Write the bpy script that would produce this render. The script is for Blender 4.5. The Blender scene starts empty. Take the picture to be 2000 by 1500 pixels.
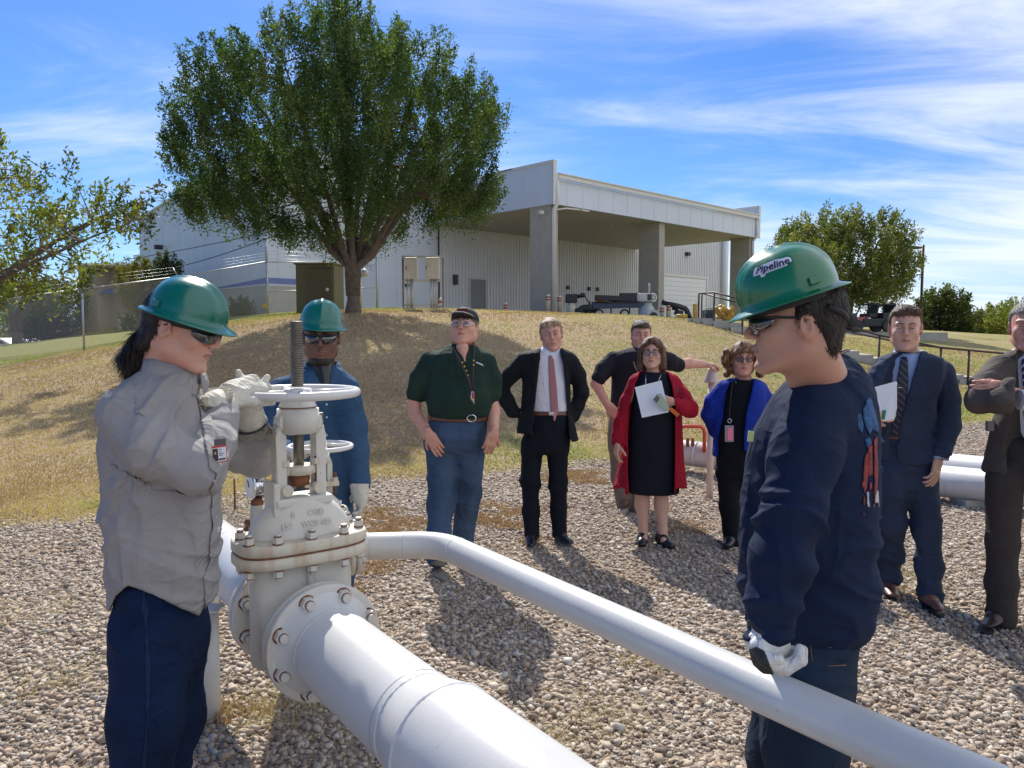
import bpy, bmesh, math, random
import numpy as np
from mathutils import Vector, Matrix
from math import radians as R
random.seed(7); RNG = np.random.default_rng(7)
S = bpy.context.scene
COL = S.collection
# ---------------------------------------------------------------- camera
F_PX = 1500.0; PITCH = R(4.0); CAM_Z = 1.69
cam = bpy.data.cameras.new('camera'); cam_o = bpy.data.objects.new('camera', cam); COL.objects.link(cam_o)
cam.sensor_width = 36; cam.sensor_fit = 'HORIZONTAL'; cam.lens = 36*F_PX/2000
cam.clip_start = 0.05; cam.clip_end = 5000
cam_o.location = (0, 0, CAM_Z); cam_o.rotation_euler = (R(90)-PITCH, 0, 0)
S.camera = cam_o
# ---------------------------------------------------------------- light
SUN_AZ = -12.0      # degrees, left of the viewing direction
SUN_EL = 43.0
sd = Vector((math.sin(R(SUN_AZ))*math.cos(R(SUN_EL)), math.cos(R(SUN_AZ))*math.cos(R(SUN_EL)), math.sin(R(SUN_EL))))
sun = bpy.data.lights.new('sun', 'SUN'); sun_o = bpy.data.objects.new('sun', sun); COL.objects.link(sun_o)
sun.energy = 4.0; sun.angle = R(0.53); sun.color = (1.0, 0.95, 0.87)
sun_o.rotation_euler = sd.to_track_quat('Z', 'Y').to_euler(); sun_o.location = (0, 0, 30)
W = bpy.data.worlds.new('World'); S.world = W; W.use_nodes = True
nt = W.node_tree; nt.nodes.clear()
def wn(t, **k):
    n = nt.nodes.new(t)
    for a, b in k.items(): setattr(n, a, b)
    return n
def wm(op, a, b=None, c=None):
    n = wn('ShaderNodeMath', operation=op)
    for i, v in enumerate((a, b, c)):
        if v is None: continue
        if isinstance(v, (int, float)): n.inputs[i].default_value = v
        else: nt.links.new(v, n.inputs[i])
    return n.outputs[0]
sky = wn('ShaderNodeTexSky', sky_type='NISHITA'); sky.sun_disc = False
sky.sun_elevation = R(SUN_EL); sky.sun_rotation = R(SUN_AZ)
sky.altitude = 300; sky.air_density = 1.0; sky.dust_density = 0.25; sky.ozone_density = 3.0
hs = wn('ShaderNodeHueSaturation'); hs.inputs['Saturation'].default_value = 1.18; hs.inputs['Value'].default_value = 1.0
nt.links.new(sky.outputs[0], hs.inputs['Color'])
tc = wn('ShaderNodeTexCoord'); sep = wn('ShaderNodeSeparateXYZ'); nt.links.new(tc.outputs['Generated'], sep.inputs[0])
zc = wm('ADD', wm('MAXIMUM', sep.outputs[2], 0.0), 0.10)          # clouds live on a high flat layer
u = wm('DIVIDE', sep.outputs[0], zc); v = wm('DIVIDE', sep.outputs[1], zc)
cmb = wn('ShaderNodeCombineXYZ'); nt.links.new(u, cmb.inputs[0]); nt.links.new(v, cmb.inputs[1])
mp = wn('ShaderNodeMapping'); mp.inputs['Rotation'].default_value = (0, 0, R(-52)); mp.inputs['Scale'].default_value = (0.42, 0.95, 1)
mp.inputs['Location'].default_value = (0.6, 0.35, 0)
nt.links.new(cmb.outputs[0], mp.inputs[0])
n1 = wn('ShaderNodeTexNoise'); n1.inputs['Scale'].default_value = 1.7; n1.inputs['Detail'].default_value = 11; n1.inputs['Roughness'].default_value = 0.62; n1.inputs['Distortion'].default_value = 0.9
nt.links.new(mp.outputs[0], n1.inputs['Vector'])
mp2 = wn('ShaderNodeMapping'); mp2.inputs['Rotation'].default_value = (0, 0, R(20)); mp2.inputs['Scale'].default_value = (0.45, 0.75, 1); mp2.inputs['Location'].default_value = (3.1, 1.7, 0)
nt.links.new(cmb.outputs[0], mp2.inputs[0])
n2 = wn('ShaderNodeTexNoise'); n2.inputs['Scale'].default_value = 0.9; n2.inputs['Detail'].default_value = 4; n2.inputs['Roughness'].default_value = 0.5
nt.links.new(mp2.outputs[0], n2.inputs['Vector'])
# big bank of cirrus up and to the right, thinner veils to the left
az = wm('DIVIDE', sep.outputs[0], wm('MAXIMUM', sep.outputs[1], 0.05))
bias = wm('MULTIPLY', wm('ADD', az, 0.15), 0.24)
base = wm('ADD', wm('ADD', wm('MULTIPLY', n1.outputs[0], 0.85), wm('MULTIPLY', n2.outputs[0], 0.75)), bias)
cr = wn('ShaderNodeMapRange'); cr.interpolation_type = 'SMOOTHSTEP'
nt.links.new(base, cr.inputs[0]); cr.inputs[1].default_value = 0.66; cr.inputs[2].default_value = 1.22; cr.inputs[3].default_value = 0.0; cr.inputs[4].default_value = 0.95
gr_ = wn('ShaderNodeValToRGB'); gr_.color_ramp.elements[0].color = (.46, .61, .86, 1); gr_.color_ramp.elements[1].color = (.54, .67, .92, 1); gr_.color_ramp.elements[1].position = .40
nt.links.new(sep.outputs[2], gr_.inputs[0]); tint = wn('ShaderNodeMix', data_type='RGBA', blend_type='MULTIPLY'); tint.inputs[0].default_value = 1.0; nt.links.new(hs.outputs[0], tint.inputs[6]); nt.links.new(gr_.outputs[0], tint.inputs[7])
mixc = wn('ShaderNodeMix', data_type='RGBA'); nt.links.new(cr.outputs[0], mixc.inputs[0]); nt.links.new(tint.outputs[2], mixc.inputs[6])
mixc.inputs[7].default_value = (6.6, 7.0, 7.7, 1)
bg = wn('ShaderNodeBackground'); bg.inputs[1].default_value = 0.10; nt.links.new(mixc.outputs[2], bg.inputs[0])
wo = wn('ShaderNodeOutputWorld'); nt.links.new(bg.outputs[0], wo.inputs[0])
S.view_settings.view_transform = 'Standard'; S.view_settings.look = 'None'
S.view_settings.exposure = 0.63; S.view_settings.gamma = 1.0
S.render.engine = 'CYCLES'; S.cycles.max_bounces = 6; S.cycles.transparent_max_bounces = 12
S.cycles.use_denoising = True
# ---------------------------------------------------------------- helpers
CP, SP = math.cos(PITCH), math.sin(PITCH)
def P(px, py, Y):
    """point at forward distance Y seen in the direction (px,py) of a 2000x1500 frame"""
    c = (px-1000)/F_PX; s = (750-py)/F_PX
    dy = CP+s*SP; dz = -SP+s*CP; t = Y/dy
    return Vector((c*t, Y, CAM_Z+dz*t))
def G(px, py, z=0.0):
    c = (px-1000)/F_PX; s = (750-py)/F_PX
    dy = CP+s*SP; dz = -SP+s*CP; t = (z-CAM_Z)/dz
    return Vector((c*t, dy*t, z))
def proj(x, y, z):
    dz = z-CAM_Z
    f = y*CP-dz*SP; up = y*SP+dz*CP
    return 1000+F_PX*x/f, 750-F_PX*up/f
def tag(o, label=None, cat=None, group=None, kind=None):
    if label: o['label'] = label
    if cat: o['category'] = cat
    if group: o['group'] = group
    if kind: o['kind'] = kind
    return o
def empty(name, loc=(0, 0, 0)):
    o = bpy.data.objects.new(name, None); o.empty_display_size = 0.1; o.location = loc; COL.objects.link(o); return o
def link(name, me, mats, parent=None):
    o = bpy.data.objects.new(name, me); COL.objects.link(o)
    for m in (mats if isinstance(mats, (list, tuple)) else [mats]): me.materials.append(m)
    if parent is not None:
        o.parent = parent
        o.matrix_parent_inverse = Matrix.Translation(-parent.location) if parent.type == 'EMPTY' else Matrix.Identity(4)
    return o
def mesh_np(name, V, Fq, smooth=False, mat_idx=None):
    me = bpy.data.meshes.new(name)
    V = np.asarray(V, dtype=np.float32); Fq = np.asarray(Fq, dtype=np.int32)
    n, k = Fq.shape
    me.vertices.add(len(V)); me.vertices.foreach_set('co', V.ravel())
    me.loops.add(n*k); me.loops.foreach_set('vertex_index', Fq.ravel())
    me.polygons.add(n); me.polygons.foreach_set('loop_start', np.arange(0, n*k, k, dtype=np.int32))
    me.polygons.foreach_set('loop_total', np.full(n, k, dtype=np.int32))
    if smooth: me.polygons.foreach_set('use_smooth', np.ones(n, dtype=bool))
    if mat_idx is not None: me.polygons.foreach_set('material_index', np.asarray(mat_idx, dtype=np.int32))
    me.update(calc_edges=True); me.validate()
    return me
def frame(z, x=None):
    z = Vector(z).normalized()
    if x is None: x = Vector((0, 0, 1)) if abs(z.z) < 0.9 else Vector((1, 0, 0))
    x = Vector(x); x = (x-z*x.dot(z)).normalized(); y = z.cross(x)
    return Matrix((x, y, z)).transposed()
class MB:
    """collects simple solids into one mesh"""
    def __init__(s): s.b = bmesh.new()
    def _post(s, vs, mi, sm):
        fs = set(f for v in vs for f in v.link_faces)
        for f in fs: f.material_index = mi; f.smooth = sm
    def box(s, c, h, rot=None, bevel=0.0, mi=0):
        r = bmesh.ops.create_cube(s.b, size=2.0); vs = r['verts']
        M = Matrix.Translation(Vector(c)) @ (rot.to_4x4() if rot else Matrix.Identity(4)) @ Matrix.Diagonal((h[0], h[1], h[2], 1))
        bmesh.ops.transform(s.b, matrix=M, verts=vs)
        if bevel:
            es = list(set(e for v in vs for e in v.link_edges))
            r2 = bmesh.ops.bevel(s.b, geom=es, offset=bevel, segments=2, affect='EDGES', profile=0.5)
            for f in r2['faces']: f.smooth = False
            vs = [v for v in r2['verts']]
        s._post(vs, mi, False); return s
    def cyl(s, a, b, r1, r2=None, n=24, mi=0, smooth=True, caps=True):
        a = Vector(a); b = Vector(b); r2 = r1 if r2 is None else r2
        L = (b-a).length
        r = bmesh.ops.create_cone(s.b, cap_ends=caps, cap_tris=False, segments=n, radius1=r1, radius2=r2, depth=L)
        M = Matrix.Translation((a+b)/2) @ frame(b-a).to_4x4()
        bmesh.ops.transform(s.b, matrix=M, verts=r['verts'])
        fs = set(f for v in r['verts'] for f in v.link_faces)
        for f in fs: f.material_index = mi; f.smooth = smooth and len(f.verts) == 4
        return s
    def sph(s, c, rad, n=16, mi=0, rot=None):
        r = bmesh.ops.create_uvsphere(s.b, u_segments=n, v_segments=max(6, n//2), radius=1)
        rr = rad if isinstance(rad, (tuple, list)) else (rad, rad, rad)
        M = Matrix.Translation(Vector(c)) @ (rot.to_4x4() if rot else Matrix.Identity(4)) @ Matrix.Diagonal((*rr, 1))
        bmesh.ops.transform(s.b, matrix=M, verts=r['verts']); s._post(r['verts'], mi, True); return s
    def lathe(s, prof, M=None, n=40, mi=0, smooth=True, cap=True):
        M = M or Matrix.Identity(4); rings = []
        for (r, z) in prof:
            rings.append([s.b.verts.new(M @ Vector((r*math.cos(2*math.pi*i/n), r*math.sin(2*math.pi*i/n), z))) for i in range(n)])
        for a, b in zip(rings[:-1], rings[1:]):
            for i in range(n):
                f = s.b.faces.new((a[i], a[(i+1) % n], b[(i+1) % n], b[i])); f.smooth = smooth; f.material_index = mi
        if cap:
            for rg, rev in ((rings[0], True), (rings[-1], False)):
                f = s.b.faces.new(rg[::-1] if rev else rg); f.material_index = mi
        return s
    def tube(s, pts, rad, n=12, mi=0, caps=True, closed=False, smooth=True):
        pts = [Vector(p) for p in pts]; m = len(pts); rings = []; up = None
        for i, p in enumerate(pts):
            if closed: t = pts[(i+1) % m]-pts[i-1]
            else: t = (pts[min(i+1, m-1)]-pts[max(i-1, 0)])
            t.normalize()
            if up is None: up = Vector((0, 0, 1)) if abs(t.z) < 0.9 else Vector((1, 0, 0))
            x = (up-t*up.dot(t)).normalized(); up = x; y = t.cross(x)
            r = rad[i] if isinstance(rad, (list, tuple)) else rad
            rings.append([s.b.verts.new(p+(x*math.cos(2*math.pi*k/n)+y*math.sin(2*math.pi*k/n))*r) for k in range(n)])
        rng = range(m) if closed else range(m-1)
        for i in rng:
            a = rings[i]; b = rings[(i+1) % m]
            for k in range(n):
                f = s.b.faces.new((a[k], a[(k+1) % n], b[(k+1) % n], b[k])); f.smooth = smooth; f.material_index = mi
        if caps and not closed:
            f = s.b.faces.new(rings[0][::-1]); f.material_index = mi
            f = s.b.faces.new(rings[-1]); f.material_index = mi
        return s
    def poly(s, pts, th, nrm, mi=0):
        """flat polygon given thickness th along nrm"""
        n = Vector(nrm).normalized()*th; A = [s.b.verts.new(Vector(p)) for p in pts]; B = [s.b.verts.new(Vector(p)+n) for p in pts]
        k = len(A)
        for f in ([A[::-1], B] + [[A[i], A[(i+1) % k], B[(i+1) % k], B[i]] for i in range(k)]):
            ff = s.b.faces.new(f); ff.material_index = mi
        return s
    def quad(s, pts, mi=0, smooth=False):
        f = s.b.faces.new([s.b.verts.new(Vector(p)) for p in pts]); f.material_index = mi; f.smooth = smooth; return s
    def build(s, name, mats, parent=None, wn=False):
        bmesh.ops.recalc_face_normals(s.b, faces=s.b.faces[:])
        me = bpy.data.meshes.new(name); s.b.to_mesh(me); s.b.free()
        return link(name, me, mats, parent)
# ---------------------------------------------------------------- materials
def nodes(name):
    m = bpy.data.materials.new(name); m.use_nodes = True; t = m.node_tree; t.nodes.clear()
    out = t.nodes.new('ShaderNodeOutputMaterial'); b = t.nodes.new('ShaderNodeBsdfPrincipled'); t.links.new(b.outputs[0], out.inputs[0])
    return m, t, b, out
def tex(t, kind, scale, detail=4, rough=0.55, vec=None, stretch=None, rot=None, obj=True, **k):
    c = t.nodes.new('ShaderNodeTexCoord'); o = c.outputs['Object']
    if stretch or rot:
        mpn = t.nodes.new('ShaderNodeMapping'); mpn.inputs['Scale'].default_value = stretch or (1, 1, 1)
        mpn.inputs['Rotation'].default_value = rot or (0, 0, 0); t.links.new(o, mpn.inputs[0]); o = mpn.outputs[0]
    n = t.nodes.new('ShaderNodeTex'+kind); t.links.new(o, n.inputs['Vector']); n.inputs['Scale'].default_value = scale
    if kind == 'Noise': n.inputs['Detail'].default_value = detail; n.inputs['Roughness'].default_value = rough
    for a, b in k.items(): setattr(n, a, b)
    return n
def ramp(t, src, stops):
    r = t.nodes.new('ShaderNodeValToRGB'); t.links.new(src, r.inputs[0]); e = r.color_ramp.elements
    while len(e) > 1: e.remove(e[0])
    e[0].position = stops[0][0]; e[0].color = (*stops[0][1], 1)
    for p_, c_ in stops[1:]:
        x = e.new(p_); x.color = (*c_, 1)
    return r.outputs[0]
def mixrgb(t, fac, a, b, mode='MIX'):
    n = t.nodes.new('ShaderNodeMix'); n.data_type = 'RGBA'; n.blend_type = mode
    for i, v in ((0, fac), (6, a), (7, b)):
        if isinstance(v, (int, float)): n.inputs[i].default_value = v
        elif isinstance(v, tuple): n.inputs[i].default_value = (*v[:3], 1)
        else: t.links.new(v, n.inputs[i])
    return n.outputs[2]
def bump(t, b, h, dist, strength=1.0, prev=None):
    n = t.nodes.new('ShaderNodeBump'); n.inputs['Distance'].default_value = dist; n.inputs['Strength'].default_value = strength
    t.links.new(h, n.inputs['Height'])
    if prev: t.links.new(prev, n.inputs['Normal'])
    t.links.new(n.outputs[0], b.inputs['Normal']); return n.outputs[0]
def simple(name, col, rough=0.6, metal=0.0, var=0.12, vscale=6.0, bmp=0.0, bscale=60, coat=0.0, spec=0.5):
    m, t, b, o = nodes(name)
    n = tex(t, 'Noise', vscale, 5); d = tuple(max(0, c*(1-var)) for c in col); l = tuple(min(1, c*(1+var)) for c in col)
    t.links.new(ramp(t, n.outputs[0], [(0.3, d), (0.7, l)]), b.inputs['Base Color'])
    b.inputs['Roughness'].default_value = rough; b.inputs['Metallic'].default_value = metal
    b.inputs['Coat Weight'].default_value = coat; b.inputs['Specular IOR Level'].default_value = spec
    if bmp: bump(t, b, tex(t, 'Noise', bscale, 3).outputs[0], bmp)
    return m
def fabric(name, col, var=0.15, fold=0.006, fscale=7.0, weave=900, rough=0.85, stretch=(1, 1, 0.45), spec=0.18, stain=None):
    m, t, b, o = nodes(name)
    n = tex(t, 'Noise', 5, 4); d = tuple(c*(1-var) for c in col); l = tuple(c*(1+var) for c in col)
    c = ramp(t, n.outputs[0], [(0.3, d), (0.7, l)])
    if stain: c = mixrgb(t, ramp(t, tex(t, 'Noise', 2.2, 3).outputs[0], [(0.45, (0, 0, 0)), (0.65, (1, 1, 1))]), c, stain)
    t.links.new(c, b.inputs['Base Color'])
    b.inputs['Roughness'].default_value = rough; b.inputs['Specular IOR Level'].default_value = spec
    b.inputs['Sheen Weight'].default_value = 0.0
    w = bump(t, b, tex(t, 'Noise', weave, 1).outputs[0], 0.0006, 0.6)
    prev = w
    for sc_, rt_, st_, k_ in ((fscale*1.0, (0.3, 0.7, 0.2), (1, 1, .32), 1.0), (fscale*1.9, (0.9, -0.5, 0.6), (.4, 1, 1), .55)):
        f = tex(t, 'Noise', sc_, 1.5, 0.45, stretch=st_, rot=rt_); f.inputs['Distortion'].default_value = 0.7
        a_ = t.nodes.new('ShaderNodeMath'); a_.operation = 'SUBTRACT'; t.links.new(f.outputs[0], a_.inputs[0]); a_.inputs[1].default_value = 0.5
        c_ = t.nodes.new('ShaderNodeMath'); c_.operation = 'ABSOLUTE'; t.links.new(a_.outputs[0], c_.inputs[0])
        r_ = ramp(t, c_.outputs[0], [(0.0, (1, 1, 1)), (0.035, (.75, .75, .75)), (0.10, (.25, .25, .25)), (0.2, (0, 0, 0))])
        prev = bump(t, b, r_, fold*1.5*k_, 0.6, prev)
    return m
def painted(name, col, dirt=(0.45, 0.42, 0.36), rust=0.0, rough=0.32):
    m, t, b, o = nodes(name)
    n = tex(t, 'Noise', 3.0, 6, 0.65); c = ramp(t, n.outputs[0], [(0.38, tuple(x*0.93 for x in col)), (0.62, col)])
    n2 = tex(t, 'Noise', 26, 5, 0.7); f = ramp(t, n2.outputs[0], [(0.62, (0, 0, 0)), (0.78, (0.6, 0.6, 0.6))])
    c = mixrgb(t, f, c, dirt)
    if rust > 0:
        n3 = tex(t, 'Noise', 9, 6, 0.7, stretch=(1.6, 1.6, 0.22)); f3 = ramp(t, n3.outputs[0], [(0.60-0.14*rust, (0, 0, 0)), (0.76, (0.9, 0.9, 0.9))])
        c = mixrgb(t, f3, c, ramp(t, n2.outputs[0], [(.35, (0.52, 0.40, 0.24)), (.6, (0.36, 0.18, 0.08))]))
    sc_ = tex(t, 'Noise', 55, 3, 0.8, stretch=(1, 1, .5)); gd = tex(t, 'Noise', 2.1, 3, .6)
    c = mixrgb(t, ramp(t, sc_.outputs[0], [(0.70, (0, 0, 0)), (0.735, (.8, .8, .8))]), c, (0.22, 0.19, 0.16)); c = mixrgb(t, ramp(t, gd.outputs[0], [(0.45, (0, 0, 0)), (0.75, (.35, .35, .35))]), c, (0.50, 0.46, 0.39))
    t.links.new(c, b.inputs['Base Color'])
    rr = ramp(t, n.outputs[0], [(0.3, (rough*1.4,)*3), (0.7, (rough,)*3)]); t.links.new(rr, b.inputs['Roughness'])
    bump(t, b, tex(t, 'Noise', 90, 3).outputs[0], 0.0007, 0.5)
    return m
def skinmat(name, col):
    m, t, b, o = nodes(name)
    n = tex(t, 'Noise', 22, 5, 0.6); r_ = (min(1, col[0]*1.06), col[1]*0.86, col[2]*0.84)
    t.links.new(ramp(t, n.outputs[0], [(0.35, col), (0.68, r_)]), b.inputs['Base Color'])
    b.inputs['Roughness'].default_value = 0.48; b.inputs['Subsurface Weight'].default_value = 0.12
    b.inputs['Subsurface Radius'].default_value = (0.02, 0.008, 0.005); b.inputs['Subsurface Scale'].default_value = 0.5
    bump(t, b, tex(t, 'Noise', 350, 2).outputs[0], 0.0004, 0.6)
    return m
def hairmat(name, col, rough=0.5, light=None):
    m, t, b, o = nodes(name)
    n = tex(t, 'Noise', 60, 3, stretch=(1, 1, 0.16)); l = light or tuple(min(1, c*1.9) for c in col)
    t.links.new(ramp(t, n.outputs[0], [(0.35, tuple(c*0.6 for c in col)), (0.5, col), (0.68, l)]), b.inputs['Base Color'])
    b.inputs['Roughness'].default_value = rough; b.inputs['Specular IOR Level'].default_value = 0.35
    bump(t, b, tex(t, 'Noise', 220, 2, stretch=(1, 1, 0.12)).outputs[0], 0.004, 0.9)
    return m
def leafmat(name, cols, trans=0.35):
    m, t, b, o = nodes(name)
    at = t.nodes.new('ShaderNodeAttribute'); at.attribute_name = 'rnd'
    k = len(cols); c = ramp(t, at.outputs['Fac'], [(i/(k-1), cols[i]) for i in range(k)])
    t.links.new(c, b.inputs['Base Color']); b.inputs['Roughness'].default_value = 0.6; b.inputs['Specular IOR Level'].default_value = 0.2
    tr = t.nodes.new('ShaderNodeBsdfTranslucent')
    c2 = mixrgb(t, 1.0, c, (1.5, 1.7, 0.5), 'MULTIPLY'); t.links.new(c2, tr.inputs[0])
    mx = t.nodes.new('ShaderNodeMixShader'); mx.inputs[0].default_value = trans
    t.links.new(b.outputs[0], mx.inputs[1]); t.links.new(tr.outputs[0], mx.inputs[2]); t.links.new(mx.outputs[0], o.inputs[0])
    return m
def set_attr(me, name, vals):
    a = me.attributes.new(name, 'FLOAT', 'POINT'); a.data.foreach_set('value', np.asarray(vals, dtype=np.float32))
# value noise in numpy
_LAT = RNG.random((64, 64, 64)).astype(np.float32)
def vnoise(p):
    p = np.asarray(p, dtype=np.float32); i = np.floor(p).astype(np.int32); f = p-i; f = f*f*(3-2*f); i &= 63; j = (i+1) & 63
    x0, y0, z0 = i[..., 0], i[..., 1], i[..., 2]; x1, y1, z1 = j[..., 0], j[..., 1], j[..., 2]; fx, fy, fz = f[..., 0], f[..., 1], f[..., 2]
    L = _LAT
    a = L[x0, y0, z0]*(1-fx)+L[x1, y0, z0]*fx; b = L[x0, y1, z0]*(1-fx)+L[x1, y1, z0]*fx
    c = L[x0, y0, z1]*(1-fx)+L[x1, y0, z1]*fx; d = L[x0, y1, z1]*(1-fx)+L[x1, y1, z1]*fx
    return (a*(1-fy)+b*fy)*(1-fz)+(c*(1-fy)+d*fy)*fz
# ================================================================ GROUND
EDGE = [(-14, 6.2)]
for q in ((0, 1013), (120, 1012), (230, 1003), (440, 965), (560, 950), (740, 930), (860, 926), (1000, 916), (1150, 897), (1340, 905), (1560, 868), (1870, 829), (2000, 812)):
    g = G(*q); EDGE.append((g.x, g.y))
EDGE += [(16, 16.5), (40, 22), (400, 60)]
EDGE = np.array(EDGE); EDGE[0, 1] = EDGE[1, 1]-1.0
def edge_y(x): return np.interp(x, EDGE[:, 0], EDGE[:, 1])
CPX = [(-400, 800, 20), (0, 800, 15), (300, 800, 13), (700, 760, 14.5), (1000, 750, 16), (1300, 740, 17),
       (0, 712, 26.5), (165, 684, 26.5), (300, 662, 28), (420, 636, 27), (525, 613, 31), (600, 612, 27), (690, 609, 23), (560, 618, 24), (780, 608, 24), (860, 606, 25),
       (940, 607, 29), (1060, 611, 33), (1200, 617, 31), (1300, 622, 27), (1390, 632, 23.5),
       (0, 690, 36), (100, 668, 40), (200, 656, 45), (283, 645, 62), (150, 652, 64), (-200, 700, 40),
       (1640, 700, 21), (1893, 752, 20), (2000, 756, 20), (2300, 770, 20), (1640, 648, 36), (1750, 650, 38), (1950, 672, 36), (2100, 690, 34), (1500, 640, 32)]
cpts = [tuple(P(*q)) for q in CPX]
cpts += [(-14, 45, 2.72), (0, 56, 2.72), (-8, 38, 2.65), (-3, 44, 2.7), (2, 44, 2.68), (12, 51, 2.5), (19, 60, 2.4), (22, 79, 2.4), (-34, 64, 2.0), (-20, 52, 2.4), (-42, 62, -0.3), (-60, 66, -0.6), (-55, 45, -0.3),
         (60, 70, 0.4), (30, 90, 1.0), (90, 120, 0), (-90, 130, -0.5), (0, 140, 1.2), (0, 400, 0), (-300, 300, -1), (300, 300, -1), (-300, 0, -0.5), (300, 0, -0.5), (-40, 20, -0.4), (40, 24, -0.1), (40, 45, 0.8)]
cpts = np.array(cpts); _A = cpts[:, :2]
def _rb(a, b):
    r = np.sqrt(((a[:, None, :]-b[None, :, :])**2).sum(-1)+2.0); return -r
_K = _rb(_A, _A); _n = len(_A); _M = np.zeros((_n+1, _n+1)); _M[:_n, :_n] = _K-np.eye(_n)*0.02; _M[:_n, _n] = 1; _M[_n, :_n] = 1
_w = np.linalg.solve(_M, np.append(cpts[:, 2], 0))
def TZ(x, y):
    x = np.atleast_1d(np.asarray(x, float)); y = np.atleast_1d(np.asarray(y, float)); sh = x.shape
    q = np.stack([x.ravel(), y.ravel()], 1); z = np.zeros(len(q))
    for i in range(0, len(q), 20000): z[i:i+20000] = _rb(q[i:i+20000], _A) @ _w[:_n]+_w[_n]
    t = np.clip((q[:, 1]-edge_y(q[:, 0])-0.05)/4.5, 0, 1); t = t*t*(3-2*t)
    z = z*t
    d = np.hypot(q[:, 0], q[:, 1]); z += t*0.05*(vnoise(np.stack([q[:, 0]*0.9, q[:, 1]*0.9, 0*d], 1))-0.5)
    z += (1-t)*0.02*(vnoise(np.stack([q[:, 0]*1.7, q[:, 1]*1.7, 0*d+5], 1))-0.5)
    return z.reshape(sh)
def tz(x, y): return float(TZ(x, y)[0])
def spaced(segs):
    o = []
    for a, b, st in segs: o += list(np.arange(a, b, st))
    return np.array(o+[segs[-1][1]])
gx = spaced([(-1500, -300, 200), (-300, -80, 22), (-80, -26, 3), (-26, -12, 0.7), (-12, 14, 0.22), (14, 30, 0.8), (30, 90, 4), (90, 300, 22), (300, 1500, 200)])
gy = spaced([(-40, 0, 5), (0, 17, 0.22), (17, 40, 0.5), (40, 90, 2), (90, 300, 20), (300, 2500, 250)])
GX, GY = np.meshgrid(gx, gy, indexing='ij'); GZ = TZ(GX, GY)
nx, ny = GX.shape; idx = np.arange(nx*ny).reshape(nx, ny)
q = np.stack([idx[:-1, :-1], idx[1:, :-1], idx[1:, 1:], idx[:-1, 1:]], -1).reshape(-1, 4)
me = mesh_np('ground', np.stack([GX, GY, GZ], -1).reshape(-1, 3), q, True)
set_attr(me, 'lawn', np.clip((GY-edge_y(GX))*0.9+0.5, 0, 1).ravel())
def lushness(x, y):
    """1 where the grass is still green"""
    v1 = np.exp(-((y-edge_y(x)-0.9)/1.1)**2)*0.32
    right = 1/(1+np.exp(-(x-1.5-0.10*y)/1.5))*0.58
    left = 1/(1+np.exp(-(y-27.2-0.05*x)/0.6))*(x < -4)*0.95
    return v1+right+left
set_attr(me, 'lush', np.clip(lushness(GX, GY), 0, 1).ravel())
m, t, b, o = nodes('ground_material')
at = t.nodes.new('ShaderNodeAttribute'); at.attribute_name = 'lawn'; at2 = t.nodes.new('ShaderNodeAttribute'); at2.attribute_name = 'lush'
vn = tex(t, 'Voronoi', 34, stretch=(1, 1.3, 1)); vn.inputs['Randomness'].default_value = 1.0
gcol = ramp(t, vn.outputs['Color'], [(0.0, (0.22, 0.16, 0.115)), (0.35, (0.36, 0.28, 0.21)), (0.7, (0.46, 0.38, 0.30)), (1.0, (0.54, 0.46, 0.38))])
gn = tex(t, 'Noise', 1.1, 5); gcol = mixrgb(t, ramp(t, gn.outputs[0], [(0.52, (0, 0, 0)), (0.70, (0.7, 0.7, 0.7))]), gcol, (0.30, 0.20, 0.12))
hn = tex(t, 'Noise', 0.55, 6, 0.6); hn2 = tex(t, 'Noise', 18, 4, 0.7, stretch=(1, 1, 1)); hn3 = tex(t, 'Noise', 2.3, 4, 0.6, stretch=(0.5, 1.3, 1))
dry = ramp(t, hn2.outputs[0], [(0.25, (0.24, 0.165, 0.10)), (0.5, (0.42, 0.31, 0.20)), (0.75, (0.56, 0.44, 0.30))])
grn = ramp(t, hn2.outputs[0], [(0.25, (0.13, 0.14, 0.035)), (0.5, (0.27, 0.26, 0.075)), (0.75, (0.40, 0.37, 0.13))])
def mth(op, a, b_):
    n = t.nodes.new('ShaderNodeMath'); n.operation = op
    for i, v in enumerate((a, b_)):
        if isinstance(v, (int, float)): n.inputs[i].default_value = v
        else: t.links.new(v, n.inputs[i])
    return n.outputs[0]
fac = mth('ADD', mth('ADD', at2.outputs['Fac'], mth('MULTIPLY', mth('SUBTRACT', hn.outputs[0], 0.5), 1.5)), mth('MULTIPLY', mth('SUBTRACT', hn3.outputs[0], 0.5), 1.1))
fr = ramp(t, fac, [(0.15, (0, 0, 0)), (0.75, (1, 1, 1))])
hcol = mixrgb(t, fr, dry, grn)
lw = ramp(t, mth('ADD', at.outputs['Fac'], mth('MULTIPLY', mth('SUBTRACT', tex(t, 'Noise', 5, 6, 0.7).outputs[0], 0.5), 1.3)), [(0.44, (0, 0, 0)), (0.58, (1, 1, 1))])
t.links.new(mixrgb(t, lw, gcol, hcol), b.inputs['Base Color']); b.inputs['Roughness'].default_value = 0.95; b.inputs['Specular IOR Level'].default_value = 0.15
w1 = bump(t, b, vn.outputs['Distance'], 0.012, 0.8); bump(t, b, tex(t, 'Noise', 30, 5, 0.75).outputs[0], 0.05, 0.8, w1)
ground = link('ground', me, m); tag(ground, kind='structure')
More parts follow.
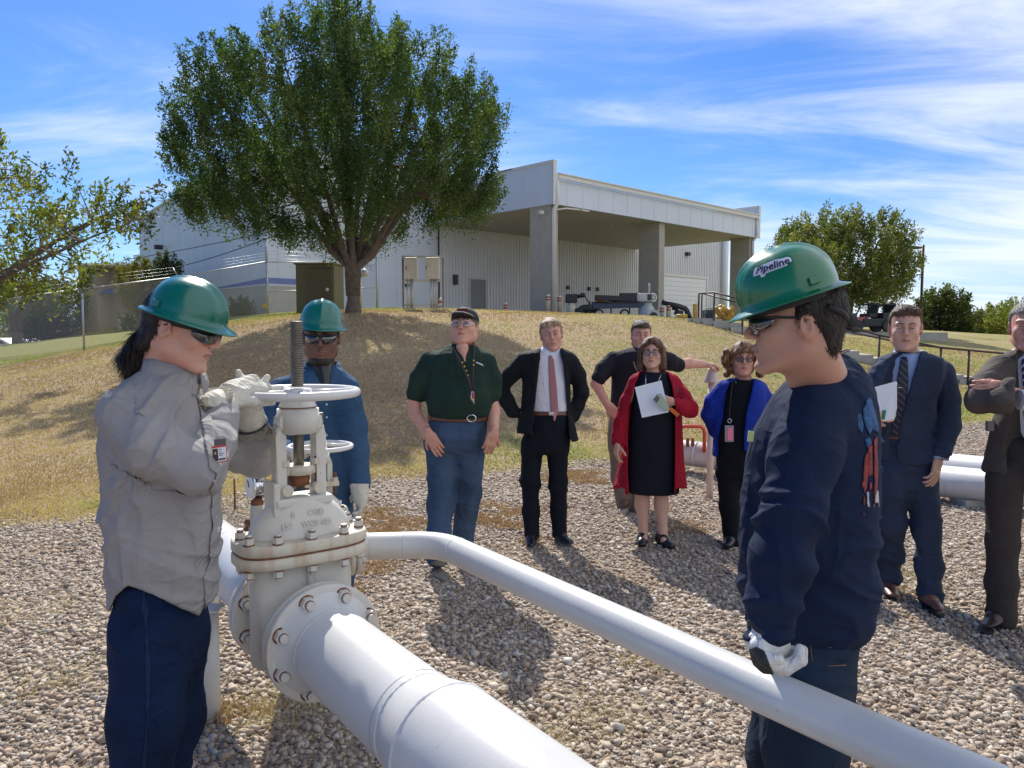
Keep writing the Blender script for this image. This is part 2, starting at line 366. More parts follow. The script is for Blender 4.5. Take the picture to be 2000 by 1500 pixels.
# ---------------------------------------------------------------- loose stones
def hull_rock(seed, flat):
    bm = bmesh.new(); r = random.Random(seed)
    ka = r.uniform(.55, .95); m_ = r.choice((4, 5, 5, 6)); a0 = r.random()*6
    for i in range(m_):
        a = a0+6.283*(i+r.uniform(-.3, .3))/m_; q_ = r.uniform(.75, 1.05)
        for z_ in (-1, 1): bm.verts.new((math.cos(a)*q_*r.uniform(.72, 1), math.sin(a)*q_*ka*r.uniform(.72, 1), z_*flat*r.uniform(.5, 1.1)))
    bmesh.ops.convex_hull(bm, input=bm.verts[:]); bmesh.ops.triangulate(bm, faces=bm.faces[:])
    bm.verts.ensure_lookup_table(); used = [v for v in bm.verts if v.link_faces]; mp_ = {v: i for i, v in enumerate(used)}
    V = np.array([v.co[:] for v in used]); Fc = np.array([[mp_[v] for v in f.verts] for f in bm.faces]); bm.free(); return V, Fc
ROCKS = [hull_rock(i, random.Random(i).uniform(0.16, 0.40)) for i in range(18)]
def rotmats(n, tilt):
    a = RNG.random(n)*2*np.pi; b_ = RNG.normal(0, tilt, n); c = RNG.normal(0, tilt, n)
    ca, sa, cb, sb, cc, sc = np.cos(a), np.sin(a), np.cos(b_), np.sin(b_), np.cos(c), np.sin(c); z = 0*a; o_ = z+1
    Rz = np.array([[ca, -sa, z], [sa, ca, z], [z, z, o_]]).transpose(2, 0, 1)
    Rx = np.array([[o_, z, z], [z, cb, -sb], [z, sb, cb]]).transpose(2, 0, 1); Ry = np.array([[cc, z, sc], [z, o_, z], [-sc, z, cc]]).transpose(2, 0, 1)
    return Rx @ Ry @ Rz
def scatter(name, pos, size, mat, tilt=0.35, var=ROCKS):
    Vs, Fs, A_, off = [], [], [], 0; n = len(pos); Rm = rotmats(n, tilt); kind = RNG.integers(0, len(var), n); rn = RNG.random(n)
    for k, (V, Fc) in enumerate(var):
        s_ = np.where(kind == k)[0]
        if not len(s_): continue
        vv = np.einsum('nij,vj->nvi', Rm[s_], V)*size[s_][:, None, None]+pos[s_][:, None, :]
        ff = Fc[None]+(np.arange(len(s_))*len(V))[:, None, None]+off
        Vs.append(vv.reshape(-1, 3)); Fs.append(ff.reshape(-1, 3)); A_.append(np.repeat(rn[s_], len(V))); off += len(s_)*len(V)
    me = mesh_np(name, np.concatenate(Vs), np.concatenate(Fs)); set_attr(me, 'rnd', np.concatenate(A_)); return link(name, me, mat)
m, t, b, o = nodes('stone_material')
at = t.nodes.new('ShaderNodeAttribute'); at.attribute_name = 'rnd'
c = ramp(t, at.outputs['Fac'], [(0.0, (0.13, 0.095, 0.075)), (0.14, (0.38, 0.285, 0.20)), (0.35, (0.55, 0.45, 0.34)), (0.6, (0.61, 0.53, 0.42)), (0.75, (0.42, 0.37, 0.31)), (0.86, (0.52, 0.36, 0.23)), (0.93, (0.68, 0.62, 0.52)), (1.0, (0.78, 0.73, 0.64))])
nz = tex(t, 'Noise', 45, 4); c = mixrgb(t, 1.0, c, (0.84, 0.83, 0.84), 'MULTIPLY'); c = mixrgb(t, 0.25, c, ramp(t, nz.outputs[0], [(0.3, (0.28, 0.22, 0.165)), (0.7, (0.54, 0.46, 0.37))]))
pn = tex(t, 'Noise', 1.1, 5); c = mixrgb(t, ramp(t, pn.outputs[0], [(0.55, (0, 0, 0)), (0.72, (0.45, 0.45, 0.45))]), c, (0.36, 0.24, 0.15))
t.links.new(c, b.inputs['Base Color']); b.inputs['Roughness'].default_value = 0.9; b.inputs['Specular IOR Level'].default_value = 0.25
bump(t, b, tex(t, 'Noise', 120, 4).outputs[0], 0.003, 0.8)
pp, ss = [], []
for (y0, y1, dens, s0, s1) in ((1.5, 3.2, 5600, 0.0045, 0.026), (3.2, 5.0, 3900, 0.006, 0.027), (5.0, 7.5, 2000, 0.009, 0.027), (7.5, 16.0, 700, 0.013, 0.030)):
    wmax = y1*0.72+0.6; n = int((y1-y0)*2*wmax*dens); x = RNG.uniform(-wmax, wmax, n); y = RNG.uniform(y0, y1, n)
    k = (np.abs(x) < y*0.72+0.5) & (y < edge_y(x)-0.05+0.5*(RNG.random(n)-0.6)); x, y = x[k], y[k]
    s_ = s0+(s1-s0)*RNG.random(len(x))**2.4; s_ = np.where(RNG.random(len(x)) < .022, s_*.4+RNG.uniform(.020, .036, len(x)), s_); pp.append(np.stack([x, y, TZ(x, y)+s_*0.20], 1)); ss.append(s_)
pos = np.concatenate(pp); sz = np.concatenate(ss)
gr = scatter('gravel', pos, sz, m, 0.42); tag(gr, 'loose crushed brown and grey stone covering the flat pipe yard', 'gravel', kind='stuff')
# ---------------------------------------------------------------- grass blades, dead rust-coloured mats
def blades(name, x, y, h, wd, mat, lean=0.5, rnd=None, z=None):
    n = len(x); a = RNG.random(n)*2*np.pi; z = TZ(x, y)-0.004 if z is None else z
    dx, dy = np.cos(a)*wd, np.sin(a)*wd; la = RNG.random(n)*2*np.pi; ll = h*RNG.random(n)*lean
    V = np.stack([np.stack([x-dx, y-dy, z], 1), np.stack([x+dx, y+dy, z], 1), np.stack([x+np.cos(la)*ll, y+np.sin(la)*ll, z+h], 1)], 1).reshape(-1, 3)
    me = mesh_np(name, V, np.arange(3*n).reshape(n, 3)); set_attr(me, 'rnd', np.repeat(RNG.random(n) if rnd is None else rnd, 3)); return link(name, me, mat)
n = 260000; y = 6.2+(30-6.2)*RNG.random(n)**1.7; x = RNG.uniform(-1, 1, n)*(y*0.72+0.5)
k = (y > edge_y(x)-0.15+0.5*(RNG.random(n)-0.5)); x, y = x[k], y[k]
lush = np.clip(lushness(x, y)*.9+1.7*(vnoise(np.stack([x*0.55, y*0.55, 0*x+2], 1))-0.5)+0.5*(vnoise(np.stack([x*2.3, y*2.3, 0*x+9], 1))-0.5)+0.15*RNG.normal(size=len(x)), 0, 1)
gm = leafmat('grass_material', [(0.38, 0.27, 0.165), (0.52, 0.39, 0.25), (0.54, 0.43, 0.27), (0.40, 0.36, 0.17), (0.25, 0.27, 0.10)], 0.2)
tag(blades('grass', x, y, 0.022+0.03*RNG.random(len(x)), 0.004+0.0006*y, gm, 1.3, lush), 'short mown half dried grass on the slope', 'grass', kind='stuff')
rx, ry, rr = [], [], []
for (px, py, ax, ay, dn) in ((765, 1030, .28, .42, 1), (740, 1005, .2, .3, .7), (945, 1015, .26, .22, 1), (990, 1028, .2, .18, .8), (1120, 927, .36, .35, .8), (1150, 940, .3, .2, .7), (1080, 935, .2, .25, .6), (735, 1110, .16, .22, .8), (420, 1400, .20, .10, .6), (480, 1385, .16, .09, .5), (1010, 1000, .22, .2, .6), (1330, 1030, .3, .3, .4), (1300, 1290, .16, .1, .35), (700, 1150, .1, .2, .5), (1760, 1160, .2, .2, .3), (950, 990, .2, .2, .5), (1040, 1060, .16, .14, .4)):
    g = G(px, py); n = int(5500*dn*ax*ay*3.5); a = RNG.random(n)*2*np.pi; r_ = RNG.random(n)**0.6
    rx.append(g.x+np.cos(a)*r_*ax*(1+.3*np.sin(3*a))); ry.append(g.y+np.sin(a)*r_*ay*(1+.3*np.cos(2*a)))
rx = np.concatenate(rx); ry = np.concatenate(ry)
rm = leafmat('rust_plant', [(0.30, 0.165, 0.115), (0.40, 0.235, 0.165), (0.48, 0.31, 0.22), (0.46, 0.36, 0.25)], 0.15)
tag(blades('dead_weeds', rx, ry, 0.018+0.03*RNG.random(len(rx)), 0.006+0*rx, rm, 1.2), 'rust brown mats of dead weeds in the gravel', 'weeds', kind='stuff')
sx, sy = [], []
for (px, py, a_) in ((560, 1385, .25), (505, 1390, .2), (1280, 1290, .2), (1050, 1450, .15), (300, 1180, .3), (60, 1200, .4), (120, 1330, .3), (1180, 1400, .3), (500, 1000, .25), (440, 985, .3), (1750, 1130, .3), (1600, 1000, .5)):
    g = G(px, py); n = 220; sx.append(g.x+RNG.normal(0, a_*.5, n)); sy.append(g.y+RNG.normal(0, a_*.5, n))
sx = np.concatenate(sx); sy = np.concatenate(sy)
sm = leafmat('straw', [(0.45, 0.36, 0.19), (0.55, 0.45, 0.26), (0.40, 0.30, 0.15)], 0.2)
tag(blades('dry_straw', sx, sy, 0.03+0.05*RNG.random(len(sx)), 0.0022+0*sx, sm, 2.2), 'thin dry straw blades lying on the stones', 'straw', kind='stuff')
# ================================================================ TREES
def in_poly(x, z, poly):
    ins = np.zeros(len(x), bool); n = len(poly)
    for i in range(n):
        x1, z1 = poly[i]; x2, z2 = poly[(i+1) % n]
        if z1 == z2: continue
        c_ = ((z1 > z) != (z2 > z)) & (x < (x2-x1)*(z-z1)/(z2-z1)+x1); ins ^= c_
    return ins
bark = simple('bark', (0.13, 0.10, 0.08), 0.9, var=0.35, vscale=9, bmp=0.02, bscale=25)
def leaves(cent, dirs, per, spread, lsize, hole=0.0, asp=0.42):
    n = len(cent)*per; ci = np.repeat(np.arange(len(cent)), per); L = spread*(0.75+0.5*RNG.random(len(cent)))
    t_ = RNG.random(n); base = cent[ci]+dirs[ci]*(t_-0.45)[:, None]*L[ci][:, None]*2.0
    w = (0.16+0.52*(1-t_))*L[ci]; base = base+RNG.normal(0, 1, (n, 3))*w[:, None]*0.6
    ax = RNG.normal(0, 1, (n, 3))+dirs[ci]*0.8+np.array([0, 0, -0.25]); ax /= np.linalg.norm(ax, axis=1)[:, None]
    sd_ = np.cross(ax, RNG.normal(0, 1, (n, 3))); sd_ /= np.linalg.norm(sd_, axis=1)[:, None]+1e-6; nm = np.cross(ax, sd_)
    l = lsize*(0.6+0.8*RNG.random(n))[:, None]; V = np.stack([base, base+ax*l*0.5+sd_*l*asp*0.5+nm*l*0.08, base+ax*l, base+ax*l*0.5-sd_*l*asp*0.5+nm*l*0.08], 1)
    cr_ = RNG.random(len(cent)); r_ = np.clip(cr_[ci]*0.7+0.3*RNG.random(n)-0.08*(base[:, 2]-cent[ci][:, 2]), 0, 1)
    return V.reshape(-1, 3), np.arange(4*n).reshape(n, 4), np.repeat(r_, 4)
def make_tree(name, label, base, poly_px, Y, ncl, per, spread, lsize, cols, trunk_r, fork_h, nlimb, group=None, depth=0.9, limb_spread=1.0, shell=0.5, seed=1, thin=1.0, cat='tree', trans=0.35, up=0.7):
    rs = np.random.default_rng(seed); base = Vector(base)
    poly = [(P(a, b_, Y).x, P(a, b_, Y).z) for a, b_ in poly_px]
    xs = np.array([p[0] for p in poly]); zs = np.array([p[1] for p in poly]); cx, cz = (xs.min()+xs.max())/2, (zs.min()+zs.max())/2
    pts = []
    while len(pts) < ncl:
        n = 4000; x = rs.uniform(xs.min(), xs.max(), n); z = rs.uniform(zs.min(), zs.max(), n); k = in_poly(x, z, poly); x, z = x[k], z[k]
        hw = (xs.max()-xs.min())/2; hh = (zs.max()-zs.min())/2
        rr_ = np.sqrt(np.clip(1-((x-cx)/hw)**2*0.9-((z-cz)/hh)**2*0.8, 0.06, 1)); q_ = rs.uniform(-1, 1, len(x)); q_ = np.sign(q_)*np.abs(q_)**shell
        y = base.y+q_*rr_*hw*depth
        hol = vnoise(np.stack([x*.8+seed, y*.8, z*.8], 1)) > .30; x, y, z = x[hol], y[hol], z[hol]
        for a in zip(x, y, z):
            if len(pts) >= ncl: break
            if len(pts) > 4:
                d = np.array(pts[-400:])-np.array(a)
                if (np.sum(d*d, 1) < (spread*0.55)**2).any() and rs.random() < 0.8: continue
            pts.append(a)
    C_ = np.array(pts); o0 = np.array([base.x, base.y, base.z+fork_h]); dr = C_-o0; dr /= np.linalg.norm(dr, axis=1)[:, None]
    dr = dr*(1-up*0.4)+np.array([0, 0, up])*1.0; dr += rs.normal(0, 0.22, dr.shape); dr /= np.linalg.norm(dr, axis=1)[:, None]
    V, Fq, rn = leaves(C_, dr, per, spread, lsize)
    th = empty(name, base); tag(th, label, cat, group)
    me = mesh_np('crown', V, Fq); set_attr(me, 'rnd', rn); link('crown', me, leafmat(name+'_leaf', cols, trans), th)
    # limbs
    mb = MB(); f0 = base+Vector((0, 0, fork_h))
    mb.tube([base-Vector((0, 0, .3)), base+Vector((0, 0, .08)), base+Vector((trunk_r*.1, 0, fork_h*.5)), f0+Vector((0, 0, .1))], [trunk_r*1.7, trunk_r*1.25, trunk_r, trunk_r*.9], 14)
    hull = C_; samples = []
    for i in range(nlimb):
        a = 2*math.pi*(i+0.5*rs.random())/nlimb; e = C_[np.argmax((C_-o0) @ np.array([math.cos(a)*limb_spread, math.sin(a)*limb_spread, 0.55+0.5*(i % 3)]))]
        e = Vector(e); mid = f0.lerp(e, 0.45)+Vector((0, 0, 0.12*(e-f0).length)); off = Vector((math.cos(a), math.sin(a), 0))*trunk_r*0.5
        cur = [f0+off-Vector((0, 0, fork_h*.35)), f0+off*1.5+Vector((0, 0, .15*(mid-f0).length))]
        for s_ in np.linspace(0.15, 1, 9):
            p_ = f0*(1-s_)**2+mid*2*s_*(1-s_)+e*s_*s_; cur.append(p_+Vector(rs.normal(0, 0.03, 3))*s_*(e-f0).length*0.25)
        rad = [max(0.012, trunk_r*0.62*(1-j/(len(cur)))**1.1) for j in range(len(cur))]
        mb.tube(cur, rad, 8); samples += [(p_, rad[j]) for j, p_ in enumerate(cur[2:])]
    SP_ = np.array([p_[0][:] for p_ in samples])
    for c_ in C_[::max(1, int(len(C_)/(260*thin)))]:
        d = np.linalg.norm(SP_-c_, axis=1)+0.35*np.maximum(0, SP_[:, 2]-c_[2]+0.4); j = int(np.argmin(d)); a = Vector(SP_[j]); c2 = Vector(c_)
        if (a-c2).length < 0.15: continue
        mid = a.lerp(c2, .5)+Vector((0, 0, .06*(c2-a).length)); mb.tube([a, mid, c2+Vector((0, 0, .1))], [min(samples[j][1], 0.02*trunk_r/0.2+0.01), 0.013, 0.005], 4, caps=False)
    mb.build('trunk', bark, th); return th
GREEN = [(0.032, 0.062, 0.022), (0.055, 0.095, 0.032), (0.075, 0.125, 0.042), (0.11, 0.155, 0.055), (0.16, 0.165, 0.06)]
big = [(345, 395), (338, 425), (362, 455), (440, 466), (520, 474), (585, 492), (650, 502), (700, 496), (740, 486), (790, 466), (850, 436), (905, 436), (935, 466), (945, 425), (972, 400), (978, 345), (930, 322), (985, 245), (975, 190), (940, 150), (905, 125), (860, 100), (830, 85), (800, 100), (780, 45), (745, 40), (705, 5), (640, 15), (592, 30), (605, 90), (560, 105), (520, 118), (470, 90), (438, 88), (410, 112), (405, 160), (380, 190), (378, 235), (380, 290), (352, 330)]
big = [(690+(a-690)*(.99 if a > 690 else .965), 32+b*.915-(10 if b > 430 else 0)) for a, b in big]
make_tree('shade_tree', 'large full crowned shade tree with many rising limbs on top of the slope', (P(690, 609, 22.8).x, 22.8, tz(P(690, 609, 22.8).x, 22.8)), big, 22.8, 1150, 200, 0.38, 0.088, GREEN, 0.19, 0.75, 17, seed=3, depth=0.8, shell=0.6, thin=1.2)
lt = [(-330, 330), (-200, 250), (-60, 285), (0, 300), (60, 275), (105, 290), (135, 335), (150, 345), (170, 385), (200, 400), (250, 362), (275, 395), (290, 425), (285, 445), (235, 455), (190, 468), (150, 478), (120, 490), (140, 530), (146, 555), (110, 575), (70, 570), (0, 585), (-100, 600), (-330, 590)]
lt = [(a-5, b+14) for a, b in lt]
make_tree('leaning_tree', 'open branched young tree entering from the left side of the photo by the fence', (-13.6, 17.5, tz(-13.6, 17.5)), lt, 17.5, 210, 100, 0.40, 0.12, [(0.05, 0.075, 0.02), (0.09, 0.12, 0.03), (0.15, 0.17, 0.045), (0.24, 0.24, 0.07), (0.20, 0.15, 0.06)], 0.17, 1.3, 10, seed=5, depth=0.55, trans=0.35)
rt = [(1530, 470), (1560, 440), (1600, 425), (1612, 418), (1640, 430), (1690, 435), (1730, 445), (1745, 470), (1770, 482), (1760, 505), (1768, 530), (1790, 540), (1760, 560), (1755, 580), (1720, 590), (1660, 598), (1600, 600), (1540, 590), (1510, 540)]
make_tree('yard_tree', 'medium round tree standing behind the green hard hat of the worker on the right', (P(1655, 640, 40).x, 40, tz(P(1655, 640, 40).x, 40)), rt, 40, 460, 110, 0.5, 0.15, [(0.06, 0.085, 0.025), (0.10, 0.13, 0.035), (0.15, 0.17, 0.05), (0.21, 0.21, 0.07), (0.24, 0.20, 0.08)], 0.22, 1.2, 10, seed=8, thin=.5)
def bush(name, label, poly, Y, ncl, per, spread, ls, cols, seed, group=None, gz=None, trunk=.12, cat='tree'):
    xs = [p[0] for p in poly]; c = P((min(xs)+max(xs))/2, max(p[1] for p in poly), Y); z0 = tz(c.x, Y) if gz is None else gz
    return make_tree(name, label, (c.x, Y, min(z0, c.z)), poly, Y, ncl, per, spread, ls, cols, trunk, max(0.3, (c.z-z0)*.8), 6, group, seed=seed, thin=.25, cat=cat)
DK = [(0.03, 0.045, 0.018), (0.05, 0.07, 0.025), (0.08, 0.10, 0.035), (0.11, 0.12, 0.04)]
YL = [(0.10, 0.13, 0.03), (0.17, 0.19, 0.045), (0.25, 0.26, 0.07), (0.30, 0.28, 0.09)]
GT = 'trees far behind the hill on the right'
bush('round_tree', 'dark rounded tree beyond the hill just right of the lamp post', [(1800, 600), (1820, 585), (1850, 580), (1878, 590), (1892, 625), (1890, 655), (1800, 652)], 70, 90, 110, .9, .3, DK+[(0.14, 0.13, 0.05)], 11, GT)
bush('scrub_tree', 'low grey green scrubby tree between the dark rounded tree and the yellowish one', [(1888, 625), (1905, 615), (1925, 628), (1940, 640), (1945, 662), (1885, 655)], 75, 45, 110, .9, .3, [(0.07, 0.085, 0.035), (0.11, 0.12, 0.05), (0.15, 0.14, 0.07)], 12, GT)
bush('dull_tree', 'brownish green tree behind the yellowish one near the right edge', [(1925, 640), (1935, 612), (1960, 602), (1985, 605), (2010, 610), (2040, 650), (1930, 662)], 82, 60, 110, 1.0, .32, DK, 13, GT)
bush('yellowing_tree', 'bright yellow green tree at the right edge behind the man in the brown suit', [(1940, 650), (1945, 622), (1965, 606), (2000, 600), (2040, 606), (2080, 640), (2060, 680), (1950, 672)], 64, 70, 120, .8, .27, YL, 14, GT)
GL = 'trees behind the chain link fence'
bush('parking_tree', 'dark tree with a bare forked trunk beside the parked cars', [(-60, 560), (0, 545), (60, 560), (120, 575), (100, 600), (40, 590), (-60, 600)], 50, 70, 100, .7, .22, DK, 15, GL, gz=-0.2, trunk=.3)
bush('dense_tree', 'tall dense dark tree left of the tan building', [(75, 575), (110, 560), (145, 575), (155, 610), (148, 655), (60, 665), (40, 630), (55, 600)], 60, 110, 120, .8, .24, DK, 16, GL, gz=0.3)
bush('backlit_tree', 'light green tree far behind the parked cars', [(-100, 600), (-30, 585), (20, 598), (60, 600), (75, 640), (60, 668), (-100, 670)], 75, 90, 110, .9, .3, [(0.07, 0.10, 0.03), (0.14, 0.17, 0.05), (0.22, 0.22, 0.08)], 17, GL, gz=-0.4)
bush('yellow_leaved_tree', 'small yellow leaved tree in front of the tan building', [(235, 545), (245, 522), (270, 512), (298, 520), (305, 560), (300, 600), (250, 605), (232, 575)], 50, 70, 120, .5, .17, [(0.10, 0.10, 0.03), (0.18, 0.16, 0.045), (0.26, 0.21, 0.06)], 18, GL, gz=1.9)
bush('dark_pine', 'dark pine tree against the corner of the pale building', [(300, 530), (318, 505), (330, 498), (345, 515), (352, 535), (362, 560), (355, 600), (300, 602)], 48, 90, 130, .4, .14, DK, 19, GL, gz=2.0, cat='tree')
bush('foundation_shrub', 'dark spiky shrub at the foot of the pale building left of the fence corner', [(452, 612), (455, 592), (472, 582), (486, 592), (494, 612), (490, 622), (455, 622)], 44, 40, 110, .28, .12, DK, 20, 'shrubs along the building', gz=2.2, trunk=.03, cat='shrub')
bush('low_hedge', 'low clipped hedge beside the small cream wall', [(236, 640), (245, 622), (280, 615), (330, 618), (330, 645), (240, 650)], 56, 50, 110, .35, .14, DK, 21, 'shrubs along the building', gz=1.6, trunk=.03, cat='hedge')
# ================================================================ BUILDINGS
UV = Vector((0.72, 0.694, 0)).normalized(); VV = Vector((-UV.y, UV.x, 0)); BC = Vector((-14.2, 44.8, 0)); BR = Matrix((UV, VV, Vector((0, 0, 1)))).transposed()
def B(a, b_, z): return BC+UV*a+VV*b_+Vector((0, 0, z))
def bbox(mb, a0, a1, b0, b1, z0, z1, bev=0, mi=0): return mb.box(B((a0+a1)/2, (b0+b1)/2, (z0+z1)/2), ((a1-a0)/2, (b1-b0)/2, (z1-z0)/2), BR, bev, mi)
wall_m = simple('metal_panel', (0.56, 0.60, 0.66), 0.42, 0.0, 0.05, 0.4)
rib_m = simple('ribbed_metal', (0.64, 0.65, 0.65), 0.42, 0.0, 0.04, 0.5)
fas_m = simple('fascia_metal', (0.55, 0.60, 0.67), 0.42, 0.0, 0.04, 0.5)
trim_m = simple('trim_metal', (0.60, 0.59, 0.55), 0.5, 0.0, 0.05)
tan_m = simple('tan_block', (0.39, 0.36, 0.30), 0.9, 0.0, 0.08, 2, 0.004, 20)
blue_m = simple('blue_stripe', (0.03, 0.08, 0.36), 0.5, 0.0, 0.05)
conc_m = simple('concrete', (0.42, 0.39, 0.34), 0.9, 0.0, 0.12, 3, 0.004, 30)
dark_m = simple('dark_metal', (0.03, 0.03, 0.035), 0.5, 0.2, 0.1)
soff_m = simple('soffit', (0.47, 0.46, 0.43), 0.8, 0.0, 0.04)
door_m = simple('door_paint', (0.20, 0.21, 0.22), 0.5, 0.0, 0.05)
ZT = 12.4
bld = empty('metal_building', B(0, 0, 2.5)); tag(bld, 'large pale blue grey metal warehouse with a deep flat canopy on columns', 'building')
mb = MB(); bbox(mb, 0.0, 12.6, 0.0, 0.25, 1.5, ZT)
for i in range(9): bbox(mb, 1.4*i+.7, 1.4*i+.73, -.025, 0.0, 4.5 if i < 3 else 2, ZT-.3)
mb.build('front_wall', wall_m, bld)
mb = MB(); bbox(mb, 12.6, 50.8, 0.02, 0.25, 1.5, ZT-.05)
a = 12.7
while a < 50.6:
    bbox(mb, a, a+.055, -.045, 0.02, 2.2, ZT-.3); a += 0.30
mb.build('ribbed_wall', rib_m, bld)
mb = MB(); z_far = ZT-.108*21
pts = [B(.0, .25, 1.0), B(.0, 21, 1.0), B(.0, 21, z_far), B(.0, .25, ZT)]; mb.poly(pts, 0.25, UV)
for i in range(1, 15):
    s_ = 1.45*i; bbox(mb, -.02, 0, s_, s_+.03, 4.5, ZT-.108*s_-.3)
mb.build('side_wall', wall_m, bld)
mb = MB(); bbox(mb, -.12, 3.8, -.10, -.002, 1.5, 4.25); bbox(mb, -.12, -.002, 0, 20.9, 1.0, 4.25)
for i in range(7): bbox(mb, -.13, -.12, 3*i+1, 3*i+1.03, 1.0, 4.2)
mb.build('base_wall', tan_m, bld)
mb = MB(); bbox(mb, -.14, 3.82, -.12, -.002, 4.27, 4.32); bbox(mb, -.14, -.002, 0, 21, 4.27, 4.32); mb.build('ledge', trim_m, bld)
mb = MB(); bbox(mb, -.03, 3.8, -.035, -.004, 4.40, 4.74); mb.poly([B(-.03, 0, 4.40), B(-.03, 8.5, 4.36), B(-.03, 0, 4.74)], .025, UV); mb.build('blue_band', blue_m, bld)
mb = MB(); mb.poly([B(-.1, -.1, ZT+.02), B(50.9, -.1, ZT+.02), B(50.9, 21.1, z_far+.02), B(-.1, 21.1, z_far+.02)], .12, (0, 0, 1)); mb.build('roof', trim_m, bld)
mb = MB(); bbox(mb, 50.6, 50.8, .3, 21, 1.5, 9.8); bbox(mb, .3, 50.6, 20.7, 21, 1.0, 9.8); mb.build('rear_wall', wall_m, bld)
# canopy
ZS = P(1080, 402, 45).z; ZG = P(1083, 343, 45).z; ZP = P(1078, 320, 45).z; A0, A1, B0 = 11.45, 34.95, -11.9
mb = MB(); bbox(mb, A0+.02, A1-.02, B0, B0+.18, ZS, ZG-.32); a = A0+1.2
while a < A1-.5: bbox(mb, a, a+.025, B0-.012, B0, ZS+.05, ZG-.35); a += 1.42
mb.build('fascia', fas_m, bld)
for nm, aa in (('left', A0), ('right', A1-.2)):
    mb = MB(); bbox(mb, aa, aa+.2, B0-.05, -.03, ZS-.02, ZP-.1)
    for i in range(8): bbox(mb, aa-.012, aa, B0+1.3*i+1, B0+1.3*i+1.025, ZS+.05, ZP-.15)
    mb.build('end_fascia', fas_m, bld)
for a_ in (A0, A1-.2): mb = MB(); bbox(mb, a_-.05, a_+.25, B0-.1, -.03, ZP-.1, ZP+.06); bbox(mb, a_-.04, a_+.24, B0-.1, B0-.05, ZS-.05, ZP-.1); mb.build('coping', trim_m, bld)
mb = MB(); bbox(mb, A0+.3, A1-.3, B0-.22, B0-.004, ZG-.30, ZG-.06); bbox(mb, A0+.3, A1-.3, B0-.28, B0-.004, ZG-.055, ZG+.02); mb.build('gutter', trim_m, bld)
mb = MB(); bbox(mb, A0+.2, A1-.2, B0+.2, -.05, ZS+.02, ZS+.1); bbox(mb, A0+.2, A1-.2, B0+.2, -.05, ZG-.6, ZG-.5); mb.build('soffit', soff_m, bld)
for aa in (14, 17.5, 21, 25, 29, 32):
    for bb in (-8.5, -4): mb = MB(); mb.cyl(B(aa, bb, ZS-.02), B(aa, bb, ZS+.02), .16, n=16); mb.build('ceiling_light', trim_m, bld)
for aa in (11.6, 22.2, 34.1):
    mb = MB(); bbox(mb, aa, aa+.62, -11.6, -9.95, 2.0, ZS+.015); mb.build('column', tan_m, bld)
mb = MB(); mb.tube([B(11.75, B0-.05, ZG-.3), B(11.75, B0-.12, ZS+.1), B(11.75, -11.72, ZS-.3), B(11.75, -11.72, 2.6)], .13, 10); mb.build('downspout', rib_m, bld)
mb = MB(); mb.tube([B(34.5, B0-.05, ZG-.3), B(34.5, B0-.12, ZS+.1), B(34.4, -11.72, ZS-.3), B(34.4, -11.72, 2.4)], .11, 10); mb.build('downspout', rib_m, bld)
mb = MB(); mb.tube([B(12.62, -.1, ZT-.2), B(12.62, -.1, 2.6)], .05, 8); mb.build('downspout', dark_m, bld)
mb = MB(); mb.tube([B(49.6, -.25, ZT-.4), B(49.6, -.25, 2.2)], .35, 12); mb.build('downspout', rib_m, bld)
mb = MB(); bbox(mb, 15.5, 16.95, -.09, -.05, 2.55, 5.35); dr = mb.build('door', door_m, bld)
mb = MB(); bbox(mb, 15.42, 15.49, -.12, -.05, 2.5, 5.42); bbox(mb, 16.96, 17.03, -.12, -.05, 2.5, 5.42); bbox(mb, 15.49, 16.96, -.12, -.05, 5.36, 5.42); mb.build('door_frame', trim_m, dr)
mb = MB(); mb.sph(B(15.65, -.13, 3.6), .05, 8); mb.build('handle', trim_m, dr)
mb = MB(); bbox(mb, 13.9, 14.25, -.2, -.05, 4.9, 5.6); mb.build('wall_box', dark_m, bld)
for (aa, zz, w_, h_) in ((9.6, 4.6, .5, .18),): mb = MB(); bbox(mb, aa, aa+w_, -.12, -.0, zz, zz+h_); mb.build('wall_vent', dark_m, bld)
gm_ = simple('shutter_metal', (0.66, 0.67, 0.67), 0.45, 0, 0.03)
mb = MB()
for i in range(11): bbox(mb, 38.6, 46.5, -.11, -.06, 2.0+.43*i, 2.0+.43*i+.415)
g_ = mb.build('garage_door', gm_, bld)
mb = MB(); bbox(mb, 46.52, 46.8, -.16, -.05, 2.0, 7.0); bbox(mb, 38.4, 46.52, -.16, -.05, 6.75, 7.0); mb.build('door_frame', trim_m, g_)
def lampbox(p): mb = MB(); mb.box(p, (.26, .18, .16), BR, .04); mb.build('wall_lamp', dark_m, bld)
lampbox(B(43, -.2, P(1345, 497, 75).z)); lampbox(B(-.3, 16.2, P(331, 482, 56).z))
mb = MB(); bbox(mb, 13.0, 13.4, -.0, 0.0, 0, 0) if False else None
mb.box(P(1052, 352, 47.6)-UV*.3, (.02, .45, .38), BR); mb.build('vent', simple('vent_blue', (0.16, 0.25, 0.42), .5), bld)
for px, py in ((1105, 545), (1146, 547), (1162, 546)):
    aa = ((px-1000)/1500*44.8+14.2)/(.72-(px-1000)/1500*.694); mb = MB(); bbox(mb, aa, aa+.25, -.2, -.05, 5.0, 5.3); mb.build('junction_box', dark_m, bld)
mb = MB(); mb.box(B(11.25, -11.2, ZS-.45), (.15, .12, .1), BR, .03); mb.tube([B(11.6, -11.75, ZS-.35), B(12.6, -11.9, ZS-.15), B(13.8, -11.9, ZS-.1)], .05, 8); mb.box(B(14.2, -11.9, ZS-.12), (.35, .12, .04), BR, .02); mb.build('security_camera', trim_m, bld)
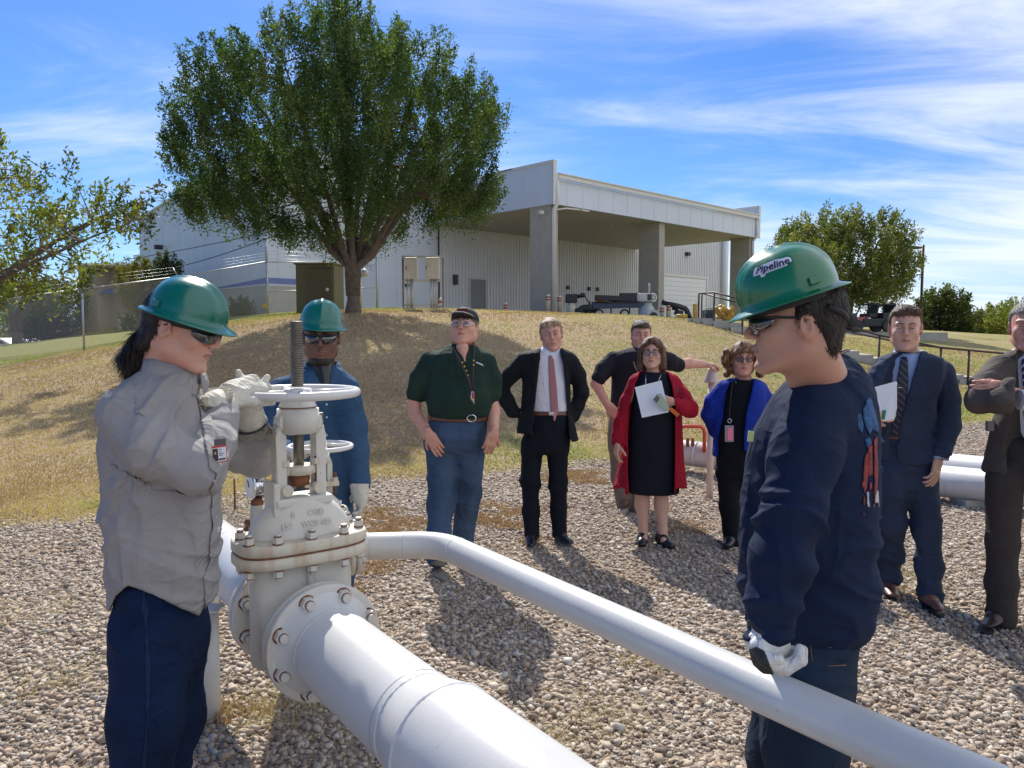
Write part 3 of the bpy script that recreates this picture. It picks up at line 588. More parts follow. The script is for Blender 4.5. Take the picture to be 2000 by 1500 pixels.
# concrete pads
mb = MB(); zc = [tz(P(*q_).x, q_[2])+.05 for q_ in ((1062, 611, 33), (1200, 617, 31), (1300, 622, 27), (1392, 630, 24.5))]
ed = [P(1062, 611, 34), P(1200, 617, 32), P(1300, 622, 28), P(1392, 628, 25)]
far = [B(8, -.2, 2.73), B(20, -.2, 2.62), B(34, -.2, 2.5), B(52, -.2, 2.4)]; far[0] = B(8, -.2, 2.73)
for i in range(3): mb.quad([ed[i]+Vector((0, 0, .06)), ed[i+1]+Vector((0, 0, .06)), far[i+1], far[i]]); mb.quad([ed[i]+Vector((0, 0, .06)), ed[i]-Vector((0, 0, .5)), ed[i+1]-Vector((0, 0, .5)), ed[i+1]+Vector((0, 0, .06))])
mb.quad([ed[0]+Vector((0, 0, .06)), ed[0]-Vector((0, 0, .5)), far[0]-Vector((0, 0, .8)), far[0]]); mb.quad([ed[3]+Vector((0, 0, .06)), far[3], far[3]-Vector((0, 0, 1.2)), ed[3]-Vector((0, 0, 1))])
tag(mb.build('loading_pavement', conc_m), kind='structure')
# tan building at the left
tb = empty('tan_building', (P(200, 645, 64).x, 64, 1.4)); tag(tb, 'low flat tan building with a small blue awning behind the fence', 'building')
def fl(mb, px0, px1, py0, py1, Y, dep, z0=None, mi=0):
    a_ = P(px0, py0, Y); b2 = P(px1, py1, Y); zz = b2.z if z0 is None else z0
    mb.box(((a_.x+b2.x)/2, Y+dep/2, (a_.z+zz)/2), ((b2.x-a_.x)/2, dep/2, (a_.z-zz)/2), None, 0, mi)
mb = MB(); fl(mb, 152, 192, 517, 660, 62, 12, 0.5); fl(mb, 192, 300, 517, 660, 64, 10, 0.5); mb.build('wall', simple('tan_wall', (0.30, 0.25, 0.19), .9, 0, .08), tb)
mb = MB(); fl(mb, 150, 302, 514, 518, 61.9, 12.3); mb.build('roof_edge', trim_m, tb)
mb = MB(); a_ = P(192, 564, 64); b_ = P(246, 564, 64); mb.poly([a_, (a_.x, 62.4, a_.z-.45), (b_.x, 62.4, a_.z-.45), b_], .06, (0, 0, 1)); mb.build('awning', blue_m, tb)
mb = MB(); fl(mb, 230, 285, 614, 655, 57, .3, 0.8); tag(mb.build('garden_wall', simple('cream', (0.42, 0.38, 0.31), .9)), 'small low cream wall behind the fence', 'wall')
# ================================================================ FENCE
galv = simple('galvanised', (0.42, 0.43, 0.44), 0.45, 0.7, 0.1)
def gp(px, Y): x = (px-1000)/F_PX*Y/1.0; return Vector((x, Y, tz(x, Y)))
fpost = [(-21.5, 26.8), None, None, None]
FP = [Vector((-21.0, 26.6, tz(-21, 26.6))), gp(165, 26.5), gp(352, 29.2), gp(525, 31.5)]
FH = 2.15
fe = empty('chain_link_fence', FP[1]); tag(fe, 'long grey chain link fence climbing the grass behind the left worker', 'fence')
def chain(mb, A, Bp, h, cell=0.075, r=0.0035, z0=0.03):
    L = (Bp-A).length; d = (Bp-A)/L; n = int((L+h)/cell)
    for k_ in range(n):
        for sgn in (1, -1):
            s0 = k_*cell-(h if sgn == 1 else 0); s0 = k_*cell-h if sgn == 1 else k_*cell
            s1 = s0+h if sgn == 1 else s0-h
            za, zb = 0.0, h
            if s0 < 0: za = -s0 if sgn == 1 else 0; s0c = 0
            else: s0c = s0
            if sgn == 1 and s1 > L: zb = h-(s1-L); s1c = L
            elif sgn == -1 and s1 < 0: zb = h+s1; s1c = 0
            else: s1c = s1
            if sgn == -1 and s0 > L: za = s0-L; s0c = L
            if zb-za < 0.02: continue
            a_ = A+d*s0c+Vector((0, 0, z0+za)); b2 = A+d*s1c+Vector((0, 0, z0+zb)); nn = d.cross(Vector((0, 0, 1)))*r
            w_ = (b2-a_).normalized().cross(nn).normalized()*r
            mb.quad([a_-w_, a_+w_, b2+w_, b2-w_])
rk = []
for i, p_ in enumerate(FP):
    mb = MB(); mb.cyl(p_-Vector((0, 0, .2)), p_+Vector((0, 0, FH)), .045 if i in (0, 3) else .035, n=12)
    if i in (1, 2): mb.cyl(p_+Vector((0, 0, FH)), p_+Vector((-.22, .1, FH+.32)), .016, n=8)
    if i == 3: mb.cyl(p_+Vector((0, 0, FH)), p_+Vector((0, 0, FH+.55)), .045, n=12); [mb.cyl(p_+Vector((0, 0, z_)), p_+Vector((0, 0, z_+.03)), .065, n=12) for z_ in (.3, .7, 1.2, 1.7, 2.1, 2.2, 2.3, 2.4, 2.5)]
    mb.build('post', galv, fe)
for A, Bp in zip(FP[:-1], FP[1:]):
    mb = MB(); mb.tube([A+Vector((0, 0, FH-.03)), Bp+Vector((0, 0, FH-.03))], .024, 8); mb.build('top_rail', galv, fe)
    mb = MB(); chain(mb, A, Bp, FH-.1); mb.build('mesh_panel', galv, fe)
for z_ in (.12, .24, .36): mb = MB(); [mb.tube([A+Vector((-.07*z_/.12, .03, FH+z_*.9)), Bp+Vector((-.07*z_/.12 if i < 2 else 0, .03, FH+z_*.9))], .0022, 4) for i, (A, Bp) in enumerate(zip(FP[:-1], FP[1:]))]; mb.build('barbed_wire', galv, fe)
# enclosure behind the cabinet
E0 = FP[3]; E1 = gp(640, 33.5); E2 = gp(738, 32.5)
fe2 = empty('enclosure_fence', E2); tag(fe2, 'short chain link enclosure with barbed wire behind the olive cabinet', 'fence')
for i, p_ in enumerate((E1, E2)):
    mb = MB(); mb.cyl(p_-Vector((0, 0, .2)), p_+Vector((0, 0, 2.5)), .045, n=12); mb.build('post', galv, fe2)
for A, Bp, hh in ((E0, E1, 2.1), (E1, E2, 1.85)):
    for z_ in (hh, .9): mb = MB(); mb.tube([A+Vector((0, 0, z_)), Bp+Vector((0, 0, z_))], .022, 8); mb.build('rail', galv, fe2)
    mb = MB(); chain(mb, A, Bp, hh-.05); mb.build('mesh_panel', galv, fe2)
for z_ in (2.25, 2.4, 2.55): mb = MB(); [mb.tube([A+Vector((0, 0, z_)), Bp+Vector((0, 0, z_-.1))], .005, 4) for A, Bp in ((E0, E1), (E1, E2))]; mb.build('barbed_wire', galv, fe2)
# overhead cables
for (a_, b_, lb) in (((240, 508, 50), (1000, 330, 30), 'upper dark overhead cable crossing the pale wall on the left'), ((330, 525, 40), (700, 385, 30), 'lower dark overhead cable running from the fence into the large tree')):
    A = P(*a_); Bp = P(*b_); pts = [A.lerp(Bp, s_)+Vector((0, 0, -1.2*s_*(1-s_))) for s_ in np.linspace(0, 1, 12)]
    mb = MB(); mb.tube(pts, .022, 6); tag(mb.build('overhead_cable', dark_m), lb, 'cable')
# olive cabinet
olive = simple('olive_paint', (0.125, 0.115, 0.055), 0.6, 0, .08, 2)
c0 = P(621, 612, 27.5); cz0 = tz(c0.x, 27.5); cab = empty('utility_cabinet', (c0.x, 27.5, cz0)); tag(cab, 'olive green metal utility cabinet with a tall door beside the large tree', 'cabinet')
ztop = P(620, 517, 27.5).z; hw = 38/1500*27.5
mb = MB(); mb.box((c0.x, 27.9, (cz0-.1+ztop)/2), (hw, .55, (ztop-cz0+.1)/2), Matrix.Rotation(R(-6), 3, 'Z'), .02); mb.build('body', olive, cab)
mb = MB(); mb.box((c0.x+.12, 27.27, (cz0+ztop)/2-.02), (hw*.68, .03, (ztop-cz0)/2-.14), Matrix.Rotation(R(-6), 3, 'Z'), .008); dd = mb.build('door', simple('olive_dark', (0.095, 0.088, 0.04), .6), cab)
mb = MB(); mb.box((c0.x+.42, 27.20, (cz0+ztop)/2-.05), (.05, .006, .05)); mb.build('notice', simple('notice_white', (.75, .75, .73), .6), dd)
mb = MB(); mb.box((c0.x, 27.9, ztop+.03), (hw+.05, .62, .03), Matrix.Rotation(R(-6), 3, 'Z'), .01); mb.build('roof', olive, cab)
# yellow flag marker
mf = P(522, 604, 30.5); gz_ = tz(mf.x, 30.5); mb = MB(); mb.cyl((mf.x, 30.4, gz_), (mf.x, 30.4, gz_+.5), .008, n=6); mb.poly([(mf.x-.02, 30.4, gz_+.42), (mf.x-.16, 30.36, gz_+.36), (mf.x-.12, 30.38, gz_+.26), (mf.x, 30.4, gz_+.3)], .01, (0, 1, 0)); tag(mb.build('marker_flag', simple('yellow', (.7, .42, .03), .6)), 'small yellow marker flag at the foot of the fence corner post', 'flag')
# strut frame with two boxes
s0 = P(790, 608, 26); sz = tz(s0.x, 26); fr = empty('equipment_rack', (P(828, 608, 26).x, 26, sz)); tag(fr, 'perforated steel rack carrying two pale electrical boxes on top of the slope', 'rack')
def rx_(px): return P(px, 600, 26).x
zt = P(828, 499, 26).z; strut = simple('strut', (0.50, 0.49, 0.46), .5, .5)
for px in (788, 866):
    mb = MB(); x_ = rx_(px); mb.box((x_, 26, (sz-.1+zt)/2), (.04, .04, (zt-sz+.1)/2))
    for k_ in range(26): mb.box((x_, 25.955, sz+.1+k_*(zt-sz-.15)/26), (.022, .006, .022), None, 0, 1)
    mb.build('post', [strut, dark_m], fr)
for z_ in (zt-.04, P(828, 548, 26).z, P(828, 597, 26).z+.02):
    mb = MB(); mb.box(((rx_(788)+rx_(866))/2, 26.02, z_), ((rx_(866)-rx_(788))/2-.045, .035, .035)); mb.build('crossbar', strut, fr)
for pa, pb in ((794, 817), (833, 860)):
    mb = MB(); za, zb = P(800, 504, 26).z, P(800, 545, 26).z; mb.box(((rx_(pa)+rx_(pb))/2, 25.9, (za+zb)/2), ((rx_(pb)-rx_(pa))/2, .14, (za-zb)/2), None, .015); bx_ = mb.build('electrical_box', simple('box_cream', (0.56, 0.53, 0.47), .5), fr)
    mb = MB(); mb.box((rx_(pa)+.03, 25.74, (za+zb)/2), (.012, .015, .05)); mb.build('latch', dark_m, bx_)
for px in (797, 803, 806, 843, 848, 853): mb = MB(); mb.cyl((rx_(px), 25.95, sz-.05), (rx_(px), 25.95, P(800, 545, 26).z), .03, n=8); mb.build('conduit', strut, fr)
# light wooden/utility pole segment behind tree with white box
mb = MB(); q_ = gp(706, 30); mb.cyl(q_-Vector((0, 0, .1)), (q_.x, 30, P(706, 525, 30).z), .05, n=10); mb.sph(P(712, 533, 30), (.16, .12, .16), 12); tag(mb.build('meter_post', strut), 'small grey meter on a post between the large tree and the enclosure post', 'meter')
# ================================================================ CANOPY EQUIPMENT
cream_m = simple('bollard_cream', (0.55, 0.50, 0.38), .6, 0, .06); red_m = simple('band_red', (0.30, 0.07, 0.05), .6); yel_m = simple('safety_yellow', (0.42, 0.26, 0.04), .55, 0, .1)
blk_m = simple('black_machine', (0.02, 0.022, 0.025), .5, .1, .2); bl2 = simple('navy_steel', (0.035, 0.05, 0.085), .45, .2); grym = simple('grey_machine', (0.38, 0.40, 0.40), .5, .1)
def pave_z(x, y):
    # height of the loading pavement under the canopy
    a_ = (Vector((x, y, 0))-BC).dot(UV); return 2.73-.0095*max(0, a_-8)
def bollard(px, Y, ptop, mat, label, r=.13, bands=True, zb=None):
    x = (px-1000)/1500*Y; z0 = tz(x, Y)-.1 if zb is None else zb; zt_ = P(px, ptop, Y).z
    th = empty('bollard', (x, Y, z0)); tag(th, label, 'bollard', 'bollards around the canopy')
    mb = MB(); mb.lathe([(r, 0), (r, zt_-z0-.08), (r*.8, zt_-z0-.02), (r*.3, zt_-z0)], Matrix.Translation((x, Y, z0)), 16); mb.build('post', mat, th)
    if bands:
        for dz in (.2, .34): mb = MB(); mb.lathe([(r*1.01, zt_-z0-dz), (r*1.03, zt_-z0-dz+.02), (r*1.03, zt_-z0-dz+.07), (r*1.01, zt_-z0-dz+.09)], Matrix.Translation((x, Y, z0)), 16, cap=False); mb.build('band', red_m, th)
bollard(1070, 43, 575, cream_m, 'cream bollard with red bands standing against the first canopy column'); bollard(1092, 43.5, 577, cream_m, 'cream bollard with red bands just right of the downspout')
bollard(988, 44, 591, cream_m, 'short cream bollard right of the grey door'); bollard(1292, 40, 597, cream_m, 'left one of the two cream bollards beside the second column', r=.12); bollard(1304.5, 40, 594, cream_m, 'right one of the two cream bollards beside the second column', r=.12)
bollard(862, 27, 581, cream_m, 'cream and red marker post at the foot of the equipment rack', r=.07); bollard(1356, 38, 592, yel_m, 'plain yellow bollard between the long black pipe and the stair railing', .11, False)
bollard(1373, 38, 608, cream_m, 'low cream post beside the stair railing', .10, False)
def zp(px, Y): return pave_z((px-1000)/1500*Y, Y)
# engine on stand
Y = 42; c = P(1116, 583, Y); z0 = P(1116, 613, Y).z; th = empty('engine_stand', (c.x, Y, z0)); tag(th, 'black engine mounted on a pale stand at the left end of the canopy', 'engine')
mb = MB(); mb.box((c.x, Y, c.z), (.32, .25, .24), None, .05); mb.cyl((c.x-.1, Y-.3, c.z-.05), (c.x-.1, Y-.2, c.z-.05), .16, n=16); mb.cyl((c.x+.3, Y, c.z+.1), (c.x+.75, Y, c.z+.18), .10, n=12); mb.cyl((c.x+.62, Y, c.z+.1), (c.x+.62, Y, c.z+.3), .12, n=12); mb.build('engine', blk_m, th)
mb = MB(); mb.cyl((c.x, Y, z0-.1), (c.x, Y, c.z-.2), .24, .2, n=14); mb.box((c.x, Y, z0), (.5, .3, .08), None, .02); mb.build('stand', cream_m, th)
# hydraulic table / trailer with stacked steel
Y = 42; z0 = P(1180, 613, Y).z; xa, xb = P(1128, 600, Y).x, P(1262, 600, Y).x; th = empty('pipe_trailer', ((xa+xb)/2, Y, z0)); tag(th, 'dark steel rack trailer stacked with beams under the canopy', 'trailer')
mb = MB()
for k_ in range(3): mb.box(((xa+xb)/2+.4, Y-.3+.3*k_, P(1180, 598-3*k_, Y).z), ((xb-xa)/2-.4, .11, .12), Matrix.Rotation(R(-1.5), 3, 'Y'), .01)
mb.build('beam', bl2, th)
mb = MB(); mb.box((P(1200, 585, Y).x+.1, Y, P(1200, 583, Y).z), (1.15, .35, .14), Matrix.Rotation(R(2), 3, 'Y'), .02); mb.box((P(1232, 577, Y).x, Y, P(1232, 577, Y).z), (.6, .3, .12), None, .02); mb.box((P(1215, 590, Y).x, Y, P(1215, 591, Y).z), (.9, .3, .05), Matrix.Rotation(R(-4), 3, 'Y')); mb.build('platform', blk_m, th)
for px in (1150, 1192, 1228): mb = MB(); mb.box((P(px, 600, Y).x, Y-.3, (z0+P(px, 588, Y).z)/2), (.04, .04, (P(px, 588, Y).z-z0)/2)); mb.build('leg', blk_m, th)
mb = MB(); mb.cyl(P(1163, 583.5, Y), P(1181, 586, Y), .13, .16, n=12); mb.build('orange_tip', simple('orange', (.55, .24, .04), .5), th)
mb = MB(); mb.tube([P(1135, 606, Y)+Vector((.35*math.cos(a_), 0, .45+.35*math.sin(a_))) for a_ in np.linspace(0, 3.1, 10)], .03, 6); mb.sph(P(1150, 603, Y), (.6, .4, .25), 12); mb.sph(P(1135, 607, Y), (.45, .3, .18), 10); mb.build('hose_bundle', simple('dark_green', (0.02, .035, .03), .6, 0, .3), th)
for px in (1170, 1220): mb = MB(); cc = P(px, 613, Y-.45); mb.tube([cc+Vector((.22*math.cos(a_), 0, .22*math.sin(a_))) for a_ in np.linspace(0, 6.283, 16)[:-1]], .05, 8, closed=True); mb.build('wheel', blk_m, th)
# grey actuator valve with handwheel
Y = 38; z0 = tz(P(1265, 600, Y).x, Y); th = empty('actuator_valve', (P(1265, 600, Y).x, Y, z0)); tag(th, 'pale grey motorised valve with a small side handwheel in front of the second column', 'valve')
mb = MB(); c = P(1259, 581, Y); mb.box(c, (.33, .25, .2), None, .05); mb.box((c.x+.2, Y-.26, c.z), (.1, .03, .14), None, .01, 1); mb.build('actuator', [grym, blk_m], th)
mb = MB(); mb.cyl(P(1268, 572, Y), P(1268, 553, Y), .05, n=12); mb.build('stem_cover', grym, th)
mb = MB(); w_ = P(1276, 581, Y-.25); mb.tube([w_+Vector((.15*math.cos(a_), 0, .19*math.sin(a_))) for a_ in np.linspace(0, 6.283, 24)[:-1]], .025, 8, closed=True)
for a_ in (0, 1.05, 2.1): mb.cyl(w_-Vector((.14*math.cos(a_), 0, .18*math.sin(a_))), w_+Vector((.14*math.cos(a_), 0, .18*math.sin(a_))), .015, n=6)
mb.build('handwheel', simple('wheel_white', (.7, .7, .7), .4), th)
mb = MB(); mb.lathe([(.2, 0), (.2, .12), (.3, .2), (.42, .6), (.5, .75), (.5, .9)], Matrix.Translation(P(1265, 620, Y)) @ Matrix.Rotation(0, 4, 'X'), 20)
mb.b.verts.ensure_lookup_table(); bmesh.ops.transform(mb.b, matrix=Matrix.Translation(P(1265, 592, Y)) @ Matrix.Rotation(math.pi, 4, 'X') @ Matrix.Translation(-P(1265, 620, Y)), verts=mb.b.verts[:])
mb.cyl(P(1272, 618, Y), P(1272, 618, Y)+Vector((0, -.55, 0)), .28, n=20); mb.cyl(P(1272, 618, Y)+Vector((0, -.55, 0)), P(1272, 618, Y)+Vector((0, -.6, 0)), .33, n=20); mb.cyl(P(1272, 618, Y)+Vector((0, -.6, 0)), P(1272, 618, Y)+Vector((0, -.606, 0)), .2, n=20, mi=1); mb.build('body', [grym, blk_m], th)
# long black pipe leaning down to the right
mb = MB(); Y = 40; mb.tube([P(1293, 590, Y), P(1325, 598, Y), P(1339, 603, Y), P(1342, 608, Y), P(1348, 624, Y)], .14, 10); mb.cyl(P(1318, 609, Y), P(1333, 613, Y), .15, n=12); mb.cyl(P(1313, 602, Y+.6), P(1324, 602, Y+.6), .1, n=12); tag(mb.build('bent_pipe', blk_m), 'black angled pipe boom sloping down beside the second column', 'pipe')
mb = MB(); mb.cyl(P(1320, 618, 37), P(1342, 618, 37), .11, n=14); tag(mb.build('yellow_roller', yel_m), 'yellow roller lying on the pad beneath the black boom', 'roller')
# crate rack with yellow fittings
Y = 36; z0 = P(1375, 628, Y).z; th = empty('fitting_cage', (P(1380, 620, Y).x, Y, z0)); tag(th, 'wire cage pallet behind the stair railing', 'cage')
mb = MB(); xa, xb = P(1372, 600, Y).x, P(1393, 600, Y).x; za, zb = P(1380, 603, Y).z, z0
for k_ in range(8):
    x_ = xa+(xb-xa)*k_/7; mb.cyl((x_, Y-.3, zb), (x_, Y-.3, za), .012, n=4); z_ = zb+(za-zb)*k_/7; mb.cyl((xa, Y-.3, z_), (xb, Y-.3, z_), .012, n=4)
mb.box(((xa+xb)/2, Y+.1, (za+zb)/2), ((xb-xa)/2*.9, .28, (za-zb)/2*.85), None, .05, 1); mb.build('cage', [blk_m, bl2], th)
r7 = random.Random(5); FL = ['leftmost upright fitting', 'topmost fitting', 'right upper fitting', 'largest middle fitting', 'right middle fitting', 'lowest left fitting', 'lowest right fitting', 'smallest fitting at the top right']
for k_, (px, py, s_) in enumerate(((1402, 607, .2), (1410, 602, .17), (1418, 606, .22), (1413, 615, .24), (1424, 612, .2), (1406, 618, .2), (1420, 620, .2), (1428, 604, .13))):
    mb = MB(); c = P(px, py, 37+r7.uniform(-.4, .4)); M_ = Matrix.Translation(c) @ Matrix.Rotation(r7.uniform(0, 3), 4, 'Z') @ Matrix.Rotation(r7.uniform(.8, 2), 4, 'X')
    mb.lathe([(s_*.35, -s_), (s_*.9, -s_), (s_*.9, -s_*.7), (s_*.5, -s_*.6), (s_*.55, s_*.5), (s_*.95, s_*.6), (s_*.95, s_*.9), (s_*.3, s_*.9)], M_, 14); mb.cyl(M_ @ Vector((0, 0, 0)), M_ @ Vector((s_*1.1, 0, 0)), s_*.35, n=10)
    tag(mb.build('pipe_fitting', yel_m), FL[k_]+' in the yellow heap behind the stair railing', 'fitting', 'heap of yellow fittings')
# ================================================================ STAIRS AND RAILINGS
rail_m = simple('rail_brown', (0.07, 0.045, 0.04), .5, .3)
RL = [P(1369, 628, 24), P(1391, 640, 23.2), P(1452, 650, 22.4), P(1648, 692, 21.3), P(1717, 712, 20.9), P(1837, 738, 20.3), P(1893, 752, 20), P(2040, 790, 19.5)]
def rail_h(p_): return p_+Vector((0, 0, .98))
tops = [P(1365, 573, 24), P(1395, 571, 23.2), P(1451, 586, 22.4), P(1644, 634, 21.3), P(1718, 655, 20.9), P(1838, 679, 20.3), P(1893, 684, 20), P(2040, 698, 19.5)]
th = empty('stair_railing', RL[4]); tag(th, 'dark brown metal railing following the steps down the grass on the right', 'railing')
mb = MB(); mb.tube(tops, .028, 8); mb.build('handrail', rail_m, th)
for i, (a_, b_) in enumerate(zip(RL, tops)):
    mb = MB(); mb.cyl((b_.x, b_.y, tz(b_.x, b_.y)-.2), b_, .03, n=8); mb.build('post', rail_m, th)
mb = MB(); t2 = [p_+Vector((.0, 1.5, .05)) for p_ in tops[1:]]; mb.tube(t2, .026, 8)
th2 = empty('far_railing', RL[4]+Vector((0, 1.5, 0))); tag(th2, 'second brown railing on the far side of the same steps', 'railing'); mb.build('handrail', rail_m, th2)
for b_ in t2[::2]: mb = MB(); mb.cyl((b_.x, b_.y, tz(b_.x, b_.y)-.2), b_, .026, n=8); mb.build('post', rail_m, th2)
mb = MB()
ns = 16
for i in range(ns):
    s_ = i/ns*(len(tops)-2)+.6; j = int(s_); f = s_-j; c = tops[j].lerp(tops[min(j+1, 7)], f); c.y += .75; z_ = tz(c.x, c.y)
    mb.box((c.x, c.y, z_-.1), (.42, .7, .17), Matrix.Rotation(R(-12), 3, 'Z'))
tag(mb.build('steps', conc_m), 'pale concrete steps running between the two brown railings', 'steps')
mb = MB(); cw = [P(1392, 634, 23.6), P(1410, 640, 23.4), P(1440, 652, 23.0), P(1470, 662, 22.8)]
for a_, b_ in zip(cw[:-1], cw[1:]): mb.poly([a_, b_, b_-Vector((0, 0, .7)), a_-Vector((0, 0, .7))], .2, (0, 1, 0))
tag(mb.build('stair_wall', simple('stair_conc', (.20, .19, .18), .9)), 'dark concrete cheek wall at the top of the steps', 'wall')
# lamp post
Y = 45; x = P(1799, 600, Y).x; zt = P(1799, 478, Y).z; th = empty('lamp_post', (x, Y, tz(x, Y))); tag(th, 'tall dark parking lamp post with one arm against the sky', 'lamp post')
mb = MB(); mb.cyl((x, Y, tz(x, Y)-.2), (x, Y, zt), .075, n=10); mb.build('pole', rail_m, th)
mb = MB(); mb.tube([(x, Y, zt-.12), (x-.3, Y, zt-.15)], .04, 8); mb.sph((x-.55, Y, zt-.17), (.5, .2, .10), 12); mb.build('lamp_head', rail_m, th)
# utility cart on the hill
Y = 36; xa, xb = P(1645, 630, Y).x, P(1742, 630, Y).x; zb = P(1690, 648, Y).z; cx = (xa+xb)/2; L = (xb-xa)/2; th = empty('utility_cart', (cx, Y, zb)); tag(th, 'open black utility cart with roll cage and red bonnet parked on the hill', 'utility vehicle')
mb = MB(); mb.box((cx+.35, Y, zb+.42), (L-.35, .6, .2), None, .06); mb.box((cx+.75, Y, zb+.72), (L-.85, .6, .16), None, .04); mb.build('body', blk_m, th)
mb = MB(); mb.box((cx-L+.5, Y, zb+.52), (.5, .55, .14), Matrix.Rotation(R(-8), 3, 'Y'), .06); mb.build('bonnet', simple('cart_red', (.35, .03, .03), .3, 0, .1, coat=.5), th)
mb = MB(); zt = P(1700, 595, Y).z
for y_ in (-.55, .55):
    mb.tube([(cx-.35, Y+y_, zb+.5), (cx-.1, Y+y_, zt), (xb-.15, Y+y_, zt-.02), (xb-.1, Y+y_, zb+.6)], .03, 8); mb.tube([(cx+.45, Y+y_, zb+.6), (cx+.45, Y+y_, zt)], .025, 8)
mb.tube([(cx-.1, Y-.55, zt), (cx-.1, Y+.55, zt)], .03, 8); mb.tube([(xb-.15, Y-.55, zt), (xb-.15, Y+.55, zt)], .03, 8); mb.build('roll_cage', blk_m, th)
for k_ in (0, 1): mb = MB(); mb.box((cx+.05+.75*k_, Y, zb+.75), (.2, .5, .1), None, .04); mb.box((cx+.25+.75*k_, Y, zb+1.05), (.06, .5, .28), Matrix.Rotation(R(10), 3, 'Y'), .04); mb.build('seat', blk_m, th)
for x_ in (xa+.4, xb-.45):
    for y_ in (-.6, .6): mb = MB(); mb.cyl((x_, Y+y_-.11, zb+.27), (x_, Y+y_+.11, zb+.27), .29, n=18); mb.build('wheel', blk_m, th)
mb = MB(); mb.box((cx, Y+.2, zb-.25), (L+1.5, 2.2, .22)); tag(mb.build('cart_path', conc_m), kind='structure')
# parked cars
def car(px, py, Y, col, label):
    c = P(px, py, Y); z = c.z-1.42; th = empty('parked_car', (c.x, Y, z)); tag(th, label, 'car', 'cars parked beyond the fence')
    pr = [(-2.2, .25), (-2.25, .65), (-2.1, .85), (-1.2, .95), (-.55, 1.38), (.75, 1.42), (1.5, 1.0), (2.15, .9), (2.25, .6), (2.2, .25)]
    mb = MB(); mb.poly([(c.x+a_, Y-.85, z+b_) for a_, b_ in pr], 1.7, (0, 1, 0)); mb.build('body', simple('car_paint', col, .25, .2, .02, coat=.6), th)
    for a_, b_, d_, e_ in ((-.95, -.1, -.5, 0), (0, .65, .05, 1.2)): mb = MB(); mb.poly([(c.x+a_, Y-.87, z+.98), (c.x+e_ if a_ == 0 else c.x+b_, Y-.87, z+.98), (c.x+b_, Y-.87, z+1.32), (c.x+d_, Y-.87, z+1.32)], 1.74, (0, 1, 0)); mb.build('window', simple('car_glass', (.02, .025, .03), .1), th)
    for a_ in (-1.35, 1.35): mb = MB(); mb.cyl((c.x+a_, Y-.9, z+.32), (c.x+a_, Y+.9, z+.32), .33, n=18); mb.build('wheel', blk_m, th)
car(-5, 660, 60, (.72, .73, .74), 'white parked car at the left edge of the photo'); car(38, 661, 63, (.5, .54, .6), 'silver parked car beside the forked tree'); car(88, 655, 72, (.7, .7, .7), 'pale parked car farther back, right of the forked tree')
# ================================================================ PIPES AND VALVES
pw = painted('white_pipe_paint', (0.66, 0.655, 0.635), rust=0.0, rough=0.28)
pv = painted('valve_paint', (0.64, 0.62, 0.565), rust=0.25, rough=0.42)
pr_ = painted('rusty_flange_paint', (0.62, 0.58, 0.48), rust=0.9, rough=0.55)
rust = simple('rust', (0.20, 0.075, 0.035), .9, 0, .4, 30, .001, 200)
steel = simple('stem_steel', (0.16, 0.145, 0.12), .5, .7, .25, 20)
rim_m = simple('gasket', (0.10, 0.045, 0.03), .9, 0, .3)
D = Vector((0.585, -0.811, 0)).normalized(); E = Vector((-D.y, D.x, 0))   # D: along the main line towards the camera, E: to its right
E = Vector((0.811, 0.585, 0)).normalized(); UP = Vector((0, 0, 1))
ZC = 0.62
Fc = Vector((-0.648, 2.575, ZC)); VC = Fc-D*0.205
def axis_M(p, d): return Matrix.Translation(p) @ frame(d).to_4x4()
def ring_bolts(th, p, d, R_, n, nut, ln, mat, back=0.0, ph=0.5, cap=True):
    """hex nuts with a rusty washer ring and a stud end, each an object"""
    M_ = frame(d)
    for i in range(n):
        a = 2*math.pi*(i+ph)/n; q_ = p+M_ @ Vector((R_*math.cos(a), R_*math.sin(a), 0)); d_ = Vector(d).normalized()
        mb = MB(); mb.cyl(q_-d_*back, q_-d_*back+d_*.0035, nut*1.12, n=14, mi=1); mb.cyl(q_-d_*back+d_*.0035, q_-d_*back+d_*nut*.95, nut, nut*.97, n=6, smooth=False)
        mb.cyl(q_-d_*back+d_*nut*.95, q_-d_*back+d_*nut*1.02, nut*.66, n=12, mi=1); mb.cyl(q_-d_*back+d_*nut*1.02, q_-d_*back+d_*(nut*1.02+ln), nut*.56, n=12); mb.build('bolt', [mat, rust], th)
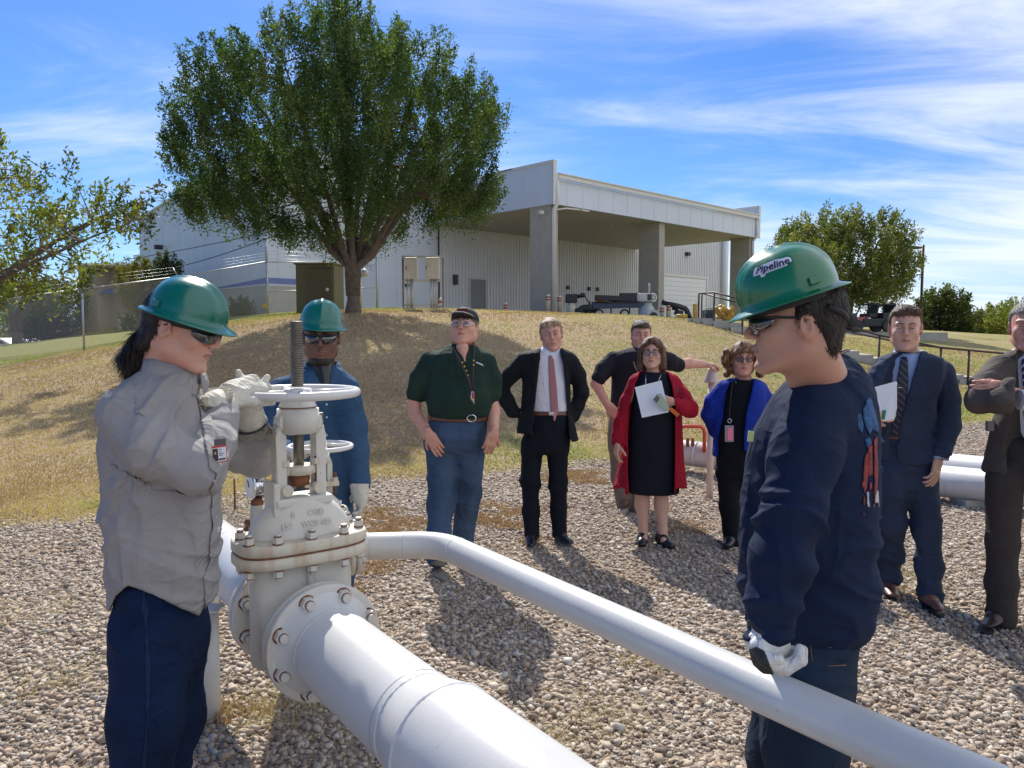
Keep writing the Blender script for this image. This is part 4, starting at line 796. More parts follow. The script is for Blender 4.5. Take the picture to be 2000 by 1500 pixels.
# --- main gate valve
gv = empty('gate_valve', (VC.x, VC.y, 0)); tag(gv, 'large white rising stem gate valve being turned by the worker on the left', 'gate valve')
mb = MB(); M_ = axis_M(VC, D)
prof = [(.10, -.16), (.135, -.15), (.15, -.11), (.155, 0), (.15, .11), (.135, .15), (.10, .16)]; mb.lathe(prof, M_, 40)
def slab(mb, p, hx, hy, hz, mi=0, bev=.02): mb.box(p, (hx, hy, hz), Matrix((E, UP.cross(E), UP)).transposed(), bev, mi)
def oval(mb, c, hl, hw, z0, z1, mi=0, n=40, bev=.006):
    pts = []
    for i in range(n):
        a = 2*math.pi*i/n; ca, sa = math.cos(a), math.sin(a); e = 2/3.2; pts.append((hl*math.copysign(abs(ca)**e, ca), hw*math.copysign(abs(sa)**e, sa)))
    rings = []
    for zz, k_ in ((z0, -bev), (z0+bev, 0), (z1-bev, 0), (z1, -bev)): rings.append([mb.b.verts.new(c+E*(x*(1+k_/hl))+D*(y*(1+k_/hw))+UP*zz) for x, y in pts])
    for a_, b_ in zip(rings[:-1], rings[1:]):
        for i in range(n): f = mb.b.faces.new((a_[i], a_[(i+1) % n], b_[(i+1) % n], b_[i])); f.material_index = mi; f.smooth = True
    for rg in (rings[0][::-1], rings[-1]): f = mb.b.faces.new(rg); f.material_index = mi
Vz = Vector((VC.x, VC.y, 0))
oval(mb, Vz, .182, .083, .50, .885, 0, 40, .01)
mb.cyl(Vz+D*.085+UP*.72, Vz+D*.085+UP*.87, .012, n=8)
mb.build('body', pv, gv)
mb = MB(); oval(mb, Vz, .236, .138, .872, .913, 0); mb.build('bonnet_flange', pr_, gv)
mb = MB(); oval(mb, Vz, .232, .134, .9135, .9185, 0, bev=.001); mb.build('gasket', rust, gv)
mb = MB(); oval(mb, Vz, .236, .138, .919, .960, 0); mb.build('bonnet_flange', pr_, gv)
bp = [(-.205, .07), (-.205, -.03), (-.12, .112), (.0, .114), (.12, .112), (.205, .05), (.205, -.05), (-.12, -.112), (0, -.114), (.12, -.112)]
for x, y in bp:
    q_ = Vz+E*x+D*y
    for zz, dr_ in ((.960, UP), (.872, -UP)):
        mb = MB(); b0 = q_+UP*zz; mb.cyl(b0, b0+dr_*.004, .0185, n=12, mi=1); mb.cyl(b0+dr_*.004, b0+dr_*.025, .0175, n=6, smooth=False); mb.cyl(b0+dr_*.025, b0+dr_*.029, .0125, n=12, mi=1); mb.cyl(b0+dr_*.029, b0+dr_*.036, .011, n=12); mb.build('bolt', [pv, rust], gv)
# domed bonnet
mb = MB(); n = 48; rings = []
for k_ in range(15):
    s_ = k_/14; z = .958+.135*s_; w_ = .190*(1-.52*s_**1.7); dd_ = .098-.035*s_
    rings.append([mb.b.verts.new(Vz+E*(w_*math.cos(2*math.pi*i/n))+D*(dd_*math.sin(2*math.pi*i/n))+UP*z) for i in range(n)])
for a_, b_ in zip(rings[:-1], rings[1:]):
    for i in range(n): f = mb.b.faces.new((a_[i], a_[(i+1) % n], b_[(i+1) % n], b_[i])); f.smooth = True
mb.b.faces.new(rings[-1]); mb.b.faces.new(rings[0][::-1]); mb.build('bonnet', pv, gv)
# cast lettering on the dome
def text_mesh(name, s, size, M_, mat, parent, ext=.0015, align='CENTER', bold=False, shear=0.0):
    cu = bpy.data.curves.new(name, 'FONT'); cu.body = s; cu.size = size; cu.extrude = ext; cu.align_x = align; cu.align_y = 'CENTER'; cu.shear = shear; cu.resolution_u = 2
    if bold: cu.offset = size*.022
    o_ = bpy.data.objects.new(name, cu); COL.objects.link(o_); dg = bpy.context.evaluated_depsgraph_get(); me = bpy.data.meshes.new_from_object(o_.evaluated_get(dg)); bpy.data.objects.remove(o_)
    me.transform(M_); return me
def text_obj(name, s, size, M_, mat, parent, **k):
    me = text_mesh(name, s, size, M_, mat, parent, **k); me.materials.clear(); return link(name, me, mat, parent)
sl = (D*.42+UP*.9).normalized(); nr = (D*.9-(-UP)*.42).normalized(); nr = E.cross(sl); nr = nr if nr.dot(D) > 0 else -nr
for s_, dx, z, sz_ in (('8', -.050, 1.045, .030), ('CGB', .030, 1.045, .030), ('150', -.075, 1.008, .030), ('WCB 100', .030, 1.008, .027)):
    dd_ = .098-.035*(z-.958)/.135; w_ = .190*(1-.52*max(0, (z-.958)/.135)**1.7); dist = dd_*math.sqrt(max(0, 1-(dx/w_)**2))
    Mx = Matrix.Translation(Vz+E*dx+D*(dist+.0035)+UP*z) @ Matrix((E, (UP*.98-D*.18).normalized(), (D*.98+UP*.18).normalized())).transposed().to_4x4()
    text_obj('cast_letters', s_, sz_, Mx, painted('letter_paint', (.62, .59, .52), rust=.15), gv, ext=.002, bold=True)
# yoke: two arms, closed top and base
def yoke(th, c, zb, zt, hw, arm, dep, mat, topw=None, shoulder=.10):
    mb = MB(); topw = topw or hw*.78
    out = [(-hw*1.0, zb), (-hw, zt-shoulder), (-hw*.93, zt-shoulder*.62), (-topw, zt-shoulder*.35), (-topw, zt), (topw, zt), (topw, zt-shoulder*.35), (hw*.93, zt-shoulder*.62), (hw, zt-shoulder), (hw, zb)]
    i_ = hw-arm; ins = [(-i_*.7, zb+.012), (-i_, zb+.03), (-i_, zt-shoulder-.012), (-i_*.8, zt-shoulder+.004), (i_*.8, zt-shoulder+.004), (i_, zt-shoulder-.012), (i_, zb+.03), (i_*.7, zb+.012)]
    # build as strips: left arm, right arm, top block
    def prism(pts, d0): mb.poly([c+E*x+UP*z-D*d0 for x, z in pts], 2*d0, D)
    prism([(-hw, zb), (-hw, zt-shoulder), (-hw*.93, zt-shoulder*.62), (-i_*.8, zt-shoulder+.004), (-i_, zt-shoulder-.014), (-i_, zb+.03), (-i_*.6, zb)], dep)
    prism([(hw, zb), (i_*.6, zb), (i_, zb+.03), (i_, zt-shoulder-.014), (i_*.8, zt-shoulder+.004), (hw*.93, zt-shoulder*.62), (hw, zt-shoulder)], dep)
    prism([(-hw*.93, zt-shoulder*.62), (-topw, zt-shoulder*.35), (-topw, zt-.02), (topw, zt-.02), (topw, zt-shoulder*.35), (hw*.93, zt-shoulder*.62), (i_*.8, zt-shoulder+.004), (-i_*.8, zt-shoulder+.004)], dep*1.02)
    bmesh.ops.bevel(mb.b, geom=[e for e in mb.b.edges], offset=arm*.16, segments=2, affect='EDGES')
    mb.cyl(c+UP*(zt-shoulder*.9), c+UP*(zt-.004), topw*1.02, n=28)
    return mb.build('yoke', mat, th)
yoke(gv, Vz, 1.085, 1.415, .092, .032, .030, pv)
mb = MB(); mb.box(Vz+UP*1.083, (.105, .062, .016), Matrix((E, UP.cross(E), UP)).transposed(), .01); mb.box(Vz-E*.10+UP*1.07, (.012, .055, .085), Matrix((E, UP.cross(E), UP)).transposed(), .006); mb.build('yoke_base', pv, gv)
def threaded(th, c, z0, z1, r, pitch=.009):
    prof = []; z = z0
    while z < z1: prof += [(r*.84, z), (r, z+pitch*.3), (r, z+pitch*.5), (r*.84, z+pitch*.8)]; z += pitch
    mb = MB(); mb.lathe(prof, Matrix.Translation(c), 20); return mb.build('stem', steel, th)
threaded(gv, Vz, 1.49, 1.722, .0235); 
mb = MB(); mb.cyl(Vz+UP*1.12, Vz+UP*1.42, .019, n=20); mb.build('stem', steel, gv)
mb = MB(); mb.cyl(Vz+UP*1.135, Vz+UP*1.175, .036, n=20, mi=1); mb.cyl(Vz+UP*1.175, Vz+UP*1.208, .052, n=24); mb.box(Vz+UP*1.19, (.075, .025, .016), Matrix((E, UP.cross(E), UP)).transposed(), .004)
for s_ in (-1, 1): mb.cyl(Vz+E*.058*s_+D*.02+UP*1.10, Vz+E*.058*s_+D*.02+UP*1.235, .008, n=8, mi=1); mb.cyl(Vz+E*.058*s_+D*.02+UP*1.208, Vz+E*.058*s_+D*.02+UP*1.23, .017, n=6, smooth=False); mb.cyl(Vz+E*.058*s_+D*.05+UP*1.125, Vz+E*.058*s_-D*.02+UP*1.125, .02, n=12)
mb.build('gland', [pr_, rust], gv)
def handwheel(th, c, z, R_, rim, hub_r, zh, nsp=4, mat=pw):
    mb = MB(); n = 64; mb.tube([c+Vector((R_*math.cos(2*math.pi*i/n), R_*math.sin(2*math.pi*i/n), z)) for i in range(n)], rim, 14, closed=True); mb.build('wheel_rim', mat, th)
    for i in range(nsp):
        a = 2*math.pi*i/nsp+.5; d_ = Vector((math.cos(a), math.sin(a), 0)); mb = MB(); mb.tube([c+d_*hub_r*.6+UP*(zh+.012), c+d_*R_*.5+UP*(z*.6+zh*.4+.004), c+d_*(R_-rim*.3)+UP*z], [rim*.95, rim*.75, rim*.8], 10); mb.build('spoke', mat, th)
    mb = MB(); mb.lathe([(hub_r*.95, zh-.045), (hub_r*1.0, zh-.03), (hub_r*.85, zh-.01), (hub_r*.72, zh+.03)], Matrix.Translation(c), 28); mb.build('hub', mat, th)
handwheel(gv, Vz, 1.468, .207, .0155, .066, 1.452)
mb = MB(); mb.lathe([(.066, 1.4145), (.066, 1.4185), (.062, 1.4185), (.062, 1.4065)], Matrix.Translation(Vz), 28, cap=False); mb.build('rust_ring', rust, gv)
# flanges: front and rear pairs
def flange(mb, p, d, Ro, Ri, th_, n=56, face=.004): mb.lathe([(Ri, 0), (Ro*.86, 0), (Ro*.98, 0), (Ro, .004), (Ro, th_-.004), (Ro-.004, th_), (Ro*.80, th_), (Ri, th_+.0)], axis_M(p, d), n)
for s_ in (1, -1):
    mb = MB(); flange(mb, VC+D*s_*.158, D*s_, .2, .14, .030); mb.build('body_flange', pv, gv)
    mb = MB(); mb.lathe([(.1885, 0), (.1885, .0052)], axis_M(VC+D*s_*.1882, D*s_), 48, cap=False); mb.build('gasket', rim_m, gv)
    ring_bolts(gv, VC+D*s_*.157, -D*s_, .168, 8, .024, .01, pv)
# --- main line
ml = empty('main_pipeline', (Fc.x, Fc.y, 0)); tag(ml, 'thick white main pipe running from the large valve to the bottom edge of the photo', 'pipe')
mb = MB(); p0 = VC+D*.1935; flange(mb, p0, D, .203, .14, .030); mb.build('flange', pv, ml)
ring_bolts(ml, p0+D*.030, D, .168, 8, .0255, .013, pv)
r1, r2 = .1365, .162
L1 = .66; L2 = .80
mb = MB(); mb.lathe([(.178, .0), (.170, .012), (.150, .03), (r1+.003, .062), (r1, .072), (r1, L1)], axis_M(p0+D*.030, D), 64, cap=False)
mb.lathe([(r1, L1), (r1+.002, L1+.02), ((r1+r2)/2, (L1+L2)/2), (r2-.002, L2-.02), (r2, L2)], axis_M(p0+D*.030, D), 64, cap=False)
mb.lathe([(r2, L2), (r2, 2.6), (0.01, 2.6)], axis_M(p0+D*.030, D), 64, cap=False); mb.build('pipe', pw, ml)
def weld(th, p, d, r, w_=.007, bead=.0034):
    mb = MB(); n = 150; M_ = axis_M(p, d); rr = random.Random(int(r*1e5)); k = 5; rings = []
    for i in range(n):
        a = 2*math.pi*i/n; b_ = bead*(.7+.6*rr.random()); off = w_*.25*(rr.random()-.5); rings.append([mb.b.verts.new(M_ @ Vector(((r+b_*math.sin(math.pi*j/(k-1))-.0005)*math.cos(a), (r+b_*math.sin(math.pi*j/(k-1))-.0005)*math.sin(a), off+w_*(j/(k-1)-.5)*2))) for j in range(k)])
    for i in range(n):
        for j in range(k-1): f = mb.b.faces.new((rings[i][j], rings[(i+1) % n][j], rings[(i+1) % n][j+1], rings[i][j+1])); f.smooth = True
    mb.build('weld_bead', pw, th)
for l_, r_ in ((.068, r1), (L1, r1), (L2, r2)): weld(ml, p0+D*(.030+l_), D, r_+.0005)
mb = MB(); mb.lathe([(r1+.0006, 0), (r1+.0014, .001), (r1+.0006, .002)], axis_M(p0+D*(.03+L1-.03), D), 64, cap=False); mb.build('paint_line', simple('line_grey', (.35, .35, .36), .6), ml)
# support saddle under the line outside the frame and post left of the valve
mb = MB(); q_ = p0+D*2.2; mb.cyl((q_.x, q_.y, 0), (q_.x, q_.y, ZC-r2+.01), .06, n=20); mb.build('support', pw, ml)
# rear of the line
rl = empty('rear_pipeline', (VC-D*.6)*Vector((1, 1, 0)) if False else (VC.x-D.x*.6, VC.y-D.y*.6, 0)); tag(rl, 'thick white pipe leading away behind the large valve and turning down', 'pipe')
p1 = VC-D*.1935; mb = MB(); flange(mb, p1, -D, .203, .14, .030); mb.build('flange', pv, rl)
ring_bolts(rl, p1-D*.030, -D, .168, 8, .0255, .013, pv)
pts = [p1-D*.03, p1-D*.3, p1-D*1.1]
cen = p1-D*1.1; 
for a in np.linspace(0, math.pi/2, 10)[1:]: pts.append(cen-D*(.38*math.sin(a))-UP*(.38*(1-math.cos(a))))
pts.append(pts[-1]-UP*.5); mb = MB(); mb.tube(pts, r1, 40); mb.lathe([(.175, .0), (.165, .015), (.145, .04), (r1+.001, .08)], axis_M(p1-D*.030, -D), 48, cap=False); mb.build('pipe', pw, rl)
weld(rl, p1-D*.11, -D, r1); weld(rl, p1-D*.75, -D, r1)
g = G(405, 1396); tp = empty('pipe_support', g); tag(tp, 'short white round support post behind the left worker, left of the valve', 'support post')
ztp = P(405, 1190, g.y).z
mb = MB(); mb.cyl(g-UP*.1, (g.x, g.y, ztp), .0575, n=32); mb.build('post', pw, tp)
mb = MB(); mb.box((g.x+.02, g.y, ztp+.004), (.05, .05, .005), None, .001); mb.build('cap_plate', pv, tp)
# --- small valve and the thin line
Z2 = .772; A2 = Vector((.94, .342, 0)).normalized(); N2 = Vector((A2.y, -A2.x, 0)); 
f2 = P(704, 1076, 3.20); f2.z = Z2
sc = P(626, 900, 3.16); S2 = Vector((sc.x, sc.y, 0)); E_save, D_save = E, D
E, D = A2, N2
Sc = Vector((S2.x, S2.y, Z2)); half = (Vector((f2.x, f2.y, 0))-S2).dot(A2)-.03
A2y = (Vector((f2.x, f2.y, 0))-S2)
sv = empty('small_gate_valve', S2); tag(sv, 'smaller white gate valve with a little handwheel standing behind the large one', 'gate valve')
mb = MB(); mb.lathe([(.05, -half+.02), (.062, -half+.04), (.075, 0), (.062, half-.04), (.05, half-.02)], axis_M(Sc, A2), 32); oval(mb, S2, .085, .055, Z2-.1, Z2+.13, 0, 32, .01); mb.build('body', pv, sv)
for za, zb in ((.128, .150), (.153, .175)): mb = MB(); oval(mb, S2, .108, .082, Z2+za, Z2+zb, 0, 32, .003); mb.build('bonnet_flange', pr_, sv)
for x in (-.08, 0, .08):
    for y in (-.06, .06): q_ = S2+E*x+D*y+UP*(Z2+.175); mb = MB(); mb.cyl(q_, q_+UP*.014, .012, n=6, smooth=False); mb.cyl(q_+UP*.014, q_+UP*.02, .007, n=8, mi=1); mb.build('bolt', [pv, rust], sv)
mb = MB(); mb.lathe([(.085, Z2+.172), (.078, Z2+.2), (.045, Z2+.235), (.04, Z2+.25)], Matrix.Translation(S2), 32); mb.build('bonnet', pv, sv)
zwh = P(626, 872, 3.16).z
yoke(sv, S2, Z2+.24, zwh-.025, .046, .018, .018, pv, shoulder=.05)
threaded(sv, S2, zwh+.01, P(626, 806, 3.16).z, .0155, .007)
mb = MB(); mb.cyl(S2+UP*(Z2+.24), S2+UP*(zwh-.03), .010, n=14); mb.build('stem', steel, sv)
mb = MB(); mb.cyl(S2+UP*(Z2+.26), S2+UP*(Z2+.285), .028, n=16); 
for s_ in (-1, 1): mb.cyl(S2+D*.03+E*.055*s_+UP*(Z2+.24), S2+D*.03+E*.055*s_+UP*(Z2+.33), .006, n=8, mi=1); mb.cyl(S2+D*.03+E*.055*s_+UP*(Z2+.29), S2+D*.03+E*.055*s_+UP*(Z2+.31), .012, n=6, smooth=False)
mb.box(S2+D*.03+UP*(Z2+.285), (.07, .012, .01), Matrix((E, UP.cross(E), UP)).transposed(), .003); mb.build('gland', [pr_, rust], sv)
handwheel(sv, S2, zwh, .127, .0095, .034, zwh-.006)
for s_ in (1, -1): mb = MB(); flange(mb, Sc+A2*s_*(half-.022), A2*s_, .116, .06, .022, 40); mb.build('body_flange', pv, sv); ring_bolts(sv, Sc+A2*s_*(half-.024), -A2*s_, .095, 8, .014, .006, pv)
E, D = E_save, D_save
tl = empty('side_pipeline', (f2.x, f2.y, 0)); tag(tl, 'slimmer white pipe bending from the small valve toward the worker on the right', 'pipe')
q0 = Sc+A2*(half+.003); mb = MB(); flange(mb, q0, A2, .116, .06, .022, 40); mb.build('flange', pv, tl); ring_bolts(tl, q0+A2*.022, A2, .095, 8, .014, .006, pv)
rp = .0572; bend = P(850, 1062, 3.24); bend.z = Z2
far_end = P(1479, 1341, 2.0)
# second leg stays level: solve its depth from the height of the pipe
def at_z(px, py, z):
    c_ = (px-1000)/F_PX; s_ = (750-py)/F_PX; dz = -SP+s_*CP; t_ = (z-CAM_Z)/dz; return Vector((c_*t_, (CP+s_*SP)*t_, z))
e1 = at_z(1479, 1343, Z2); e2 = at_z(1715, 1447, Z2); bend = at_z(862, 1063, Z2); d1 = (bend-(q0+A2*.02)); d1.z = 0; d1.normalize(); d2 = (e2-bend).normalized()
st = q0+A2*.022; a_ = bend-d1*.13; b_ = bend+d2*.13
pts = [st, st+d1*.06, a_]+[a_.lerp(bend, s_).lerp(bend.lerp(b_, s_), s_) for s_ in np.linspace(0, 1, 12)[1:-1]]+[b_, e1, e2, e2+(e2-e1).normalized()*1.4]
mb = MB(); mb.tube(pts, rp, 48); mb.lathe([(.075, 0), (.068, .012), (rp+.001, .035)], axis_M(st, d1), 32, cap=False); mb.build('pipe', pw, tl)
for q_, d_ in ((st+d1*.038, d1), (a_-d1*.03, d1), (b_, d2)): weld(tl, q_, d_, rp, .0045, .0022)
ez = e2+(e2-e1).normalized()*1.2; mb = MB(); mb.cyl((ez.x, ez.y, 0), (ez.x, ez.y, Z2-rp+.01), .04, n=16); mb.build('support', pw, tl)
# left of the small valve: elbow down into the main line + gauge riser
bl = empty('branch_pipe', (VC.x-D.x*.42, VC.y-D.y*.42, 0)); tag(bl, 'short white branch pipe joining the small valve to the rear pipe', 'pipe')
q1 = Sc-A2*(half+.003); mb = MB(); flange(mb, q1, -A2, .116, .06, .022, 40); mb.build('flange', pv, bl)
tgt = VC-D*.50; tgt.z = 0
lq = Vector((tgt.x, tgt.y, Z2)); dd_ = (lq-q1).normalized(); el = lq-dd_*.15; mb = MB()
mb.tube([q1-A2*.02, q1-A2*.06, el]+[el.lerp(lq, s_).lerp(lq.lerp(lq-UP*.12, s_), s_) for s_ in np.linspace(0, 1, 8)[1:]]+[lq-UP*.2], rp, 28); mb.build('pipe', pw, bl)
gpnt = P(503, 1030, 3.18); gx_ = Vector((gpnt.x, gpnt.y, 0)); pg = empty('pressure_gauge', gx_); tag(pg, 'round chrome pressure gauge on a rusty riser behind the large valve', 'gauge')
zr0, zr1, zr2 = P(503, 1045, 3.18).z, P(503, 972, 3.18).z, P(500, 950, 3.18).z
mb = MB(); mb.cyl(gx_+UP*(zr0-.06), gx_+UP*(zr1-.028), .030, n=20); mb.cyl(gx_+UP*(zr0+.01), gx_+UP*(zr0+.04), .036, n=20); mb.cyl(gx_+UP*(zr0+.02)-Vector((.055, 0, 0)), gx_+UP*(zr0+.02)-Vector((.02, 0, 0)), .018, n=14, mi=1); mb.cyl(gx_+UP*(zr0+.055)-Vector((.05, 0, 0)), gx_+UP*(zr0+.055)-Vector((.02, 0, 0)), .015, n=14, mi=1); mb.build('riser', [pr_, rust], pg)
mb = MB(); mb.cyl(gx_+UP*(zr1-.03), gx_+UP*(zr1), .030, .022, n=8, smooth=False); mb.cyl(gx_+UP*zr1, gx_+UP*(zr2-.03), .008, n=10); mb.build('bushing', rust, pg)
chrome = simple('chrome', (.75, .75, .77), .12, 1.0, .03); gd = Vector((-.75, -.66, 0)).normalized(); gc = gx_+UP*zr2; mb = MB()
mb.lathe([(.038, -.03), (.046, -.026), (.048, -.02), (.048, .018), (.052, .02), (.052, .028), (.046, .030)], axis_M(gc, gd), 36); mb.build('case', chrome, pg)
mb = MB(); mb.cyl(gc+gd*.0305, gc+gd*.0315, .045, n=32); dl = mb.build('dial', simple('dial_white', (.75, .75, .73), .3), pg)
mb = MB(); mb.cyl(gc+gd*.033, gc+gd*.033+(UP*.03+gd.cross(UP)*.012), .0016, n=6); mb.build('needle', dark_m, dl)
g = G(459, 995); mb = MB(); mb.cyl(g-UP*.05, (g.x, g.y, P(459, 935, g.y).z), .010, n=8); tag(mb.build('marker_rod', rust), 'thin rusty rod stuck in the gravel between the left worker and the gauge', 'rod')
# --- far pipeline behind the group
pk = painted('pink_primer_pipe', (0.62, 0.50, 0.48), dirt=(.45, .3, .2), rust=.5, rough=.45)
fp = empty('far_pipeline', (3.0, 8.9, 0)); tag(fp, 'pinkish white pipe lying low on the gravel behind the two women', 'pipe')
L = P(1338, 884, 9.1); Rr = P(1600, 918, 8.2); R2 = P(1960, 952, 7.15); zL = .20
def lev(v): v = v.copy(); v.z = max(v.z, .17); return v
mb = MB(); mb.tube([lev(L)+(lev(L)-lev(Rr)).normalized()*.1, lev(L), lev(Rr)], .148, 36); mb.build('pipe', pk, fp)
mb = MB(); hd = simple('red_handle', (.55, .06, .03), .4); a_ = P(1338, 868, 8.8); z0, z1 = P(1338, 866, 8.8).z, P(1338, 833, 8.8).z; x0, x1 = P(1320, 850, 8.8).x, P(1376, 850, 8.8).x
mb.tube([(x0, 8.8, z0-.1), (x0, 8.8, z1-.04), (x0+.04, 8.8, z1), (x1-.05, 8.8, z1), (x1-.01, 8.8, z1-.03), (x1, 8.8, z1-.08), (x1, 8.8, z0-.1)], .022, 10); mb.build('handle', hd, fp)
for px in (1343, 1353): mb = MB(); q_ = P(px, 862, 8.95); mb.cyl(q_-UP*.06, q_+UP*.04, .02, n=8); mb.build('stud', rust, fp)
weld(fp, P(1362, 887, 9.0), (lev(Rr)-lev(L)), .149, .01, .006)
wp_ = empty('long_pipeline', (Rr.x, Rr.y, 0)); tag(wp_, 'front one of two thick white pipes crossing the gravel at the right edge', 'pipe', 'twin pipes at the right')
grp = painted('grubby_pipe', (0.66, 0.66, 0.65), dirt=(.35, .3, .22), rust=.1, rough=.35)
mb = MB(); a_, b_ = lev(Rr), lev(R2); a_ = a_+Vector((.25, -.05, 0)); dv = (b_-a_).normalized(); mb.tube([a_, b_+dv*2.5], .155, 36); mb.build('pipe', grp, wp_)
wq = empty('long_pipeline', (Rr.x, Rr.y+.5, 0)); tag(wq, 'rear one of two thick white pipes crossing the gravel at the right edge', 'pipe', 'twin pipes at the right')
mb = MB(); off = Vector((.25, .55, .04)); mb.tube([a_+off, b_+dv*2.5+off], .155, 36); mb.build('pipe', grp, wq)
for k_ in (.25, .8):
    for off_, pp_ in ((Vector((0, 0, 0)), wp_), (off, wq)): q_ = a_.lerp(b_, k_)+off_; mb = MB(); mb.box((q_.x, q_.y, .02), (.10, .14, .05), None, .01); mb.build('support', conc_m, pp_)
# vent post the man behind leans on
Y = 7.6; x = P(1390, 740, Y).x; vp = empty('vent_post', (x, Y, 0)); tag(vp, 'pinkish vent post with cone cap under the hand of the man at the back', 'vent')
z0, z1 = P(1390, 746, Y).z, P(1390, 718, Y).z; mb = MB(); mb.cyl((x, Y, 0), (x, Y, z0+.01), .034, n=16); mb.build('post', pk, vp)
mb = MB(); mb.lathe([(.072, z0-.005), (.072, z0+.008), (.04, z1-.02), (.03, z1-.005), (.012, z1)], Matrix.Translation((x, Y, 0)), 28); mb.build('cone_cap', pk, vp)
# ================================================================ SIGNED DISTANCE MODELLING
def _v(p): return np.array(tuple(p), dtype=np.float32)
class Cap:
    def __init__(s, a, b, ra, rb=None, sq=None):
        s.a, s.b, s.ra, s.rb = _v(a), _v(b), ra, (ra if rb is None else rb); s.sq = sq; m = max(s.ra, s.rb)*(1.0 if sq is None else max(1, 1/sq[1] if sq[1] < 1 else sq[1]))
        s.lo = np.minimum(s.a, s.b)-m; s.hi = np.maximum(s.a, s.b)+m
    def __call__(s, X, Y, Z):
        ab = s.b-s.a; L = max(float(ab @ ab), 1e-9); px, py, pz = X-s.a[0], Y-s.a[1], Z-s.a[2]
        h = np.clip((px*ab[0]+py*ab[1]+pz*ab[2])/L, 0, 1); qx, qy, qz = px-ab[0]*h, py-ab[1]*h, pz-ab[2]*h
        if s.sq is not None:
            n, k = s.sq; n = _v(n); n = n/np.linalg.norm(n); dn = qx*n[0]+qy*n[1]+qz*n[2]; f = (1/k-1); qx, qy, qz = qx+n[0]*dn*f, qy+n[1]*dn*f, qz+n[2]*dn*f
        return np.sqrt(qx*qx+qy*qy+qz*qz)-(s.ra+(s.rb-s.ra)*h)
class Ell:
    def __init__(s, c, r, M=None):
        s.c, s.r = _v(c), np.array(r, dtype=np.float32); s.M = None if M is None else np.array([list(x) for x in M], dtype=np.float32); m = s.r.max() if M is not None else s.r; s.lo, s.hi = s.c-m, s.c+m
    def __call__(s, X, Y, Z):
        x, y, z = X-s.c[0], Y-s.c[1], Z-s.c[2]
        if s.M is not None: M = s.M; x, y, z = (x*M[0, 0]+y*M[1, 0]+z*M[2, 0], x*M[0, 1]+y*M[1, 1]+z*M[2, 1], x*M[0, 2]+y*M[1, 2]+z*M[2, 2])
        a = (x/s.r[0])**2+(y/s.r[1])**2+(z/s.r[2])**2; b = (x/s.r[0]**2)**2+(y/s.r[1]**2)**2+(z/s.r[2]**2)**2
        k0 = np.sqrt(a); return k0*(k0-1)/(np.sqrt(b)+1e-6)
def pch(x, y):
    """monotone cubic through stations, returns a callable"""
    x = np.asarray(x, float); y = np.asarray(y, float); h = np.diff(x); d = np.diff(y)/h; m = np.zeros(len(x))
    m[0], m[-1] = d[0], d[-1]
    for i in range(1, len(x)-1): m[i] = 0 if d[i-1]*d[i] <= 0 else 2*d[i-1]*d[i]/(d[i-1]+d[i])
    def f(q):
        q = np.clip(q, x[0], x[-1]); i = np.clip(np.searchsorted(x, q, side='right')-1, 0, len(x)-2); t = (q-x[i])/h[i]
        return ((1+2*t)*(1-t)**2*y[i]+t*(1-t)**2*h[i]*m[i]+t*t*(3-2*t)*y[i+1]+t*t*(t-1)*h[i]*m[i+1]).astype(np.float32)
    return f
class Loft:
    """upright body section: stations (z, cx, cy, half width, half depth) and a facing yaw"""
    def __init__(s, st, lat, n=2.3, rnd=0.0):
        st = sorted(st); z = [q_[0] for q_ in st]; s.z0, s.z1 = z[0], z[-1]; s.f = [pch(z, [q_[i] for q_ in st]) for i in (1, 2, 3, 4)]
        s.lat = _v(lat)[:2]; s.lat = s.lat/np.linalg.norm(s.lat); s.n = n; s.rnd = rnd; m = max(max(q_[3], q_[4]) for q_ in st)
        s.lo = np.array([min(q_[1] for q_ in st)-m, min(q_[2] for q_ in st)-m, s.z0]); s.hi = np.array([max(q_[1] for q_ in st)+m, max(q_[2] for q_ in st)+m, s.z1])
    def __call__(s, X, Y, Z):
        zz = Z[0:1, 0:1, :]; cx, cy, w, d = [f(zz) for f in s.f]; x, y = X-cx, Y-cy; u = x*s.lat[0]+y*s.lat[1]; v = -x*s.lat[1]+y*s.lat[0]
        k = ((np.abs(u)/w)**s.n+(np.abs(v)/d)**s.n)**(1/s.n); r = np.sqrt(u*u+v*v)+1e-6; sd_ = (k-1)*np.minimum(r/np.maximum(k, .2), np.maximum(w, d))
        e = np.maximum(s.z0-Z, Z-s.z1); q1 = np.maximum(sd_+s.rnd, 0); q2 = np.maximum(e+s.rnd, 0)
        return np.where((q1 > 0) & (q2 > 0), np.sqrt(q1*q1+q2*q2)-s.rnd, np.maximum(sd_, e))
class Box:
    def __init__(s, c, h, M=None, r=0.0):
        s.c, s.h, s.r = _v(c), np.array(h, dtype=np.float32), r; s.M = None if M is None else np.array([list(x) for x in M], dtype=np.float32); m = np.linalg.norm(s.h) if M is not None else s.h; s.lo, s.hi = s.c-m, s.c+m
    def __call__(s, X, Y, Z):
        x, y, z = X-s.c[0], Y-s.c[1], Z-s.c[2]
        if s.M is not None: M = s.M; x, y, z = (x*M[0, 0]+y*M[1, 0]+z*M[2, 0], x*M[0, 1]+y*M[1, 1]+z*M[2, 1], x*M[0, 2]+y*M[1, 2]+z*M[2, 2])
        q = [np.abs(a)-(h-s.r) for a, h in zip((x, y, z), s.h)]; o = np.sqrt(sum(np.maximum(a, 0)**2 for a in q)); return o+np.minimum(np.maximum(np.maximum(q[0], q[1]), q[2]), 0)-s.r
